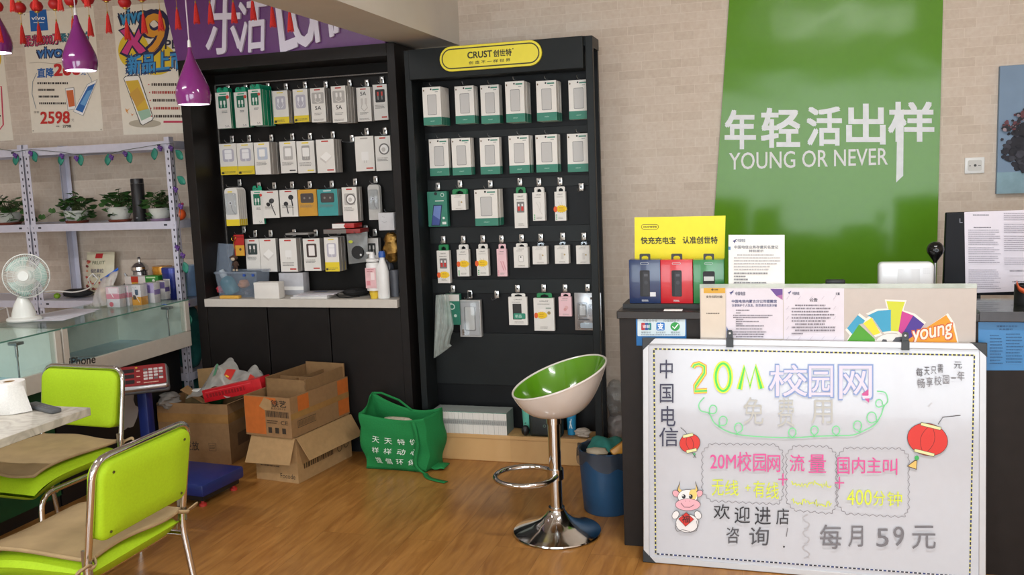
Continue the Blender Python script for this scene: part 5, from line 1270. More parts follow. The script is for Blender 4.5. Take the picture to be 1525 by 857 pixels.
# papers on the glass
b = MB(); b.T = Matrix.Translation((-3.50, 3.70, ZT+.001)) @ Matrix.Rotation(math.radians(12), 4, 'Z'); b.box(-.105, -.15, 0, .105, .15, .001); tag(b.build('paper_sheet', mat('cool_paper', '#dcdce6', .6)), 'white sheet of paper lying on the glass beside the fan', 'paper')
b = MB(); b.T = Matrix.Translation((-3.56, 3.78, ZT+.0025)) @ Matrix.Rotation(math.radians(-4), 4, 'Z'); b.box(-.105, -.15, 0, .105, .15, .001); tag(b.build('paper_sheet', mat('cool_paper', '#dcdce6')), 'second sheet of paper half under the zip bag on the glass', 'paper')
# ------------------------------------------------------------------ fan
fx_, fy_ = -3.60, 3.57
fan = thing('desk_fan', 'white desk fan with mint blades standing on the nearer glass counter end', 'fan', (fx_, fy_, ZT))
FW_ = mat('fan_white', '#e2e3dd', .35, var=.02); MINTB = film('mint_blade', '#cdeee4', .7)
fy_ = 3.36-.06 if False else fy_
b = MB().lathe([(0, 0), (.085, 0), (.088, .006), (.085, .014), (.07, .02), (0, .024)], (fx_, fy_, ZT), 36, sy=.85); b.build('base', FW_, fan)
b = MB().lathe([(.062, .018), (.058, .04), (.045, .08), (.03, .105), (.022, .12), (0, .12)], (fx_, fy_, ZT), 28, sy=.85); b.build('stand', FW_, fan)
ctr = PY(39, 411, fy_); 
nrm = Vector((.5, -.84, .06)).normalized(); uu = Vector((0, 0, 1)).cross(nrm).normalized(); vv_ = nrm.cross(uu)
MB().tube([(fx_, fy_, ZT+.11), ctr-nrm*.055+Vector((0, 0, -.05)), ctr-nrm*.06], .02, 12).build('neck', mat('mint_neck', '#a9d8cc', .35), fan)
b = MB().tube([ctr-nrm*.1, ctr-nrm*.085, ctr-nrm*.03], .04, 20, rs=[.022, .042, .045]); b.build('motor_housing', FW_, fan)
RG = .106
b = MB(); 
for k in range(72):
    a = 2*PI*k/72; d = uu*math.cos(a)+vv_*math.sin(a)
    b.tube([ctr+nrm*.052+d*.018, ctr+nrm*.045+d*RG*.6, ctr+nrm*.022+d*RG*.92, ctr+nrm*0+d*RG, ctr-nrm*.03+d*RG*.9, ctr-nrm*.05+d*RG*.35], .0012, 4, caps=False)
for rr, nn in ((1., 0.), (.72, .037), (.45, .048)):
    b.tube([ctr+nrm*nn+(uu*math.cos(t)+vv_*math.sin(t))*RG*rr for t in [2*PI*i/40 for i in range(40)]], .0032 if rr == 1 else .0012, 6, True)
b.build('grille', FW_, fan)
b = MB().cyl(ctr+nrm*.048, ctr+nrm*.056, .024, 20); b.build('badge', FW_, fan)
for k in range(3):
    b = MB()
    def bl(u, v, k=k):
        a = 2*PI*k/3+1.5*(u-.5)*(.55+.45*v); r = .026+.068*v; d = uu*math.cos(a)+vv_*math.sin(a)
        return ctr+d*r+nrm*(.012*(u-.5)*2)
    b.grid(bl, 9, 8); b.build('blade', MINTB, fan, solid=.0015)
MB().cyl(ctr-nrm*.02, ctr+nrm*.025, .028, 20).build('hub', mat('mint_neck', '#a9d8cc'), fan)
tag(MB().tube(rtube([(fx_-.02, fy_-.07, ZT+.006), PZ(10, 458, ZT+.005), PZ(0, 462, ZT+.005), (-4.1, 3.5, ZT+.006)], rad=.1), .0035, 8).build('fan_cable', WHITEP), 'white cable running left from the fan across the glass', 'cable')
# ------------------------------------------------------------------ slotted-angle racks
RACK = mat('white_angle_steel', '#c9c9d8', .4, .1, var=.04); SLOT = mat('slot_dark', '#2d2d38', .6, var=0)
def angle_post(o, x, y, sx, sy, h=1.78):
    b = MB(); w = .036; t = .0022
    b.box(min(x, x+sx*w), min(y, y+sy*t), 0, max(x, x+sx*w), max(y, y+sy*t), h); b.box(min(x, x+sx*t), min(y, y+sy*w), 0, max(x, x+sx*t), max(y, y+sy*w), h)
    z = .05
    while z < h-.02:
        b.box(min(x+sx*.013, x+sx*.021), y-.0006 if sy > 0 else y-.0004, z, max(x+sx*.013, x+sx*.021), y+.0004 if sy > 0 else y+.0006, z+.014, 1)
        b.box(x-.0006, min(y+sy*.013, y+sy*.021), z, x+.0006, max(y+sy*.013, y+sy*.021), z+.014, 1); z += .04
    return b.build('post', [RACK, SLOT], o)
def rack(label, x0, x1):
    o = thing('storage_rack', label, 'rack', ((x0+x1)/2, 4.56, 0), 'white slotted steel racks')
    y0, y1 = 4.40, 4.72
    for x, sx in ((x0, 1), (x1, -1)):
        angle_post(o, x, y0, sx, 1); angle_post(o, x, y1, sx, -1)
    for z in (1.755, 1.305, .845, .42, .08):
        b = MB().box(x0+.003, y0+.003, z-.004, x1-.003, y1-.003, z); b.box(x0+.0, y0-.003, z-.042, x1, y0-.0007, z+.002).box(x0, y1+.0007, z-.042, x1, y1+.003, z+.002).box(x1+.0008, y0, z-.042, x1+.003, y1, z+.002).box(x0-.003, y0, z-.042, x0-.0008, y1, z+.002)
        for xx in (x0+.055, x1-.08): b.rbox(xx, y0-.0036, z-.024, xx+.022, y0-.0031, z-.014, .0002, 1, 1)
        for xx in (x0+.016, x1-.016): b.cyl((xx, y0-.003, z-.018), (xx, y0-.008, z-.018), .006, 6)
        b.build('shelf', [RACK, SLOT], o)
    return o
RX0, RX1 = -4.315, -3.295
rack('white slotted steel rack holding the potted plants and tea canisters', RX0, RX1)
rack('white slotted steel rack cut by the left edge, carrying one potted plant', RX0-.008-1.02, RX0-.008)
# leaf and grape garland along the top shelf and down the corner post
GG = mat('garland_leaf', '#1f7d6a', .5, var=.15); GP = mat('garland_grape', '#5d3a86', .4, var=.2); GC = mat('garland_cord', '#3a4a3c', .7)
gar = thing('leaf_garland', 'garland of green leaves and purple grapes along the rack top and down its corner post', 'garland', (-3.8, 4.385, 1.2))
YG = 4.384
pts = []
def zp(x, y): return 0+x/3.897, 200+y/3.897
grapes = [(90, 125), (180, 112), (360, 128), (445, 142), (648, 135), (728, 115), (930, 82), (993, 82), (1020, 322), (1050, 420), (1030, 660), (1062, 705)]
leaves = [(90, 148, 10), (200, 130, -15), (352, 148, 5), (467, 150, 0), (625, 148, 10), (750, 135, -10), (895, 115, 5), (1040, 120, -40), (1052, 268, -50), (1075, 775, -15)]
gp = [zp(*q) for q in grapes]+[(240+213/5.36, 400+292/5.36)]
lp = [(*zp(x, y), a) for x, y, a in leaves]+[(240+220/5.36, 400+415/5.36, 5)]
cord = sorted([q for q in gp[:7]])
MB().tube([PY(0, 222, YG)]+[PY(x, y-6, YG) for x, y in cord]+[PY(258, 213, YG)]+[PY(x, y-3, YG) for x, y in gp[8:]]+[PY(284, 500, YG)], .0016, 5).build('cord', GC, gar)
for x, y in gp:
    p = PY(x, y, YG); b = MB()
    for dx, dz in ((0, 0), (.009, .003), (-.008, .004), (.003, -.009), (-.004, .010)): b.sphere((p.x+dx, p.y-.003, p.z+dz), .0085, seg=10)
    b.build('grape', GP, gar)
for x, y, a in lp:
    p = PY(x, y, YG); Mx = Matrix.Translation(p+Vector((0, -.004, 0))) @ Matrix.Rotation(math.radians(a), 4, 'Y')
    b = MB(); b.T = Mx
    b.grid(lambda u, v: Vector(((u-.5)*.044*math.sin(PI*min(1, max(0, v*.96+.02)))**.7, .006*abs(u-.5)*2-.003*math.sin(6*v), (v-.5)*.066)), 7, 9); b.build('leaf', GG, gar, solid=.0012)
# potted plants
POTW = mat('white_glazed_pot', '#c9cbc3', .25, coat=.4, var=.05); SAU = mat('terracotta_saucer', '#7a3a2a', .6); LEAF = mat('plant_leaf', '#355c28', .5, var=.35, scale=14); SOIL = mat('soil', '#2e251d', .95)
def plant(label, cx, base_y, half, rz_, seed, n=70, spread=.11, Y=4.52, potm=None, ph=.075, trail=True, saum=None):
    p = PY(cx, base_y, Y); z0 = 1.3055; x = p.x
    o = thing('potted_plant', label, 'plant', (x, Y, z0), 'potted plants on the upper rack shelf')
    r = half
    MB().lathe([(0, .008), (r*.66, .008), (r*.7, .012), (r*.92, ph*.55), (r, ph*.92), (r*1.04, ph), (r*.95, ph), (r*.9, ph*.85), (0, ph*.85)], (x, Y, z0), 28).build('pot', potm or POTW, o)
    MB().lathe([(0, 0), (r*.85, 0), (r*.95, .014), (r*.9, .015), (r*.8, .006), (0, .006)], (x, Y, z0), 24).build('saucer', saum or SAU, o)
    MB().lathe([(0, ph*.86), (r*.88, ph*.86)], (x, Y, z0), 20).build('soil', SOIL, o)
    rnd = random.Random(seed); b = MB(); sm = MB()
    for k in range(n):
        a = rnd.uniform(0, 2*PI); d = rnd.uniform(.1, 1)**.6*spread; hh = ph+rnd.uniform(.015, .11)*(1.15-d/spread*.6) if rnd.random() < .75 else ph-rnd.uniform(0, .05)
        if hh < ph: d = max(d, r*1.1)
        q = Vector((x+d*math.cos(a), Y+d*math.sin(a)*.75, z0+max(.02, hh))); s = rnd.uniform(.02, .031)
        dirv = Vector((math.cos(a), math.sin(a), rnd.uniform(-.5, .3))).normalized(); sd = dirv.cross(Vector((0, 0, 1))).normalized(); nn = sd.cross(dirv)
        R_ = Matrix.Rotation(rnd.uniform(-.7, .7), 3, dirv); sd = R_ @ sd; nn = R_ @ nn
        out = [(0, -.35), (.5, -.75), (.95, -.3), (.8, .45), (.35, .85), (0, 1.1), (-.35, .85), (-.8, .45), (-.95, -.3), (-.5, -.75)]
        vs = [q+dirv*.2*s]+[q+sd*u*s+dirv*v*s-nn*s*.25*(u*u) for u, v in out]
        b.add(vs, [(0, i+1, (i+1) % 10+1) for i in range(10)], 0, True)
        sm.tube([Vector((x+rnd.uniform(-.02, .02), Y+rnd.uniform(-.02, .02), z0+ph*.85)), (q+Vector((x, Y, z0+ph+.05)))/2+Vector((0, 0, .01)), q], .0014, 4, caps=False)
    if trail:
        pth = [Vector((x-.03, Y-.03, z0+ph)), Vector((x-.11, Y-.07, z0+ph-.01)), Vector((x-.17, Y-.09, z0+.03)), Vector((x-.23, Y-.09, z0+.015))]
        sm.tube(pth, .0016, 4)
        for t in (1, 2, 3):
            q = pth[t]; 
            for s_ in (-1, 1): b.add([q]+[q+Vector((u*.02+s_*.012, -.004*abs(u), .012+v*.02)) for u, v in ((0, -.6), (.8, -.2), (.6, .6), (0, 1), (-.6, .6), (-.8, -.2))], [(0, i+1, (i+1) % 6+1) for i in range(6)], 0, True)
    b.build('leaf_crown', LEAF, o); sm.build('stem', mat('plant_stem', '#4b5a34', .6), o)
plant('potted plant with a long trailing stem in the middle of the upper shelf', 115, 330, .072, 0, 1)
plant('potted plant in a fully visible white pot beside the black cylinder', 179, 328, .07, 0, 2, trail=False, ph=.088)
plant('potted plant in a pale pot behind the right corner post of the rack', 239, 322, .064, 0, 3, n=60, trail=False, saum=mat('lilac_saucer', '#8f7690', .5))
plant('potted plant in a white pot behind the double rack posts at the left', 12, 333, .085, 0, 4, n=60, spread=.16, trail=False)
p = PY(209, 328, 4.50)
o = thing('vacuum_flask', 'slim black flask standing between two potted plants', 'flask', (0, 0, 0)); zt = PY(209, 266, 4.5).z; r = .037; b = p.z
MB().lathe([(0, 0), (r*.96, 0), (r, .004), (r, zt-1.3055-.03), (r*.98, zt-1.3055-.029), (0, zt-1.3055-.029)], (p.x, 4.5, 1.3055), 28).build('flask_body', mat('matt_black', '#141417', .5), o)
MB().lathe([(0, zt-1.3055-.0285), (r*.99, zt-1.3055-.0285), (r*.99, zt-1.3055-.004), (r*.94, zt-1.3055), (0, zt-1.3055)], (p.x, 4.5, 1.3055), 28).build('flask_lid', mat('matt_black_lid', '#202024', .35), o)
A = Art(PLY(4.5-r-.0002)); A.rect('#8c8c90', p.x+.002, 1.325, p.x+.016, 1.33); A.build('printed_logo', o)
p = PY(264, 316, 4.44)
o = thing('orange_figurine_pot', 'small round orange pot with pink flower behind the rack corner post', 'pot', (0, 0, 0))
ORP = mat('orange_glaze', '#d8592a', .3, var=.05); MB().sphere((p.x, 4.46, 1.3055+.036), .036, .036, .0355, 20).build('pot_body', ORP, o)
b = MB()
for k in range(6): b.sphere((p.x+.02*math.cos(k), 4.46+.02*math.sin(k), 1.3055+.088+.006*(k % 2)), .009, seg=8)
b.build('flower', mat('pink_flower', '#c9456e', .5), o); MB().cyl((p.x, 4.46, 1.36), (p.x, 4.46, 1.39), .003, 6).build('stem', LEAF, o)

TS = film('teal_sack', '#2f6a66', .95)
for z0, z1, lb, sd in ((.422, .795, 'dark teal plastic sack on the middle rack shelf beside the corner post', 81), (.083, .37, 'dark teal plastic sack on the lowest rack shelf beside the corner post', 83)):
    tag(MB().grid(cr((-3.40, 4.56, (z0+z1)/2), .085, .09, (z1-z0)/2, .12, seed=sd, p2=.45), 30, 18, wrap=True).build('plastic_sack', TS, sharp=25), lb, 'sack')
# things on the lower rack shelf (z .845)
ZR = .8475
def can(name, label, px, Y, m, lidm, art=None, z0=ZR):
    q, q2 = PY(px[0], px[3], Y), PY(px[2], px[1], Y); r = (q2.x-q.x)/2; cx = (q.x+q2.x)/2; h = q2.z-z0
    o = thing(name, label, 'canister', (cx, Y, z0))
    MB().lathe([(0, 0), (r*.97, 0), (r, .003), (r, h*.84), (0, h*.84)], (cx, Y, z0), 32).build('can_body', m, o)
    MB().lathe([(0, h*.84), (r*1.03, h*.84), (r*1.03, h*.985), (r*.98, h), (0, h)], (cx, Y, z0), 32).build('can_lid', lidm, o)
    if art:
        b = MB(); b.grid(lambda u, v: Vector((cx+(r+.0006)*math.sin((u-.6)*.75), Y-(r+.0006)*math.cos((u-.6)*.75), z0+h*(.22+.45*v))), 8, 2); lb = b.build('paper_label', mat('pale_label', '#d9d6d0', .6), o)
    return o
can('tea_canister', 'tall blue tea canister with a pale label on the lower rack shelf', (247, 398, 270, 438), 4.46, mat('blue_tin', '#232f7a', .25, .2, var=.05), mat('blue_tin_lid', '#2a368a', .25, .2), True)
can('tea_canister', 'golden tea canister behind the blue canister on the lower rack shelf', (233, 396, 253, 436), 4.57, mat('gold_tin', '#c98a2c', .3, .4, var=.08), mat('gold_tin_lid', '#d6973a', .25, .4))
can('tea_canister', 'pale blue tea canister at the right corner post of the rack', (279-7, 395, 290, 440), 4.62, mat('pale_blue_tin', '#8fb0d6', .3, .1, var=.12, scale=20), mat('pale_blue_lid', '#9cbde0', .3))
# kettle
p = PY(211, 430, 4.6)
kt = thing('steel_kettle', 'small steel kettle with a black handle on the lower rack shelf', 'kettle', (p.x, 4.6, ZR))
kz = ZR
kt.scale = (1, 1, 1)
MB().lathe([(0, 0), (.052, 0), (.056, .02), (.05, .09), (.042, .125), (.04, .13), (0, .13)], (p.x, 4.6, kz), 28).build('kettle_body', STEEL, kt)
MB().lathe([(.046, .128), (.054, .134), (.052, .15), (.03, .168), (.008, .174), (.007, .186), (.012, .192), (.007, .2), (0, .2)], (p.x, 4.6, kz), 28).build('lid', CHROME, kt)
MB().tube(rtube([(p.x+.045, 4.57, kz+.13), (p.x+.075, 4.55, kz+.13), (p.x+.07, 4.55, kz+.03), (p.x+.05, 4.57, kz+.02)], rad=.03), .011, 10).build('handle', BLACKP, kt)
MB().tube([(p.x-.05, 4.59, kz+.05), (p.x-.08, 4.57, kz+.1), (p.x-.09, 4.565, kz+.12)], .008, 8, rs=[.012, .008, .006]).build('spout', STEEL, kt)
kt.scale = (.95, .95, 1.2)
# snack pouch leaning at the back
q0, q1 = PY(129, 437, 4.66), PY(164, 376, 4.66)
sp_ = thing('snack_pouch', 'stand-up fruit snack pouch printed with fruit, leaning on the wall behind the zip bag', 'pouch', ((q0.x+q1.x)/2, 4.66, ZR))
w_, h_ = q1.x-q0.x, q1.z-ZR
def pch(u, v): return Vector((q0.x+w_*(.03*(1-v)*(.5-u)+u)+.012*v, 4.655-.03*math.sin(PI*u)*math.sin(PI*min(1, v*.9+.1))**.7+.03*v, ZR+h_*v))
b = MB().grid(pch, 12, 14).grid(lambda u, v: pch(1-u, v)*1+Vector((0, .05*math.sin(PI*u)*(1-v)+.004, 0)), 12, 14); b.build('pouch_body', mat('cream_pouch', '#d6cfb4', .35, var=.05), sp_)
def onp(x0, z0, x1, z1, m, body=None, nseg=4):
    b = MB()
    if body: vs, fs, a_ = text_mesh(body); b.add([pch(x0+(x1-x0)*u, z0+(z1-z0)*v)+Vector((0, -.002, 0)) for u, v in vs], fs)
    else: b.grid(lambda u, v: pch(x0+(x1-x0)*u, z0+(z1-z0)*v)+Vector((0, -.0015, 0)), nseg, nseg)
    return b
onp(.36, .86, .62, .97, 0).build('printed_logo', ink('#b5282a'), sp_); onp(.28, .72, .74, .8, 0, 'FRUIT').build('printed_lettering', ink('#5f6a50'), sp_)
onp(.24, .52, .72, .62, 0, '酸奶果粒').build('printed_lettering', ink('#343a6a'), sp_); onp(.32, .42, .64, .5, 0, '麦片').build('printed_lettering', ink('#343a6a'), sp_)
rnd = random.Random(5); b = MB()
for k in range(26):
    u, v = (rnd.uniform(.05, .95), rnd.uniform(.05, .36)) if k < 20 else (rnd.uniform(.02, .15), rnd.uniform(.4, .8)); c = pch(u, v)+Vector((0, -.0025-.0002*k, 0)); r = rnd.uniform(.008, .014)
    b.add([c+Vector((r*math.cos(a), 0, r*.8*math.sin(a))) for a in [2*PI*i/7+rnd.random() for i in range(7)]][:7], [list(range(7))], k % 3)
b.build('printed_fruit', [ink('#a8433a'), ink('#c47a5a'), ink('#7d3b36')], sp_)
# zip bag with blue slider, leaning, with yellow contents
q0 = PZ(135, 460, ZT); 
zb = thing('zip_bag', 'clear zip bag with a bright blue slider standing on the glass counter', 'bag', (0, 0, 0))
za, zb2 = PY(132, 458, 4.02), PY(180, 385, 4.02)
def zf(u, v):
    a = PY(133+26*u, 459-3*u, 4.02); c = PY(149+27*u, 418-17*u, 4.10); p = a.lerp(c, v); p.z = max(p.z, ZT+.002)
    p += Vector((0, -.03*math.sin(PI*u)*math.sin(PI*v*.9)+.006*math.sin(14*u+8*v), .004*math.sin(9*u))); return p
ZF = film('zip_film', '#c9c3c0', .45)
b = MB().grid(zf, 18, 18).grid(lambda u, v: zf(u, v)+Vector((0, .05*math.sin(PI*u)*(1-v)+.004, 0)), 14, 10); b.build('bag_film', ZF, zb)
vs, fs = ribbon([zf(0, 1), zf(.5, 1), zf(1, 1)], .014, Vector((0, -.3, 1)).normalized()); MB().add(vs, fs).build('zip_slider', mat('zip_blue', '#1f5fc4', .4), zb, solid=.006)
pp = PZ(155, 452, ZT); b = MB().grid(cr((pp.x, pp.y+.02, ZT+.045), .03, .025, .042, .4, seed=61, p2=.7), 20, 12, wrap=True); tag(b.build('yellow_snack', mat('yellow_snack', '#d6a95a', .7, var=.25, bump=.4)), 'yellow packet beside the zip bag on the glass counter', 'packet')
# small bagged packs in a row on the glass
def pack(name, label, px, m, bottomm, d, deep, art=None):
    q = PZ((px[0]+px[2])/2, px[3], ZT); Y = q.y; a, c = PY(px[0], px[3], Y), PY(px[2], px[3], Y); t = PY((px[0]+px[2])/2, px[1], Y)
    o = thing(name, label, 'box', (0, 0, 0)); w, h = c.x-a.x, t.z-ZT
    MB().rbox(a.x, Y, ZT+.0006, c.x, Y+d, ZT+h, .0015).build('carton', m, o)
    A = Art(PLY(Y)); x0, z0 = a.x, ZT
    if art == 'pink': A.rect('#e7c7cc', x0, z0+h*.42, x0+w, z0+h).rect('#d98a98', x0, z0+h*.42, x0+w, z0+h*.66).rect('#f2e6e6', x0+w*.2, z0+h*.7, x0+w*.9, z0+h*.95, False).ell('#d06a74', x0+w*.35, z0+h*.16, w*.16, up=False).stroke('#f6eeee', [(x0+w*.2, z0+h*.95), (x0+w*.55, z0+h*.5)], w*.06)
    if art == 'amber': A.rect('#dd9a2c', x0, z0, x0+w, z0+h*.42).rect('#3a556a', x0+w*.5, z0+h*.5, x0+w*.78, z0+h*.78).rect('#4a3a2a', x0+w*.3, z0+h*.28, x0+w*.6, z0+h*.5, False).text('#55504a', '1:1', x0+w*.35, z0+h*.84, x0+w*.62, z0+h*.92).stroke('#efe6da', [(x0+w*.3, z0+h*.75), (x0+w*.85, z0+h*.15)], w*.05)
    if art == 'lilac': A.rect('#b9a8cf', x0, z0+h*.5, x0+w, z0+h).rect('#7d68a8', x0+w*.3, z0+h*.5, x0+w*.6, z0+h*.9)
    if art == 'mixed': A.rect('#c7b24a', x0, z0+h*.3, x0+w*.4, z0+h*.6).rect('#6a5a9a', x0+w*.45, z0+h*.6, x0+w, z0+h*.95, False)
    A.build('printed_front', o)
    A = Art(PLX(c.x)); y0 = Y
    A.rect({'pink': '#d98a98', 'amber': '#dd9a2c', 'lilac': '#8d7ab8', 'mixed': '#6a5a9a'}[art], y0, z0+h*(.42 if art != 'amber' else 0), y0+d, z0+h*(.66 if art != 'amber' else .42)); A.build('printed_side', o)
    MB().rbox(a.x-.003, Y-.004, ZT+.0003, c.x+.004, Y+d+.003, ZT+h+.004, .003).build('clear_sleeve', CLEARP, o)
    return o
LILW = mat('pack_white', '#dedad8', .4)
pack('small_pack', 'pink and white wrapped pack, leftmost of the row on the glass counter', (160, 428, 179, 458.5), LILW, 0, .05, 1, 'pink')
pack('small_pack', 'pink banded wrapped pack second in the row on the glass counter', (180, 426, 193, 456), LILW, 0, .05, 1, 'pink')
pack('small_pack', 'white and amber wrapped pack in the middle of the row on the glass counter', (194.5, 425, 211, 455), LILW, 0, .055, 1, 'amber')
pack('small_pack', 'lilac and white wrapped pack right of the amber pack', (217, 422, 231, 452), LILW, 0, .05, 1, 'lilac')
pack('small_pack', 'lilac and yellow wrapped pack, rightmost of the row on the glass counter', (234, 419, 247, 446.5), LILW, 0, .04, 1, 'mixed')
ZS2 = ZR
a_, c_ = PY(186, 424, 4.44), PY(216, 412, 4.44)
o = thing('tea_box', 'white box with a red and yellow band lying behind the small packs', 'box', (0, 0, 0)); MB().rbox(a_.x, 4.44, ZS2, c_.x, 4.50, c_.z, .002).build('carton', LILW, o)
A = Art(PLY(4.44)); w = c_.x-a_.x; hh = c_.z-ZS2; A.rect('#c23a26', a_.x+w*.32, ZS2+hh*.75, a_.x+w*.66, ZS2+hh).rect('#e0b13a', a_.x+w*.34, ZS2+hh*.55, a_.x+w*.64, ZS2+hh*.75, False); A.build('printed_front', o)
a_, c_ = PY(216.5, 424, 4.44), PY(235, 411, 4.44)
o = thing('tea_box', 'green box lying beside the banded white box on the rack shelf', 'box', (0, 0, 0)); MB().rbox(a_.x, 4.44, ZS2, c_.x, 4.50, c_.z, .002).build('carton', mat('green_tea_card', '#2f8a34', .4, var=.1), o)
A = Art(PLY(4.44)); w = c_.x-a_.x; hh = c_.z-ZS2; A.ell('#e6eee0', a_.x+w*.65, ZS2+hh*.8, w*.1).rect('#bfe0b0', a_.x+w*.1, ZS2+hh*.9, a_.x+w*.8, ZS2+hh*.96, False); A.build('printed_front', o)
p = PY(184, 426, 4.5); o = thing('black_jar', 'small black jar beside the steel kettle', 'jar', (p.x, 4.5, ZR))
MB().lathe([(0, 0), (.018, 0), (.018, .07), (0, .07)], (p.x, 4.53, ZR), 18).build('jar_body', BLACKP, o); MB().lathe([(0, .0705), (.0195, .0705), (.0195, .085), (.006, .088), (.004, .1), (0, .1)], (p.x, 4.53, ZR), 18).build('jar_lid', BLACKP, o)
p = PZ(245, 455, ZT); vs, fs = ribbon([Vector((p.x-.02, p.y, ZT+.004)), Vector((p.x, p.y-.01, ZT+.008)), Vector((p.x+.02, p.y-.005, ZT+.003))], .012, Vector((0, 1, 0))); tag(MB().add(vs, fs).build('blue_tag', mat('zip_blue', '#1f5fc4'), solid=.001), 'small blue plastic tag at the glass edge', 'tag')
p = PY(115, 433, 4.55); tag(MB().grid(cr((p.x, 4.55, ZR+.026), .10, .06, .025, .2, seed=71, p2=.6), 30, 12, wrap=True).build('black_cloth_bag', mat('black_fabric', '#1c1c1e')), 'low black cloth bag on the lower rack shelf beside the snack pouch', 'bag')
p = PY(90, 434, 4.5); tag(MB().sphere((p.x, 4.47, ZR+.018), .02, .02, .0175).build('lime_ball', mat('lime_plastic', '#7fa82a', .5)), 'small lime green ball on the lower rack shelf', 'ball')
pc = [PY(60, 437, 4.43), PY(80, 434, 4.42), PY(110, 437, 4.42), PY(128, 433, 4.42), PY(136, 428, 4.4)]
tag(MB().tube(rtube([p+Vector((0, 0, .004)) for p in pc], rad=.05)+[PY(131, 415, 4.38), PY(138, 408, 4.38), PY(146, 416, 4.38), PY(140, 424, 4.4)], .004, 8).build('white_cable', WHITEP), 'white cable looping along the lower rack shelf', 'cable')

# ------------------------------------------------------------------ posters on the brick wall
PW = PLY(YW)
POST = mat('poster_paper', '#ece3d2', .6, var=.02)
def poster(label, quad):
    P = Plane((0, YW-.0015, 0), (1, 0, 0), (0, 0, 1)); b = MB()
    uv = [P.px(*q) for q in quad]; b.prism(uv, P, .0012, back=-.0012); o = thing('poster', label, 'poster', (sum(u for u, v in uv)/4, YW-.002, min(v for u, v in uv)))
    b.build('sheet', POST, o); return o, Art(P, True)
po, A = poster('phone poster with blue square logo and large red price, hanging behind the middle pendant', [(32, 20), (139, 9), (154, 195), (48, 198)])
A.poly('#1f63b0', [(44, 16), (69, 14), (72, 45), (46, 47)]).text('#ffffff', 'vivo', 47, 30, 67, 24.5, .04, -.8).rect('#cfdcf0', 50, 33, 66, 34, False)
A.text('#3a2334', '柔光2000万', 37, 70, 88, 53, .09, -4).text('#c9406a', '柔光2000万', 38, 69.5, 87, 53.5, .02, -4)
A.text('#27364a', '柔光自拍', 89, 63, 132, 50, .09, -3).text('#3b8a9a', '柔光自拍', 90, 62.5, 131, 50.5, .02, -3)
A.text('#24244a', 'vivo', 55, 87, 93, 71, .16, -2).text('#3f78b8', 'vivo', 56, 86, 92, 72, .06, -2)
A.stroke('#b5a894', [(44, 94), (60, 93), (80, 95), (100, 92), (130, 94)], .8)
A.text('#2b62a8', '直降', 56, 116, 80, 102, .05, -1).text('#c92a2c', '200', 81, 113, 120, 96, .09, -2).text('#2b62a8', '元', 121, 112, 128, 105, .03)
A.stroke('#6d7f92', [(55, 109), (49, 122), (48, 140), (54, 162)], .7).stroke('#6d7f92', [(130, 108), (136, 118), (138, 130)], .7, up=False)
for k, (y, w) in enumerate(((124, 46), (134, 26), (144, 30), (154, 40))): A.lines('#3a3432', 56+k, y-2, 56+k+w, y+2, 1, .75, .05)
A.poly('#8f8a86', [(97.4, 131.4), (110.6, 130.2), (113.6, 162.5), (101.4, 164.6)]).poly('#f4f2f0', [(98, 132), (110, 131), (113, 162), (102, 164)]).poly('#d06a3c', [(99, 135), (109.5, 134), (112, 158), (103, 159.5)])
A.poly('#8f8a86', [(130.4, 125.5), (145.6, 118), (124.4, 172.8), (109.3, 166.4)]).poly('#f4f2f0', [(131, 126), (145, 119), (124, 172), (110, 166)]).poly('#2f6ab0', [(131.5, 129), (142.5, 124), (123.5, 168), (113, 163.5)]).poly('#6fa6d8', [(131, 136), (138, 133), (127, 158), (120, 155)])
A.text('#c9302c', '2598', 61, 184.5, 104, 167, .05, -1).text('#8a8078', '元', 107, 181, 111, 177).text('#8a8078', '现售', 51, 169, 59, 165.5, up=False).text('#4a4440', '2798', 94, 190, 106, 186, .04).lines('#8a8078', 84, 186.5, 89, 190, 1)
for x, y in ((37, 22), (136, 12), (151, 193), (50, 195)): A.ell('#5a5550', x, y, .8, n=8, up=False)
A.build('printed_artwork', po)
po, A = poster('phone poster with pink and orange lettering and a golden phone, beside the purple sign', [(167, 9), (283, 1), (287, 198), (184, 201)])
A.ell('#e3c22e', 199, 75, 23, 27, 24).ell('#e3c22e', 232, 88, 30, 24, 24, up=False)
A.text('#1f2a44', 'vivo', 177, 38, 218, 15, .16, -5).text('#3a92c4', 'vivo', 179, 37, 216, 17, .07, -5)
A.poly('#232048', [(176, 45), (192, 38), (200, 52), (207, 36), (220, 40), (208, 62), (222, 76), (207, 86), (197, 71), (190, 86), (178, 80), (190, 60)])
A.poly('#cf3f86', [(179, 46), (190, 41), (200, 57), (208, 40), (216, 43), (205, 62), (218, 75), (208, 81), (197, 67), (190, 82), (181, 78), (192, 60)])
A.text('#232048', '9', 210, 83, 249, 18, .1, -2).text('#e39a2c', '9', 214, 81, 246, 22, .03, -2)
A.text('#2b2b40', 'PLUS', 246, 73, 288, 60, .05, -2)
A.text('#1d3a68', '新品上市', 189, 113, 275, 82, .12, -10).text('#3a8fc9', '新品上市', 191, 111, 273, 84, .05, -10)
A.ell('#b9ae9a', 216, 184, 24, 6, 24)
A.poly('#4a4540', [(184, 117), (187, 113), (206, 112), (209, 115), (229, 176), (227, 180), (213, 187), (209, 185)]).poly('#f4f1ea', [(185, 117), (188, 114), (206, 113), (208, 116), (228, 176), (226, 179), (213, 186), (210, 184)])
A.poly('#d9b23c', [(187, 121), (206, 119), (226, 173), (211, 180)]).poly('#cfa045', [(193, 140), (205, 130), (216, 148), (204, 160)]).poly('#9fc0a8', [(205, 166), (222.5, 162), (226, 173), (211, 180)])
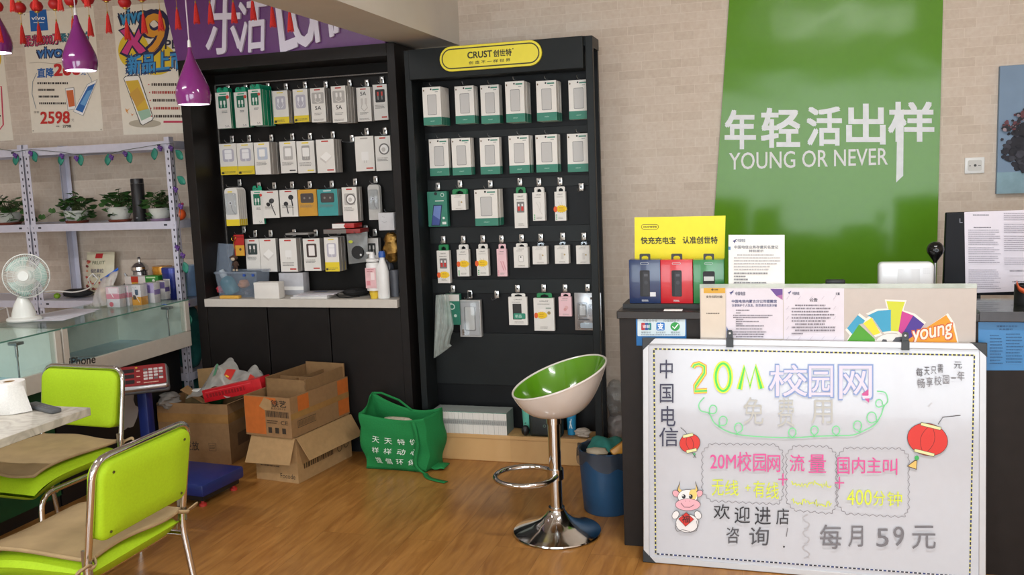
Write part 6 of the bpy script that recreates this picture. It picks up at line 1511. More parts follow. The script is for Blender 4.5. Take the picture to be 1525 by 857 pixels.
for k in range(5):
    y = 126+k*11.8; A.ell('#c9403c', 222+k, y, 1, n=8, up=False); A.lines('#4a3c34' if k % 2 == 0 else '#b5443c', 226+k, y-2.3, 272+k, y+2.3, 1, .85, .05)
A.rect('#c9405a', 244, 180, 286, 183).poly('#e09a4a', [(187, 161), (190, 164), (194, 161), (190, 166), (192, 170), (188, 166)], False).poly('#e08a3a', [(195, 168), (197, 171), (200, 169), (197, 173)], False)
A.build('printed_artwork', po)
po, A = poster('poster with a pink frame cut by the left edge of the view', [(-60, 30), (-2, 24), (20, 209), (-40, 212)])
A.stroke('#cf4a62', [(-30, 130), (2, 129), (5, 186), (-1, 194), (-30, 195)], 2.2).ell('#e3c22e', -4, 88, 6, 12).text('#3a3432', '?', -2, 178, 1.6, 171)
A.build('printed_artwork', po)

# ------------------------------------------------------------------ purple pendant lamps
VIO = mat('purple_enamel', '#7e2776', .15, coat=.7, var=.02); LIT = mat('lamp_glow', '#fff4ff', .5, var=0, emit=5.); INW = mat('lamp_inside_white', '#efe9f0', .5, var=0)
def pendant(label, px, Y):
    c = PY(px[0], px[1], Y); R_ = .0705; k_ = .84
    o = thing('pendant_lamp', label, 'lamp', (c.x, Y, c.z), 'purple pendant lamps')
    pf = [(R_*.93, 0), (R_*1.0, .021), (R_*1.02, .042), (R_*.95, .071), (R_*.74, .109), (R_*.5, .147), (R_*.3, .18), (R_*.16, .21), (R_*.11, .231), (R_*.08, .239)]
    MB().lathe(pf, c, 40).build('lamp_shade', VIO, o)
    MB().lathe([(r*.96, z+.001) for r, z in pf[:6]], c, 32).build('shade_lining', INW, o)
    MB().lathe([(0, .010), (R_*.88, .010)], c, 32).build('diffuser', LIT, o)
    MB().lathe([(.0, .236), (.008, .236), (.006, .262), (.0025, .268), (0, .268)], c, 12).build('cord_grip', WHITEP, o)
    MB().cyl(c+Vector((0, 0, .26)), Vector((c.x, c.y, 2.98)), .0028, 8).build('cord', mat('lamp_cord', '#cfc0cf', .5), o)
    MB().lathe([(0, 2.97), (.05, 2.97), (.045, 3.), (0, 3.)], (c.x, c.y, 0), 20).build('ceiling_rose', WHITEP, o)
pendant('purple pendant lamp in front of the dark cabinet corner, hanging lowest of the three', (289, 156, 0), 3.35)
pendant('purple pendant lamp hanging in front of the phone poster with the blue square', (120.5, 105.5, 0), 3.35)
pendant('purple pendant lamp cut by the left edge of the view', (-6, 79, 0), 3.35)

# ------------------------------------------------------------------ red lanterns with tassels
LRED = mat('lantern_red', '#b3161a', .5, var=.1, scale=90); LGOLD = mat('lantern_gold', '#b8923a', .35, .5); TRED = mat('tassel_red', '#d0302a', .8, var=.15, scale=200)
def lantern(z=0):
    o = thing('paper_lantern', None, 'lantern', (0, 0, 0))     # origin at the tassel's top
    MB().lathe([(.012, .072), (.028, .080), (.036, .098), (.036, .108), (.028, .126), (.012, .134)], seg=16).build('lantern_body', LRED, o)
    MB().lathe([(0, .064), (.013, .066), (.014, .074), (0, .074)], seg=12).lathe([(0, .132), (.014, .132), (.013, .14), (0, .142)], seg=12).build('gold_cap', LGOLD, o)
    MB().cyl((0, 0, 0), (0, 0, .066), .0012, 5).lathe([(0, .0), (.005, .004), (.004, .014), (0, .018)], seg=8).build('gold_thread', LGOLD, o)
    b = MB(); rnd = random.Random(3); b.lathe([(.003, .006), (.006, -.005), (.011, -.06), (.015, -.1), (0, -.1)], seg=12)
    for k in range(14):
        a = 2*PI*k/14; b.tube([(.006*math.cos(a), .006*math.sin(a), -.01), (.013*math.cos(a), .013*math.sin(a), -.07), (.017*math.cos(a), .017*math.sin(a), -.104-.008*rnd.random())], .0018, 4)
    b.build('tassel', TRED, o)
    MB().cyl((0, 0, .14), (0, 0, .60), .0012, 5).build('hanging_string', mat('red_string', '#8e1a1a', .7), o); return o
l0 = lantern(); first = True
spots = [(32, 37), (57, 35), (84, 32), (108, 28), (132, 27), (160, 22), (188, 31), (213, 22), (238, 18), (263, 20), (291, 15), (313, 11), (263+26, 99)]
T5 = [(80, 50), (175, 20), (248, 20), (367, 15), (465, 0), (565, 35), (655, 58)]
sp_px = [(32, 38), (57, 36), (84, 33), (108, 28), (133, 26), (160, 21), (188, 31), (213, 21), (238, 17)]+[(240+x/3.4275, y/3.4275) for x, y in T5]
EX = [(17, -10), (51, -14), (88, -12), (-2, 36), (128, -18), (150, -30)]
nm = ['leftmost', 'second', 'third', 'fourth', 'fifth', 'sixth', 'seventh', 'eighth', 'ninth', 'tenth', '11th', '12th', '13th', '14th', '15th', '16th']
for k, q in enumerate(sp_px+EX):
    Y = 3.62 if k < len(sp_px) else 3.08
    p = PY(q[0], q[1], Y)
    c = l0 if first else dup(l0); first = False; c.location = p; sc0 = .80 if Y > 3.5 else .68; c.scale = (sc0,)*3
    ln = max(0.2, 3.0-p.z)/sc0
    for ch in c.children:
        if ch.name.startswith('hanging_string'):
            me = ch.data.copy(); ch.data = me
            for v in me.vertices:
                if v.co.z > .3: v.co.z = ln
    tag(c, ('red lantern with red tassel, %s of the back row along the ceiling' % ('leftmost' if k == 0 else nm[k]+' from the left')) if k < len(sp_px) else 'red lantern with red tassel in the front row, %s from the left' % ['second', 'third', 'fourth', 'first', 'fifth', 'sixth'][k-len(sp_px)], 'lantern', 'red lanterns under the ceiling')
# ------------------------------------------------------------------ green acrylic panel on the wall
GAC = mat('green_acrylic', '#5c9023', .13, coat=0, var=.02, spec=.27); 
nt = GAC.node_tree; tcn = nt.nodes.new('ShaderNodeTexCoord'); nzn = nt.nodes.new('ShaderNodeTexNoise'); nzn.inputs['Scale'].default_value = 2.2; bpn = nt.nodes.new('ShaderNodeBump'); bpn.inputs['Strength'].default_value = .12; bpn.inputs['Distance'].default_value = .05
nt.links.new(tcn.outputs['Object'], nzn.inputs[0]); nt.links.new(nzn.outputs['Fac'], bpn.inputs['Height']); nt.links.new(bpn.outputs[0], nt.nodes['Principled BSDF'].inputs['Normal'])
gp_ = thing('green_wall_panel', 'tall glossy green panel with white lettering on the brick wall', 'wall panel', (.2, 4.74, .3))
PG = PLY(4.735); tl = PG.px(1086, 0); bl_ = PG.px(1057, 420); tr_ = PG.px(1404.5, 0); br_ = PG.px(1394.5, 420)
def ext(a, b, z): t = (z-a[1])/(b[1]-a[1]); return (a[0]+(b[0]-a[0])*t, z)
MB().prism([ext(tl, bl_, 2.7), ext(tl, bl_, .3), ext(tr_, br_, .3), ext(tr_, br_, 2.7)], PG, .012, back=-.012).build('panel_sheet', GAC, gp_)
SILV = mat('white_mosaic_letter', '#d9dadb', .3, var=.06, scale=35)
A = Art(PG, True, .001)
for ch, x0, yb, x1, yt in (('年', 1078, 223, 1127, 163), ('轻', 1132, 221, 1193, 160), ('活', 1200, 218, 1255, 158), ('出', 1259, 216, 1320, 154)):
    A.text(SILV, ch, x0+2.5, yb-2, x1-2.5, yt+2, .045)
A.text(SILV, '样', 1324, 210, 1390, 153, .045); A.poly(SILV, [(1336.5, 165), (1346, 163), (1345, 262), (1334.5, 272)], False)
A.text(mat('white_letter_print', '#e2e2e0', .5, var=0), 'YOUNG OR NEVER', 1086, 253, 1322, 228, .012, -7.5)
A.build('lettering', gp_)

# ------------------------------------------------------------------ wall socket and painting
pa, pb2 = PW.px(1436, 259), PW.px(1466, 234)
sk = thing('wall_socket', 'white wall socket on the bricks beside the painting', 'socket', ((pa[0]+pb2[0])/2, YW, pa[1]))
MB().rbox(pa[0], YW-.010, pa[1], pb2[0], YW-.0005, pb2[1], .003).build('cover_plate', WHITEP, sk)
A = Art(PLY(YW-.010)); cx, cz = (pa[0]+pb2[0])/2, (pa[1]+pb2[1])/2
A.rrect('#cfcdc8', cx-.03, cz-.025, cx+.03, cz+.025, .008).ell('#3a3836', cx+.002, cz, .006).ell('#4a4846', cx-.02, cz-.001, .003, up=False).rect('#6a6866', cx+.014, cz-.002, cx+.026, cz+.001, False); A.build('socket_holes', sk)
P4 = PLY(YW-.03); a0 = P4.px(1484, 289); a1 = P4.px(1495, 98)
pt = thing('canvas_painting', 'framed landscape painting with a dark reddish tree at the right edge', 'painting', (a0[0]+.35, YW-.015, a0[1]))
x0, z0, x1, z1 = a0[0], a0[1], a0[0]+.75, a1[1]
MB().box(x0, YW-.03, z0, x1, YW-.0005, z1).build('canvas', mat('canvas_sky', '#7d94ad', .7, var=.1, scale=4), pt, .002)
A = Art(P4); w, h = x1-x0, z1-z0
A.rect(mat('painted_snow', '#86a4b0', .7, var=.08), x0, z0, x1, z0+h*.17)
rnd = random.Random(8)
def blob(m, cx, cz, r, n=16, k=.35): A.poly(m, [(max(x0, min(x1, cx+r*(1+k*(rnd.random()-.5))*math.cos(2*PI*i/n))), max(z0, cz+r*.9*(1+k*(rnd.random()-.5))*math.sin(2*PI*i/n))) for i in range(n)])
TD = mat('painted_tree', '#23232c', .7, var=.3, scale=30); TRd = mat('painted_red_leaves', '#6a3d44', .7, var=.3, scale=40); BLs = mat('painted_blossom', '#9a8a92', .7, var=.2)
TG = mat('painted_dusk_leaves', '#3a3a44', .7, var=.3, scale=40)
A.ell(TD, x0+w*.36, z0+h*.36, w*.31, h*.2, 30)
for k in range(150):
    t = 2*PI*rnd.random(); q = rnd.uniform(.75, 1.06); u, v = .36+.33*q*math.cos(t), .38+.24*q*math.sin(t)
    if v > .17: blob((TD, TG, TD)[k % 3], x0+w*max(.02, u), z0+h*v, rnd.uniform(.008, .02), 9, .6)
for k in range(130):
    t = math.radians(rnd.uniform(25, 165)); q = rnd.uniform(.85, 1.12); u, v = .36+.33*q*math.cos(t), .42+.26*q*math.sin(t)
    blob((TRd, BLs, TRd, TD)[k % 4], x0+w*max(.03, u), z0+h*v, rnd.uniform(.005, .013), 8, .7)
A.stroke(TD, [(x0+w*.36, z0+h*.1), (x0+w*.36, z0+h*.4)], .02).stroke(TD, [(x0+w*.06, z0+h*.5), (x0+w*.12, z0+h*.58), (x0+w*.2, z0+h*.62)], .004, up=False)
A.build('painted_scene', pt)

# ------------------------------------------------------------------ reception desk
YD = 3.46; DX0, DX1 = -.607, 2.0; DZ = .955
desk = thing('reception_desk', 'dark brown reception desk behind the white notice board', 'desk', (.6, 3.8, 0))
DB = mat('dark_brown_laminate', '#231e1c', .45, var=.1, scale=20, spec=.22)
boxpart('front_panel', (DX0, YD, 0, DX1, YD+.03, DZ-.03), DB, desk, .001)
boxpart('side_panel', (DX0, YD+.03, 0, DX0+.03, YD+.32, DZ-.03), DB, desk, .001)
boxpart('ledge_top', (DX0-.008, YD-.012, DZ-.03, DX1, YD+.32, DZ), mat('dark_ledge', '#26211f', .3, var=.05), desk, .003)
boxpart('work_surface', (DX0+.03, YD+.03, .72, DX1, 4.2, .745), DB, desk)
boxpart('side_panel', (DX0+.03, 4.15, 0, DX0+.06, 4.2, .72), DB, desk)
gl = PY(1462, 465, 3.45)
boxpart('glass_top', (.66, YD-.014, DZ+.0005, DX1, YD+.30, DZ+.009), GTOP, desk); boxpart('metal_edge', (.66, YD-.02, DZ-.026, DX1, YD-.0125, DZ+.008), mat('dark_metal_edge', '#4b4b4e', .3, .6), desk)
# pay placard
PD = PLY(YD); a0, a1 = PD.px(948, 515), PD.px(1022, 472)
pc_ = thing('payment_placard', 'blue-edged placard with three payment icons on the desk front', 'placard', ((a0[0]+a1[0])/2, YD, a0[1]))
MB().rbox(a0[0], YD-.004, a0[1], a1[0], YD-.0003, a1[1], .0015).build('placard_plate', mat('placard_blue', '#2f74b5', .35, var=.02), pc_)
A = Art(PLY(YD-.004), True)
A.rrect('#cfdfe6', 949.5, 475, 1020.5, 501, 1.5).text('#5a6a78', '可用支付宝', 957, 480, 979, 476).text('#5a6a78', '扫描银联卡', 988, 480, 1012, 476, up=False)
A.rrect('#b5323a', 955, 481, 960.5, 492, 1).rrect('#2a4f94', 960.5, 481, 965.5, 492, 1, False).rrect('#1f7f80', 965.5, 481, 970, 492, 1, False).text('#ffffff', '银联', 957, 489, 968, 484)
A.rrect('#2f78c4', 977.5, 480.5, 990, 492.5, 2).text('#ffffff', '支', 979.5, 491, 988, 482, .05)
A.ell('#2f9a48', 1005.5, 486.5, 7, 6.5).stroke('#ffffff', [(1001.5, 486.5), (1004.5, 489.5), (1010, 483)], 1.6)
for x, t in ((955, '银联支付'), (977, '支付宝支付'), (999, '微信支付')): A.text('#3a4652', t, x, 497, x+14, 494, up=False)
A.lines('#8a9aa8', 955, 497.5, 1014, 500, 1)
A.build('printed_icons', pc_)

# power bank display: yellow backboard, tray and three boxes
PYB = PLY(3.66); a0 = PYB.px(943, 440); a1 = PYB.px(1080.5, 322)
ds = thing('yellow_display_stand', 'yellow cardboard backboard with black writing on the desk, behind three boxes', 'display stand', ((a0[0]+a1[0])/2, 3.6, DZ))
b0 = PYB.px(945, 324); b1 = PYB.px(1080.5, 321.5); b2 = PYB.px(1077, 440)
MB().prism([(b0[0]-.006, DZ+.003), (b2[0]+.0, DZ+.003), b1, b0], PYB, .004, back=-.004).build('backboard', mat('yellow_card', '#efe01a', .45, var=.02), ds)
boxpart('tray', (a0[0]-.02, 3.52, DZ+.0005, a1[0]+.015, 3.665, DZ+.018), mat('black_card_tray', '#1d1d1c', .5), ds)
A = Art(PYB, True, .001)
A.text('#35331c', '快充充电宝', 954.6, 363.5, 1006, 353, .04).text('#35331c', '认准创世特', 1016.8, 363, 1068.5, 352.5, .04, up=False)
A.rrect('#35331c', 955, 334, 981, 342, 4).rrect(mat('yellow_card', '#efe01a'), 955.7, 334.7, 980.3, 341.3, 3.3).text('#35331c', 'CRUST创世特', 958, 339.8, 978, 336.4, .04)
A.build('printed_lettering', ds)
o = thing('price_card', 'small white card lying in front of the red box on the desk edge', 'card', (0, 0, 0)); q = PZ(1005, 456.5, DZ+.019)
def pbox(label, px, col, kind):
    Y = 3.535; P = PLY(Y); a = P.px(px[0], px[3]); c = P.px(px[2], px[1]); o = thing('power_bank_box', label, 'box', ((a[0]+c[0])/2, Y+.025, DZ), 'power bank boxes on the yellow stand')
    z0 = DZ+.0185; m = mat('box_'+kind, col, .25, coat=.3, var=.03)
    MB().rbox(a[0]+.001, Y, z0, c[0]-.001, Y+.055, c[1], .0015).build('carton', m, o)
    w, h = c[0]-a[0], c[1]-z0; A = Art(P)
    cx = (a[0]+c[0])/2
    if kind != 'green':
        A.rrect('#1b1c20', cx-w*.15, z0+h*.16, cx+w*.16, z0+h*.76, w*.04).rrect('#2e3036', cx-w*.06, z0+h*.18, cx+w*.14, z0+h*.73, w*.03).ell('#3f4248', cx+w*.04, z0+h*.48, w*.06).rect('#55585e', cx-w*.02, z0+h*.62, cx+w*.1, z0+h*.68, False)
        A.rect('#d8dade', cx+w*.16, z0+h*.16, cx+w*.34, z0+h*.26, False) if kind == 'blue' else None
    else:
        A.rrect('#1b1c20', cx-w*.18, z0+h*.2, cx+w*.2, z0+h*.74, w*.05).rect('#c9ccc8', cx-w*.15, z0+h*.52, cx+w*.17, z0+h*.62)
    A.rrect('#c9d0d8', cx-w*.13, z0+h*.89, cx+w*.13, z0+h*.94, w*.03, False).rrect(m, cx-w*.12, z0+h*.895, cx+w*.12, z0+h*.935, w*.025).lines('#dfe2e6', cx-w*.1, z0+h*.04, cx+w*.12, z0+h*.09, 2)
    A.build('printed_front', o)
    Pt = Plane((cx, Y+.02, c[1]), (1, 0, 0), (0, 0, 1)); tw, th = w*.17, .022
    MB().prism([(-tw, 0), (-tw, th*.85), (-tw*.85, th), (tw*.85, th), (tw, th*.85), (tw, 0), (tw*.62, 0), (tw*.6, th*.4), (tw*.3, th*.62), (-tw*.3, th*.62), (-tw*.6, th*.4), (-tw*.62, 0)], Pt, .0015).build('hang_tab', BLACKP, o)
pbox('navy blue power bank box, left of three under the yellow backboard', (937.3, 387, 983.4, 450), '#24355c', 'blue')
pbox('red power bank box in the middle under the yellow backboard', (984, 387, 1031.5, 450), '#c4242e', 'red')
pbox('green power bank box, right of three under the yellow backboard', (1032.5, 387, 1078.5, 450), '#2f8046', 'green')
bpy.data.objects.remove(o)
q = PZ(1006, 458.5, DZ); tag(MB().rbox(q.x-.035, YD-.005, DZ+.0006, q.x+.035, YD+.03, DZ+.004, .0012).build('price_card', PAPER), 'small white card lying on the desk edge under the red box', 'card')

# ------------------------------------------------------------------ acrylic notice panel with its papers
YN = 3.440; PN = PLY(YN); n0 = PN.px(1043, 505); n1 = PN.px(1455, 427)
NB = mat('cream_notice_board', '#c0b6ae', .35, var=.02)
nz0 = .30
npn = thing('notice_board', 'long cream notice panel with clear top edge, behind the whiteboard', 'panel', ((n0[0]+n1[0])/2, YN, nz0))
boxpart('panel_board', (n0[0], YN, nz0, n1[0], YN+.004, n1[1]-.006), NB, npn, .001)
boxpart('clear_edge', (n0[0], YN-.001, n1[1]-.0058, n1[0], YN+.007, n1[1]+.010), mat('clear_acrylic', '#d6e0d4', .15, alpha=.45), npn)
boxpart('panel_post', (n0[0]+.02, YN+.0045, nz0, n0[0]+.05, YD-.013, DZ-.04), NB, npn); boxpart('panel_post', (n1[0]-.05, YN+.0045, nz0, n1[0]-.02, YD-.013, DZ-.04), NB, npn)
def sheet(name, label, quad, P, m, d=.0008):
    o = thing(name, label, 'notice', (0, 0, 0)); uv = [P.px(*q) for q in quad]; MB().prism(uv, P, d).build('sheet', m, o)
    return o, Art(Plane(P.O+P.N*d, P.U, P.V), True, .0004)
CRM2 = mat('cream_card', '#d9cdbd', .5, var=.02); LILP = mat('cool_white_sheet', '#dcd6e0', .45, var=.02)
o, A = sheet('payment_card', 'cream card with a golden band at the left end of the notice panel', [(1044, 428.5), (1080.5, 428.5), (1080.5, 504), (1044, 503)], PN, CRM2)
A.rect('#d6a53a', 1048, 429, 1080, 437).ell('#6a4f22', 1061, 431.5, 1.8, 1.6, 12).lines('#6a4f22', 1064, 430.5, 1069.5, 432.8, 1, .9).text('#4a3f36', '支付扫码付款', 1051.5, 444, 1076, 440.4, .03).lines('#6a5f56', 1052, 466, 1076, 468, 1, .9)
A.build('printed_text', o)
o, A = sheet('notice_sheet', 'white notice with a purple corner on the notice panel, left of two', [(1081.5, 427.5), (1166, 428), (1166, 505), (1081.5, 504)], PN, LILP)
A.poly('#6a4a92', [(1147, 430.5), (1165.5, 430.8), (1165.5, 447), (1156, 441)]).poly('#a86aa0', [(1156, 441), (1165.5, 439), (1165.5, 447)]).poly('#5a6a9a', [(1082, 486), (1085, 493), (1085.5, 504), (1082, 504)], False)
def swoosh(x, y, k=1): A.poly('#3a3f78', [(x, y+2*k), (x+3*k, y+1*k), (x+6*k, y-1*k), (x+7*k, y-.5*k), (x+4.5*k, y+1.8*k), (x+7*k, y+2.6*k), (x+3.6*k, y+3*k), (x+3*k, y+6*k), (x+1.4*k, y+3*k)])
swoosh(1086, 434); A.text('#3f4260', '中国电信', 1095, 440.2, 1110, 434.6, .02)
A.text('#4a4f78', '中国电信内蒙古分公司提醒您', 1089.8, 451.2, 1156.8, 446.6, .04).text('#4a4f78', '注意保护个人信息，防范通讯信息诈骗', 1089.8, 457.2, 1156.8, 453, .02, up=False)
for y, w in ((462.3, 27), (466.3, 8), (470, 60), (473, 60), (476, 11), (479, 34), (482.5, 10), (485.5, 42), (490, 45), (494.5, 50), (498, 62), (501.5, 42)): A.lines('#6a6670', 1096 if w < 50 else 1092, y-1, (1096 if w < 50 else 1092)+w, y+1, 1, .8)
A.build('printed_text', o)
o, A = sheet('notice_sheet', 'white notice headed with two large characters on the notice panel, right of two', [(1167, 428), (1257, 429), (1257, 508), (1167, 506)], PN, LILP)
swoosh(1173, 434.3, .8); A.text('#3f4260', '中国电信', 1180, 439.6, 1190.5, 434.8, .02).text('#4a4a58', '天翼', 1244.5, 440, 1250.5, 436, .04)
A.text('#4a4650', '公告', 1205.5, 449.6, 1217.5, 444, .04)
for k in range(10): A.lines('#6f6a74', 1184 if k in (0, 6, 8) else 1179, 453.8+k*4.65, 1244-(46 if k == 9 else 0), 456.2+k*4.65, 1, .9)
for i in range(5):
    for j in range(5): A.stroke('#b9b2c0', [(1171+i*17.5, 446+j*15), (1175+i*17.5, 441+j*15)], .5, up=False)
A.build('printed_text', o)
# fan-shaped sticker
o = thing('fan_sticker', 'fan-shaped rainbow sticker with orange blade at the right of the notice panel', 'sticker', (0, 0, 0))
PN2 = Plane(PN.O, PN.U, PN.V); A = Art(PN2, True, .0008)
SC = 3.0615
def z6(pts): return [(1200+x/SC, 280+y/SC) for x, y in pts]
segs = [('#4f9f2e', [(190, 697), (243, 622), (315, 690), (315, 705), (190, 705)]), ('#3f9fc4', [(188, 640), (237, 580), (270, 605), (262, 618), (243, 622), (212, 668)]), ('#e6d83a', [(262, 618), (300, 592), (340, 662), (325, 668), (308, 672)]), ('#3f9fc4', [(282, 582), (330, 560), (388, 556), (388, 652), (350, 658), (305, 594)]), ('#cdd23a', [(368, 517), (452, 520), (440, 556), (422, 655), (388, 652), (388, 556), (378, 556)]), ('#c43f8f', [(438, 562), (490, 582), (440, 668), (422, 655)]), ('#4a3592', [(490, 582), (540, 622), (482, 700), (440, 668)]), ('#e59a2c', [(468, 690), (640, 580), (670, 625), (690, 705), (470, 705)])]
for c_, p_ in segs:
    cx = sum(q[0] for q in p_)/len(p_); cy = sum(q[1] for q in p_)/len(p_)
    A.poly('#e9e4dc', z6([(cx+(x-cx)*1.0+8*(1 if x > cx else -1), cy+(y-cy)*1.0+8*(1 if y > cy else -1)) for x, y in p_]), up=False)
A.L += 1
for c_, p_ in segs: A.poly(c_, z6(p_), False)
A.ell('#e6e2de', *z6([(392, 708)])[0], 24, 14, 24, a0=180, a1=360).poly('#55555a', z6([(345, 700), (352, 690), (368, 692), (372, 705), (345, 705)])).poly('#55555a', z6([(395, 700), (410, 682), (440, 678), (446, 705), (395, 705)]), False)
A.text('#c9603a', 'young', *z6([(484, 726)])[0], *z6([(668, 652)])[0], .09, -12).text('#f4e3d6', 'young', *z6([(486, 723)])[0], *z6([(666, 655)])[0], .03, -12)
st2 = A.build('sticker_print', o)
# tall paper standing behind the panel
PP3 = PLY(3.475); 
o, A = sheet('notice_sheet', 'white printed sheet standing upright behind the notice panel beside the yellow backboard', [(1085, 350), (1168.5, 350), (1168.5, 437), (1085, 437)], PP3, PAPER)
A.rect('#4a7fae', 1084.8, 367.5, 1088, 372.5); swoosh(1091, 357); A.text('#7a8498', '中国电信', 1098.5, 361, 1110, 355.6, .02).text('#767a84', '中国电信业务存量实名登记', 1093.5, 370.5, 1159, 365.8, .03).text('#767a84', '特别提示', 1115.5, 376, 1137, 372, .03, up=False)
for k, w in enumerate((60, 70, 70, 64, 70, 70)): A.lines('#a5a5aa', 1093+(5 if k == 0 else 0), 379+k*4.3, 1093+w, 381+k*4.3, 1, .9)
for k, w in enumerate((60, 20, 24, 50)): A.lines('#6d6d74', 1093, 406+k*4.6, 1093+w, 408.3+k*4.6, 1, .9)
A.build('printed_text', o)
# things behind the panel on the ledge and work surface
q = PY(1244, 428, 3.56); lid = thing('covered_dish', 'low pale covered dish with a black knob just showing over the notice panel', 'dish', (q.x, 3.56, DZ))
MB().lathe([(0, 0), (.13, 0), (.135, .045), (.12, .07), (.05, .085), (0, .087)], (q.x, 3.60, DZ+.0005), 32, sy=.6).build('dish_cover', mat('pale_grey_plastic', '#a8aca6', .4), lid)
q2 = PY(1244, 418, 3.6); MB().rbox(q2.x-.035, 3.585, DZ+.08, q2.x+.035, 3.615, q2.z+.004, .006).build('knob', BLACKP, lid)
wa, wb_ = PY(1308, 440, 3.64), PY(1391.5, 391, 3.64)
wdv = thing('white_device', 'rounded white plastic device with dotted grilles behind the notice panel', 'device', ((wa.x+wb_.x)/2, 3.66, DZ))
b = MB(); w = wb_.x-wa.x; h = wb_.z-DZ
b.rbox(wa.x, 3.63, DZ+.0005, wb_.x, 3.70, wb_.z, .016, 4); b.build('device_body', mat('white_gloss_plastic', '#dfe0e2', .25, coat=.3, var=.01), wdv)
b = MB().grid(lambda u, v: Vector((wa.x+w*(.34+.4*u), 3.6285-.006*math.sin(PI*u), DZ+.01+(h-.032)*v)), 12, 4); b.build('curved_front', mat('white_gloss_plastic', '#dfe0e2'), wdv)
A = Art(PLY(3.63))
for cx in (.17, .86):
    for i in range(7):
        for j in range(5): A.ell('#b9babd', wa.x+w*cx+(i-3)*.0035, wb_.z-.04+j*.0045, .0009, n=6, up=False)
A.build('speaker_dots', wdv)
cmp_ = PY(1393, 372, 3.72); wc = thing('webcam', 'black ball-shaped webcam on a thin steel stem beside the monitor', 'camera', (cmp_.x, 3.72, DZ))
MB().sphere(cmp_, .031, .031, .031, 24).lathe([(.022, -.022), (.009, -.042), (.006, -.05), (0, -.05)], cmp_, 20).build('camera_head', mat('gloss_black', '#101012', .15), wc)
MB().cyl((cmp_.x, 3.72, DZ+.012), (cmp_.x, 3.72, cmp_.z-.045), .0042, 10).build('stem', STEEL, wc); MB().lathe([(0, 0), (.04, 0), (.04, .008), (.01, .013), (0, .013)], (cmp_.x, 3.72, DZ+.0003), 24).build('base', BLACKP, wc)
A = Art(PLY(cmp_.y-.0312)); A.ell('#4d5258', cmp_.x, cmp_.z, .008).ell('#111', cmp_.x, cmp_.z, .0055) if False else A.ell('#4d5258', cmp_.x, cmp_.z, .007).ell('#16171a', cmp_.x, cmp_.z, .0045); A.build('lens', wc)
# monitor seen from behind with a sheet taped on
YM = 3.92; PM = PLY(YM); m0 = PM.px(1405, 440); m1 = PM.px(1409, 317)
mon = thing('computer_monitor', 'black monitor seen from behind with a printed sheet taped over it', 'monitor', (.9, 3.94, .745))
MB().prism([(m0[0]-.002, m0[1]), (m1[0], m1[1]), (m1[0]+.55, m1[1]+.004), (m0[0]+.55, m0[1])], PM, .03, back=-.03).build('monitor_back', mat('navy_black_plastic', '#0c0d14', .45, var=.05, spec=.2), mon, .004)
MB().box(m0[0]+.11, YM+.003, .75, m0[0]+.135, YM+.025, m0[1]).build('stand_leg', BLACKP, mon); MB().rbox(m0[0]+.05, YM-.06, .7455, m0[0]+.42, YM+.1, .757, .004).build('stand_base', BLACKP, mon)
A = Art(PM, True); A.text('#8a8d98', 'L', 1429, 332, 1433.5, 325.5); A.build('printed_logo', mon)
o, A = sheet('printed_sheet', 'white sheet of dense print taped over the back of the monitor', [(1436, 316), (1640, 309), (1640, 430), (1438, 437)], Plane((0, YM-.001, 0), (1, 0, 0), (0, 0, 1)), LILP)
A.lines('#55525e', 1449, 319.5, 1478, 321.5, 1, .9); A.lines('#55525e', 1450, 338, 1476, 340, 1, .9)
for y in list(range(343, 366, 3))+list(range(369, 380, 3))+list(range(382, 394, 3))+list(range(402, 430, 3)): A.lines('#8f8b99', 1442, y-.7, 1490, y+.7, 1, .8)
for y in list(range(318, 330, 3))+list(range(334, 348, 3))+list(range(352, 376, 3))+list(range(384, 394, 3)): A.lines('#8f8b99', 1494, y-.7, 1545, y+.7, 1, .8)
A.lines('#6a6672', 1502, 402, 1530, 404, 1, .9); A.lines('#6a6672', 1506, 418, 1530, 420, 1, .9)
A.build('printed_text', o)
q = PY(1517, 458, 3.70); pn = thing('pen_pot', 'black pot with an orange strap at the right edge of the desk', 'pot', (q.x, 3.7, DZ))
MB().lathe([(0, 0), (.045, 0), (.045, .075), (.04, .075), (.038, .01), (0, .01)], (q.x+.02, 3.66, DZ+.0005), 24).build('pot_body', BLACKP, pn)
vs, fs = ribbon([Vector((q.x-.025, 3.63, DZ+.085)), Vector((q.x-.015, 3.62, DZ+.062)), Vector((q.x+.02, 3.608, DZ+.052)), Vector((q.x+.06, 3.62, DZ+.056))], .018, Vector((0, -.3, 1))); MB().add(vs, fs).build('orange_strap', mat('orange_strap', '#c9562c', .6), pn, solid=.002)
# blue notice on the desk front
PDf = PLY(YD-.0003)
o, A = sheet('blue_notice', 'blue printed notice in a clear sleeve on the desk front at the right edge', [(1457, 474), (1530, 474), (1530, 552), (1457, 552)], PDf, mat('blue_sheet', '#3f7fb5', .3, var=.06, scale=8))
A.text('#274a72', '温馨提示告知书', 1484, 487.5, 1515, 485, .02).text('#274a72', '实名登记', 1488, 492, 1508, 489.5, .02)
for k in range(10): A.lines('#2f587f', 1474, 499+k*4.6, 1493, 501+k*4.6, 1, .8); A.lines('#2f587f', 1498, 497+k*4.6, 1524, 499+k*4.6, 1, .8)
A.build('printed_text', o)

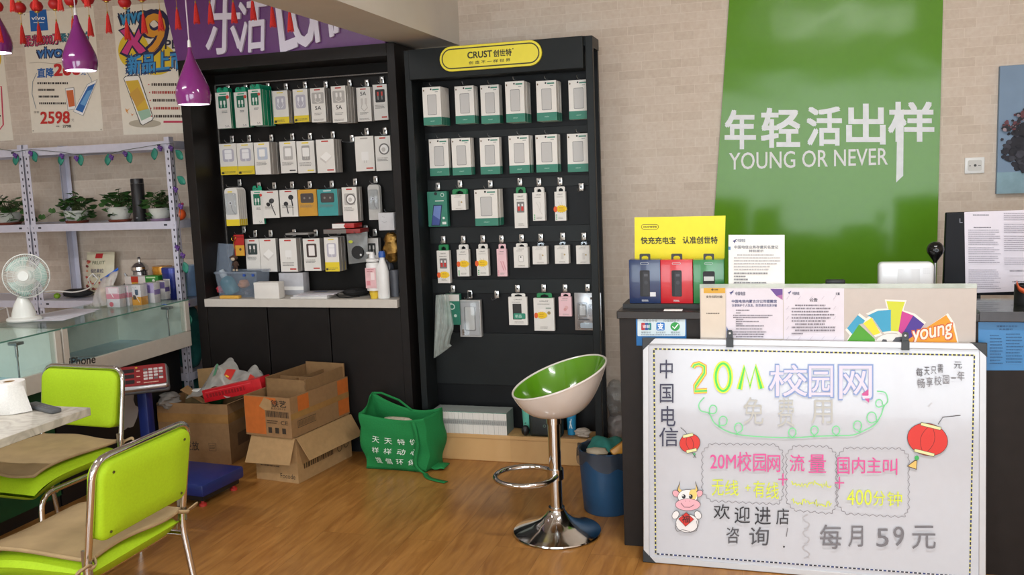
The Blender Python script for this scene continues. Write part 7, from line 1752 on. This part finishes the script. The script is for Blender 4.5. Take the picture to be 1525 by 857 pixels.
# ------------------------------------------------------------------ the whiteboard on the floor
P0 = Vector((0, 3.318, 0)); leanY = 3.418; ZB = .885
PB = Plane(P0, (1, 0, 0), (0, (leanY-3.318)/ZB, 1))
e0 = PB.px(960, 838); e1 = PB.px(1469, 513); e2 = PB.px(956, 503)
bx0 = (e0[0]+e2[0])/2; bx1 = e1[0]; bz0 = max(.002, 0); bz1 = (e1[1]+e2[1])/2
wb2 = thing('whiteboard', 'framed whiteboard with coloured handwriting leaning against the reception desk', 'whiteboard', ((bx0+bx1)/2, 3.34, 0))
BRD = mat('whiteboard_enamel', '#c2c4cb', .14, coat=.25, var=.01); FRM = mat('silver_white_frame', '#c2c3c6', .3, .15, var=.02)
fr = .022
MB().prism([(bx0+.01, bz0+.012), (bx1-.01, bz0+.012), (bx1-.01, bz1-.01), (bx0+.01, bz1-.01)], PB, .012, back=-.014).build('board_surface', BRD, wb2)
for q in (((bx0, bz0), (bx1, bz0), (bx1, bz0+fr), (bx0, bz0+fr)), ((bx0, bz1-fr), (bx1, bz1-fr), (bx1, bz1), (bx0, bz1)), ((bx0, bz0+fr), (bx0+fr, bz0+fr), (bx0+fr, bz1-fr), (bx0, bz1-fr)), ((bx1-fr, bz0+fr), (bx1, bz0+fr), (bx1, bz1-fr), (bx1-fr, bz1-fr))):
    MB().prism(list(q), PB, .020, back=-.016).build('frame_rail', FRM, wb2, .002)
cz = .05
for sx, sz in ((0, 0), (1, 0), (0, 1), (1, 1)):
    X = bx1+.002 if sx else bx0-.002; Z = bz1+.002 if sz else bz0-.001; a = -1 if sx else 1; c = -1 if sz else 1
    MB().prism([(X, Z), (X+a*cz, Z), (X, Z+c*cz)], PB, .0235, back=-.018).build('corner_guard', BLACKP, wb2, .0015)
ar = Art(Plane(PB.at(0, 0, -.002), PB.U, PB.V), True, .0008); A = ar
# striped border
cor = [(974, 520), (1451, 529.5), (1444, 859.5), (976.6, 825)]
for k in range(4):
    (xa, ya), (xb, yb) = cor[k], cor[(k+1) % 4]; L_ = math.hypot(xb-xa, yb-ya); n = int(L_/6.5)
    A.stroke('#e6df7a' if k != 2 else '#dedde0', [(xa, ya), (xb, yb)], 2.2)
    A.L += 1
    for i in range(n):
        t0, t1 = (i+.12)/n, (i+.78)/n; 
        A.stroke(('#23253a', '#2f3f78', '#24262c')[i % 3], [(xa+(xb-xa)*t0, ya+(yb-ya)*t0), (xa+(xb-xa)*t1, ya+(yb-ya)*t1)], 2.1, up=False)
def hand(m, chars, bold=.03):
    bold = .006 if bold > .01 else 0 
    A.L += 1
    for ch, x0, yb, x1, yt in chars: A.text(m, ch, x0, yb, x1, yt, bold, up=False)
INKD = '#3c3c52'
hand(INKD, [('中', 983, 564, 1002, 536), ('国', 983, 600, 1003, 572), ('电', 985, 635, 1006, 605), ('信', 982, 665, 1010, 637)])
def num(pts, col, w, out, wo): A.stroke(out, pts, wo); A.stroke(col, pts, w)
two = [(1032, 548), (1034, 544), (1041, 542), (1049, 546), (1049, 556), (1042, 566), (1036, 575), (1035, 583), (1053, 582)]
num(two, '#5fd06a', 3.2, '#f0a23a', 8); A.stroke('#e8e04a', two, 5.5); A.stroke('#5fd06a', two, 2.8)
zero = [(1077+11*math.cos(t), 562+20.5*math.sin(t)) for t in [2*PI*k/28 for k in range(28)]]
A.stroke('#e4ec4a', zero, 7.5, True).stroke('#55d85a', zero, 3.2, True)
em = [(1101, 580), (1109, 547), (1117, 576), (1125, 546), (1134, 579)]
A.stroke('#d6ea4a', em, 9).stroke('#4fd458', em, 4)
for ch, x0, yb, x1, yt in (('校', 1146, 590, 1202, 544), ('园', 1205, 591, 1240, 545), ('网', 1250, 594, 1298, 545)):
    A.text('#8aa0d0', ch, x0-1, yb+1, x1+1, yt-1, .05); A.text('#dcd6e6', ch, x0, yb, x1, yt, .012); A.text('#d86aa4' if ch != '校' else '#a884c4', ch, x0+.5, yb-.5, x1-.5, yt+.5, -.022)
A.poly('#cf5a98', [(1283, 587), (1296, 578), (1294, 600), (1289, 596)])
hand('#bfbfb9', [('免', 1107, 632, 1137, 592), ('费', 1158, 636, 1183, 593), ('用', 1208, 631, 1240, 596)], .01)
# green curl
base = [(1049, 592), (1041, 602), (1044, 612), (1056, 616), (1064, 630), (1082, 642), (1104, 648), (1140, 651), (1180, 652), (1215, 650), (1245, 649), (1270, 648), (1290, 640), (1303, 632), (1312, 618), (1316, 606), (1322, 597), (1318, 585), (1306, 583)]
def cat(P, n=12):
    out = []
    for i in range(len(P)-1):
        a = P[max(0, i-1)]; b0 = P[i]; c0 = P[i+1]; d0 = P[min(len(P)-1, i+2)]
        for k in range(n):
            t = k/n; out.append(tuple(.5*((2*b0[j])+(c0[j]-a[j])*t+(2*a[j]-5*b0[j]+4*c0[j]-d0[j])*t*t+(3*b0[j]-3*c0[j]+d0[j]-a[j])*t**3) for j in (0, 1)))
    return out+[P[-1]]
curl = []
loops = [(1062, 610, 5.5), (1077, 627, 6), (1100, 637, 6), (1139, 640, 5), (1180, 644, 5.5), (1213, 641, 5.5), (1245, 641, 5.5), (1277, 634, 6), (1298, 622, 7), (1309, 601, 5)]
bc = cat(base)
used_ = set()
for i, p in enumerate(bc):
    curl.append(p)
    for j, (lx, ly, r) in enumerate(loops):
        if j not in used_ and math.hypot(p[0]-lx, p[1]-ly) < r*2.2 and (i+1 == len(bc) or math.hypot(bc[i+1][0]-lx, bc[i+1][1]-ly) > math.hypot(p[0]-lx, p[1]-ly)):
            used_.add(j); a0 = math.atan2(p[1]-ly, p[0]-lx)
            for k in range(1, 18): curl.append((lx+r*math.cos(a0-2*PI*k/18), ly+r*1.15*math.sin(a0-2*PI*k/18)))
            curl.append(p)
A.stroke('#7fdc9a', curl, 1.6)
# lanterns drawn on the board
def lan(cx, cy, rx, ry, rot, cap, tas):
    c_, s_ = math.cos(math.radians(rot)), math.sin(math.radians(rot)); R_ = lambda x, y: (cx+x*c_-y*s_, cy+x*s_+y*c_)
    A.ell('#4a2422', cx, cy, rx+.7, ry+.7, 28, rot).ell('#d6342c', cx, cy, rx, ry, 28, rot)
    for f in (-.35, .35): A.stroke('#7a1c18', [R_(f*rx*math.sin(PI*t), -ry+2*ry*t) for t in [k/8 for k in range(9)]], .8, up=False)
    for sy in (-1, 1): A.poly('#4a4a30', [R_(-rx*.52, sy*ry*.86-2.6), R_(rx*.52, sy*ry*.86-2.6), R_(rx*.52, sy*ry*.86+2.6), R_(-rx*.52, sy*ry*.86+2.6)], sy < 0)
    A.L += 1
    for sy in (-1, 1): A.poly('#dfe0a8', [R_(-rx*.5, sy*ry*.86-2), R_(rx*.5, sy*ry*.86-2), R_(rx*.5, sy*ry*.86+2), R_(-rx*.5, sy*ry*.86+2)], False)
lan(1027.5, 660, 15, 13.5, -13, 0, 0); A.stroke('#3c3c40', [(1023, 646), (1020, 642), (1014, 637)], .8).ell('#4fae74', 1034, 676.5, 1.9, up=False).stroke('#4a4a40', [(1031, 674), (1037, 682), (1033, 682), (1036, 677)], .8, up=False)
lan(1381, 654.5, 30, 23.5, 14, 0, 0); A.stroke('#3c3c40', [(1396.6, 632), (1403.6, 621.6), (1430, 618.6)], 1).ell('#3fae5a', 1365, 682, 3.4, up=False).poly('#5a4a30', [(1362, 685), (1365.5, 685), (1364.8, 699.5), (1350, 694.5)], False).poly('#e6bf6a', [(1362.3, 686.5), (1364.6, 686.5), (1363.9, 698), (1352, 694)])
# cloud frames
def cloud(x0, y0, x1, y1, w=.7, n=9):
    P = []
    def side(a, b, n):
        for i in range(n*4):
            t = i/(n*4); s_ = math.sin(t*n*2*PI)*1.6; dx, dy = b[0]-a[0], b[1]-a[1]; l = math.hypot(dx, dy); P.append((a[0]+dx*t-dy/l*s_, a[1]+dy*t+dx/l*s_))
    r = 12; q = [(x0+r, y0), (x1-r, y0+1), (x1, y0+r), (x1, y1-r), (x1-r*.6, y1), (x0+r, y1-5), (x0, y1-r-6), (x0, y0+r)]
    for i in range(8): side(q[i], q[(i+1) % 8], max(2, int(math.hypot(q[(i+1) % 8][0]-q[i][0], q[(i+1) % 8][1]-q[i][1])/10)))
    A.stroke('#77747c', P, w, True)
cloud(1046, 661, 1166, 751); cloud(1171, 664, 1245, 765); cloud(1247, 667, 1353, 770)
PKI = '#e0569a'
hand(PKI, [('20M', 1058, 698, 1096, 677), ('校', 1098, 702, 1119, 673), ('园', 1122, 702, 1141, 676), ('网', 1143, 703, 1162, 678), ('流', 1176, 702, 1198, 677), ('量', 1204, 704, 1230, 677), ('国', 1247, 706, 1265, 681), ('内', 1269, 705, 1288, 681), ('主', 1291, 704, 1312, 681), ('叫', 1315, 707, 1336, 683)], .03)
for x, y in ((1166, 714), (1250, 719)): A.stroke(PKI, [(x-7, y), (x+7, y)], 1.8).stroke(PKI, [(x, y-9), (x, y+9)], 1.8, up=False)
YI = '#dbe84a'
hand(YI, [('无', 1060, 738, 1078, 714), ('线', 1080, 738, 1100, 715), ('+', 1110, 731, 1118, 722), ('有', 1122, 741, 1139, 716), ('线', 1141, 743, 1160, 718), ('400', 1261, 752, 1298, 729), ('分', 1300, 753, 1318, 731), ('钟', 1321, 754, 1343, 732)], .06)
for y in (719, 746):     # scribbled-over lines
    rnd = random.Random(y); A.stroke(YI, [(1179+k*1.9, y+rnd.uniform(-6, 6)+k*.12) for k in range(32)], 1.7)
BK = '#2e2e34'
hand(BK, [('欢', 1063, 773, 1087, 751), ('迎', 1094, 779, 1117, 754), ('进', 1124, 781, 1148, 755), ('店', 1156, 781, 1175, 757)], .035)
hand('#4e4e54', [('咨', 1082, 809, 1101, 785), ('询', 1116, 812, 1145, 785)], .02); A.stroke('#77777c', [(1173, 786), (1171, 799)], 1.2).ell('#2e2e34', 1167.5, 814, 1.4, up=False)
for k in range(3): A.stroke('#b3b2b6', cat([(1203, 767+k*22), (1196, 770+k*22), (1198, 776+k*22), (1205, 780+k*22), (1203, 786+k*22), (1197, 787+k*22)], 5), 1.1)
hand('#77767c', [('每', 1221, 817, 1253, 781), ('月', 1263, 814, 1285, 783), ('5', 1305, 814, 1323, 787), ('9', 1330, 813, 1346, 784), ('元', 1358, 817, 1393, 783)], .03)
hand('#4a4a50', [('每', 1364, 561, 1374, 548), ('天', 1376, 559, 1384, 546.5), ('只', 1386, 557, 1394, 546), ('需', 1396, 555, 1404, 543), ('元', 1420, 549, 1432, 539)], .0)
hand('#77767c', [('畅', 1366, 578, 1377, 564), ('享', 1379, 576, 1389, 562), ('校', 1391, 574, 1402, 560), ('园', 1404, 572, 1413, 559), ('一', 1416, 564, 1423, 562), ('年', 1425, 567, 1436, 553)], .0)
A.stroke('#b3b2b6', [(1382, 606), (1388, 600)], .7)
# little cow holding a red diamond
Z5 = lambda x, y: (960+x/3.614, 620+y/3.614)
def zpoly(m, pts, **k): A.poly(m, [Z5(*p) for p in pts], **k)
OUT = '#4a4446'
def zell(m, cx, cy, rx, ry, rot=0, o=True):
    if o: A.ell(OUT, *Z5(cx, cy), rx/3.614+.6, ry/3.614+.6, 24, rot)
    A.ell(m, *Z5(cx, cy), rx/3.614, ry/3.614, 24, rot)
zell('#e8e6e6', 230, 575, 60, 48); zell('#e8e6e6', 168, 530, 16, 22, 30); zell('#e8e6e6', 288, 530, 16, 22, -30)
for s_ in (-1, 1):
    A.poly(OUT, [Z5(233+s_*x, y) for x, y in ((22, 405), (46, 392), (40, 345), (58, 395), (44, 415))]); A.poly('#e6c56a', [Z5(233+s_*x, y) for x, y in ((25, 403), (44, 388), (43, 362), (53, 395), (42, 410))])
    zell('#e6a9b4', 233+s_*62, 415, 20, 15, -35*s_)
zell('#eceaea', 233, 432, 52, 38); A.ell('#e6cf7a', *Z5(262, 420), 6, 8, 16)
zell('#eab0bc', 234, 474, 66, 31)
for x in (212, 250): A.ell('#26242a', *Z5(x, 430), 2.9, 3.2, 14).ell('#ffffff', *Z5(x-4, 426), .9, n=8)
A.stroke('#5a3038', [Z5(197, 465), Z5(215, 487), Z5(245, 488), Z5(268, 474)], .8)
for x in (222, 244): A.ell('#a8606c', *Z5(x, 455), .6, n=8, up=False)
zpoly('#7a1c18', [(225, 515), (268, 552), (222, 592), (182, 550)]); zpoly('#cf2f28', [(225, 518), (265, 552), (222, 588), (185, 550)]); A.text('#3a1412', '福', *Z5(203, 570), *Z5(246, 532), .03)
A.stroke(OUT, [Z5(172, 575), Z5(166, 600), Z5(178, 618), Z5(205, 608), Z5(225, 612), Z5(250, 622), Z5(282, 612), Z5(286, 585), Z5(280, 560)], .7)
A.build('board_drawing', wb2)
for x, y in ((1087, 506), (1348, 506)):
    u, v = PB.px(x, y); u2 = bz1
    cl_ = thing('binder_clip', 'black clip on the whiteboard top edge, %s' % ('left one under the purple-cornered notice' if x < 1200 else 'right one under the rainbow sticker'), 'clip', (0, 0, 0), 'black clips on the whiteboard')
    MB().prism([(u-.013, bz1-.028), (u+.013, bz1-.028), (u+.013, bz1+.004), (u-.013, bz1+.004)], PB, .006, back=.0055).prism([(u-.013, bz1+.003), (u+.013, bz1+.003), (u+.013, bz1+.006), (u-.013, bz1+.006)], PB, .03, back=-.0185).build('clip_body', BLACKP, cl_)
    MB().prism([(u-.011, bz1+.006), (u+.011, bz1+.006), (u+.011, bz1+.03), (u+.007, bz1+.036), (u-.007, bz1+.036), (u-.011, bz1+.03)], PB, .002, back=.004).build('clip_lever', BLACKP, cl_)
    A2 = Art(Plane(PB.at(0, 0, .006), PB.U, PB.V)); A2.ell('#c9c8c6', u, bz1+.024, .004); A2.build('clip_hole', cl_)
# ceiling tubes
TUBE = mat('tube_glow', '#fbfaff', .5, var=0, emit=16.)
for k, (x, y) in enumerate(((.45, 2.3), (.55, -.4), (-3.4, 1.6))):
    o = thing('ceiling_tube_light', ['white tube light on the ceiling nearest the green panel', 'white tube light on the ceiling behind the viewer', 'white tube light on the ceiling over the left aisle'][k], 'lamp', (x, y, 2.9))
    boxpart('fitting', (x-.62, y-.03, 2.95, x+.62, y+.03, 2.999), WHITEP, o, .004); MB().cyl((x-.6, y, 2.932), (x+.6, y, 2.932), .014, 12).build('tube', TUBE, o); area('tube_light', (x, y, 2.91), (1.2, .05), 38, (0, 0, 0), (1, .99, .98)).parent = o; o.children[-1].location = (0, 0, .01)
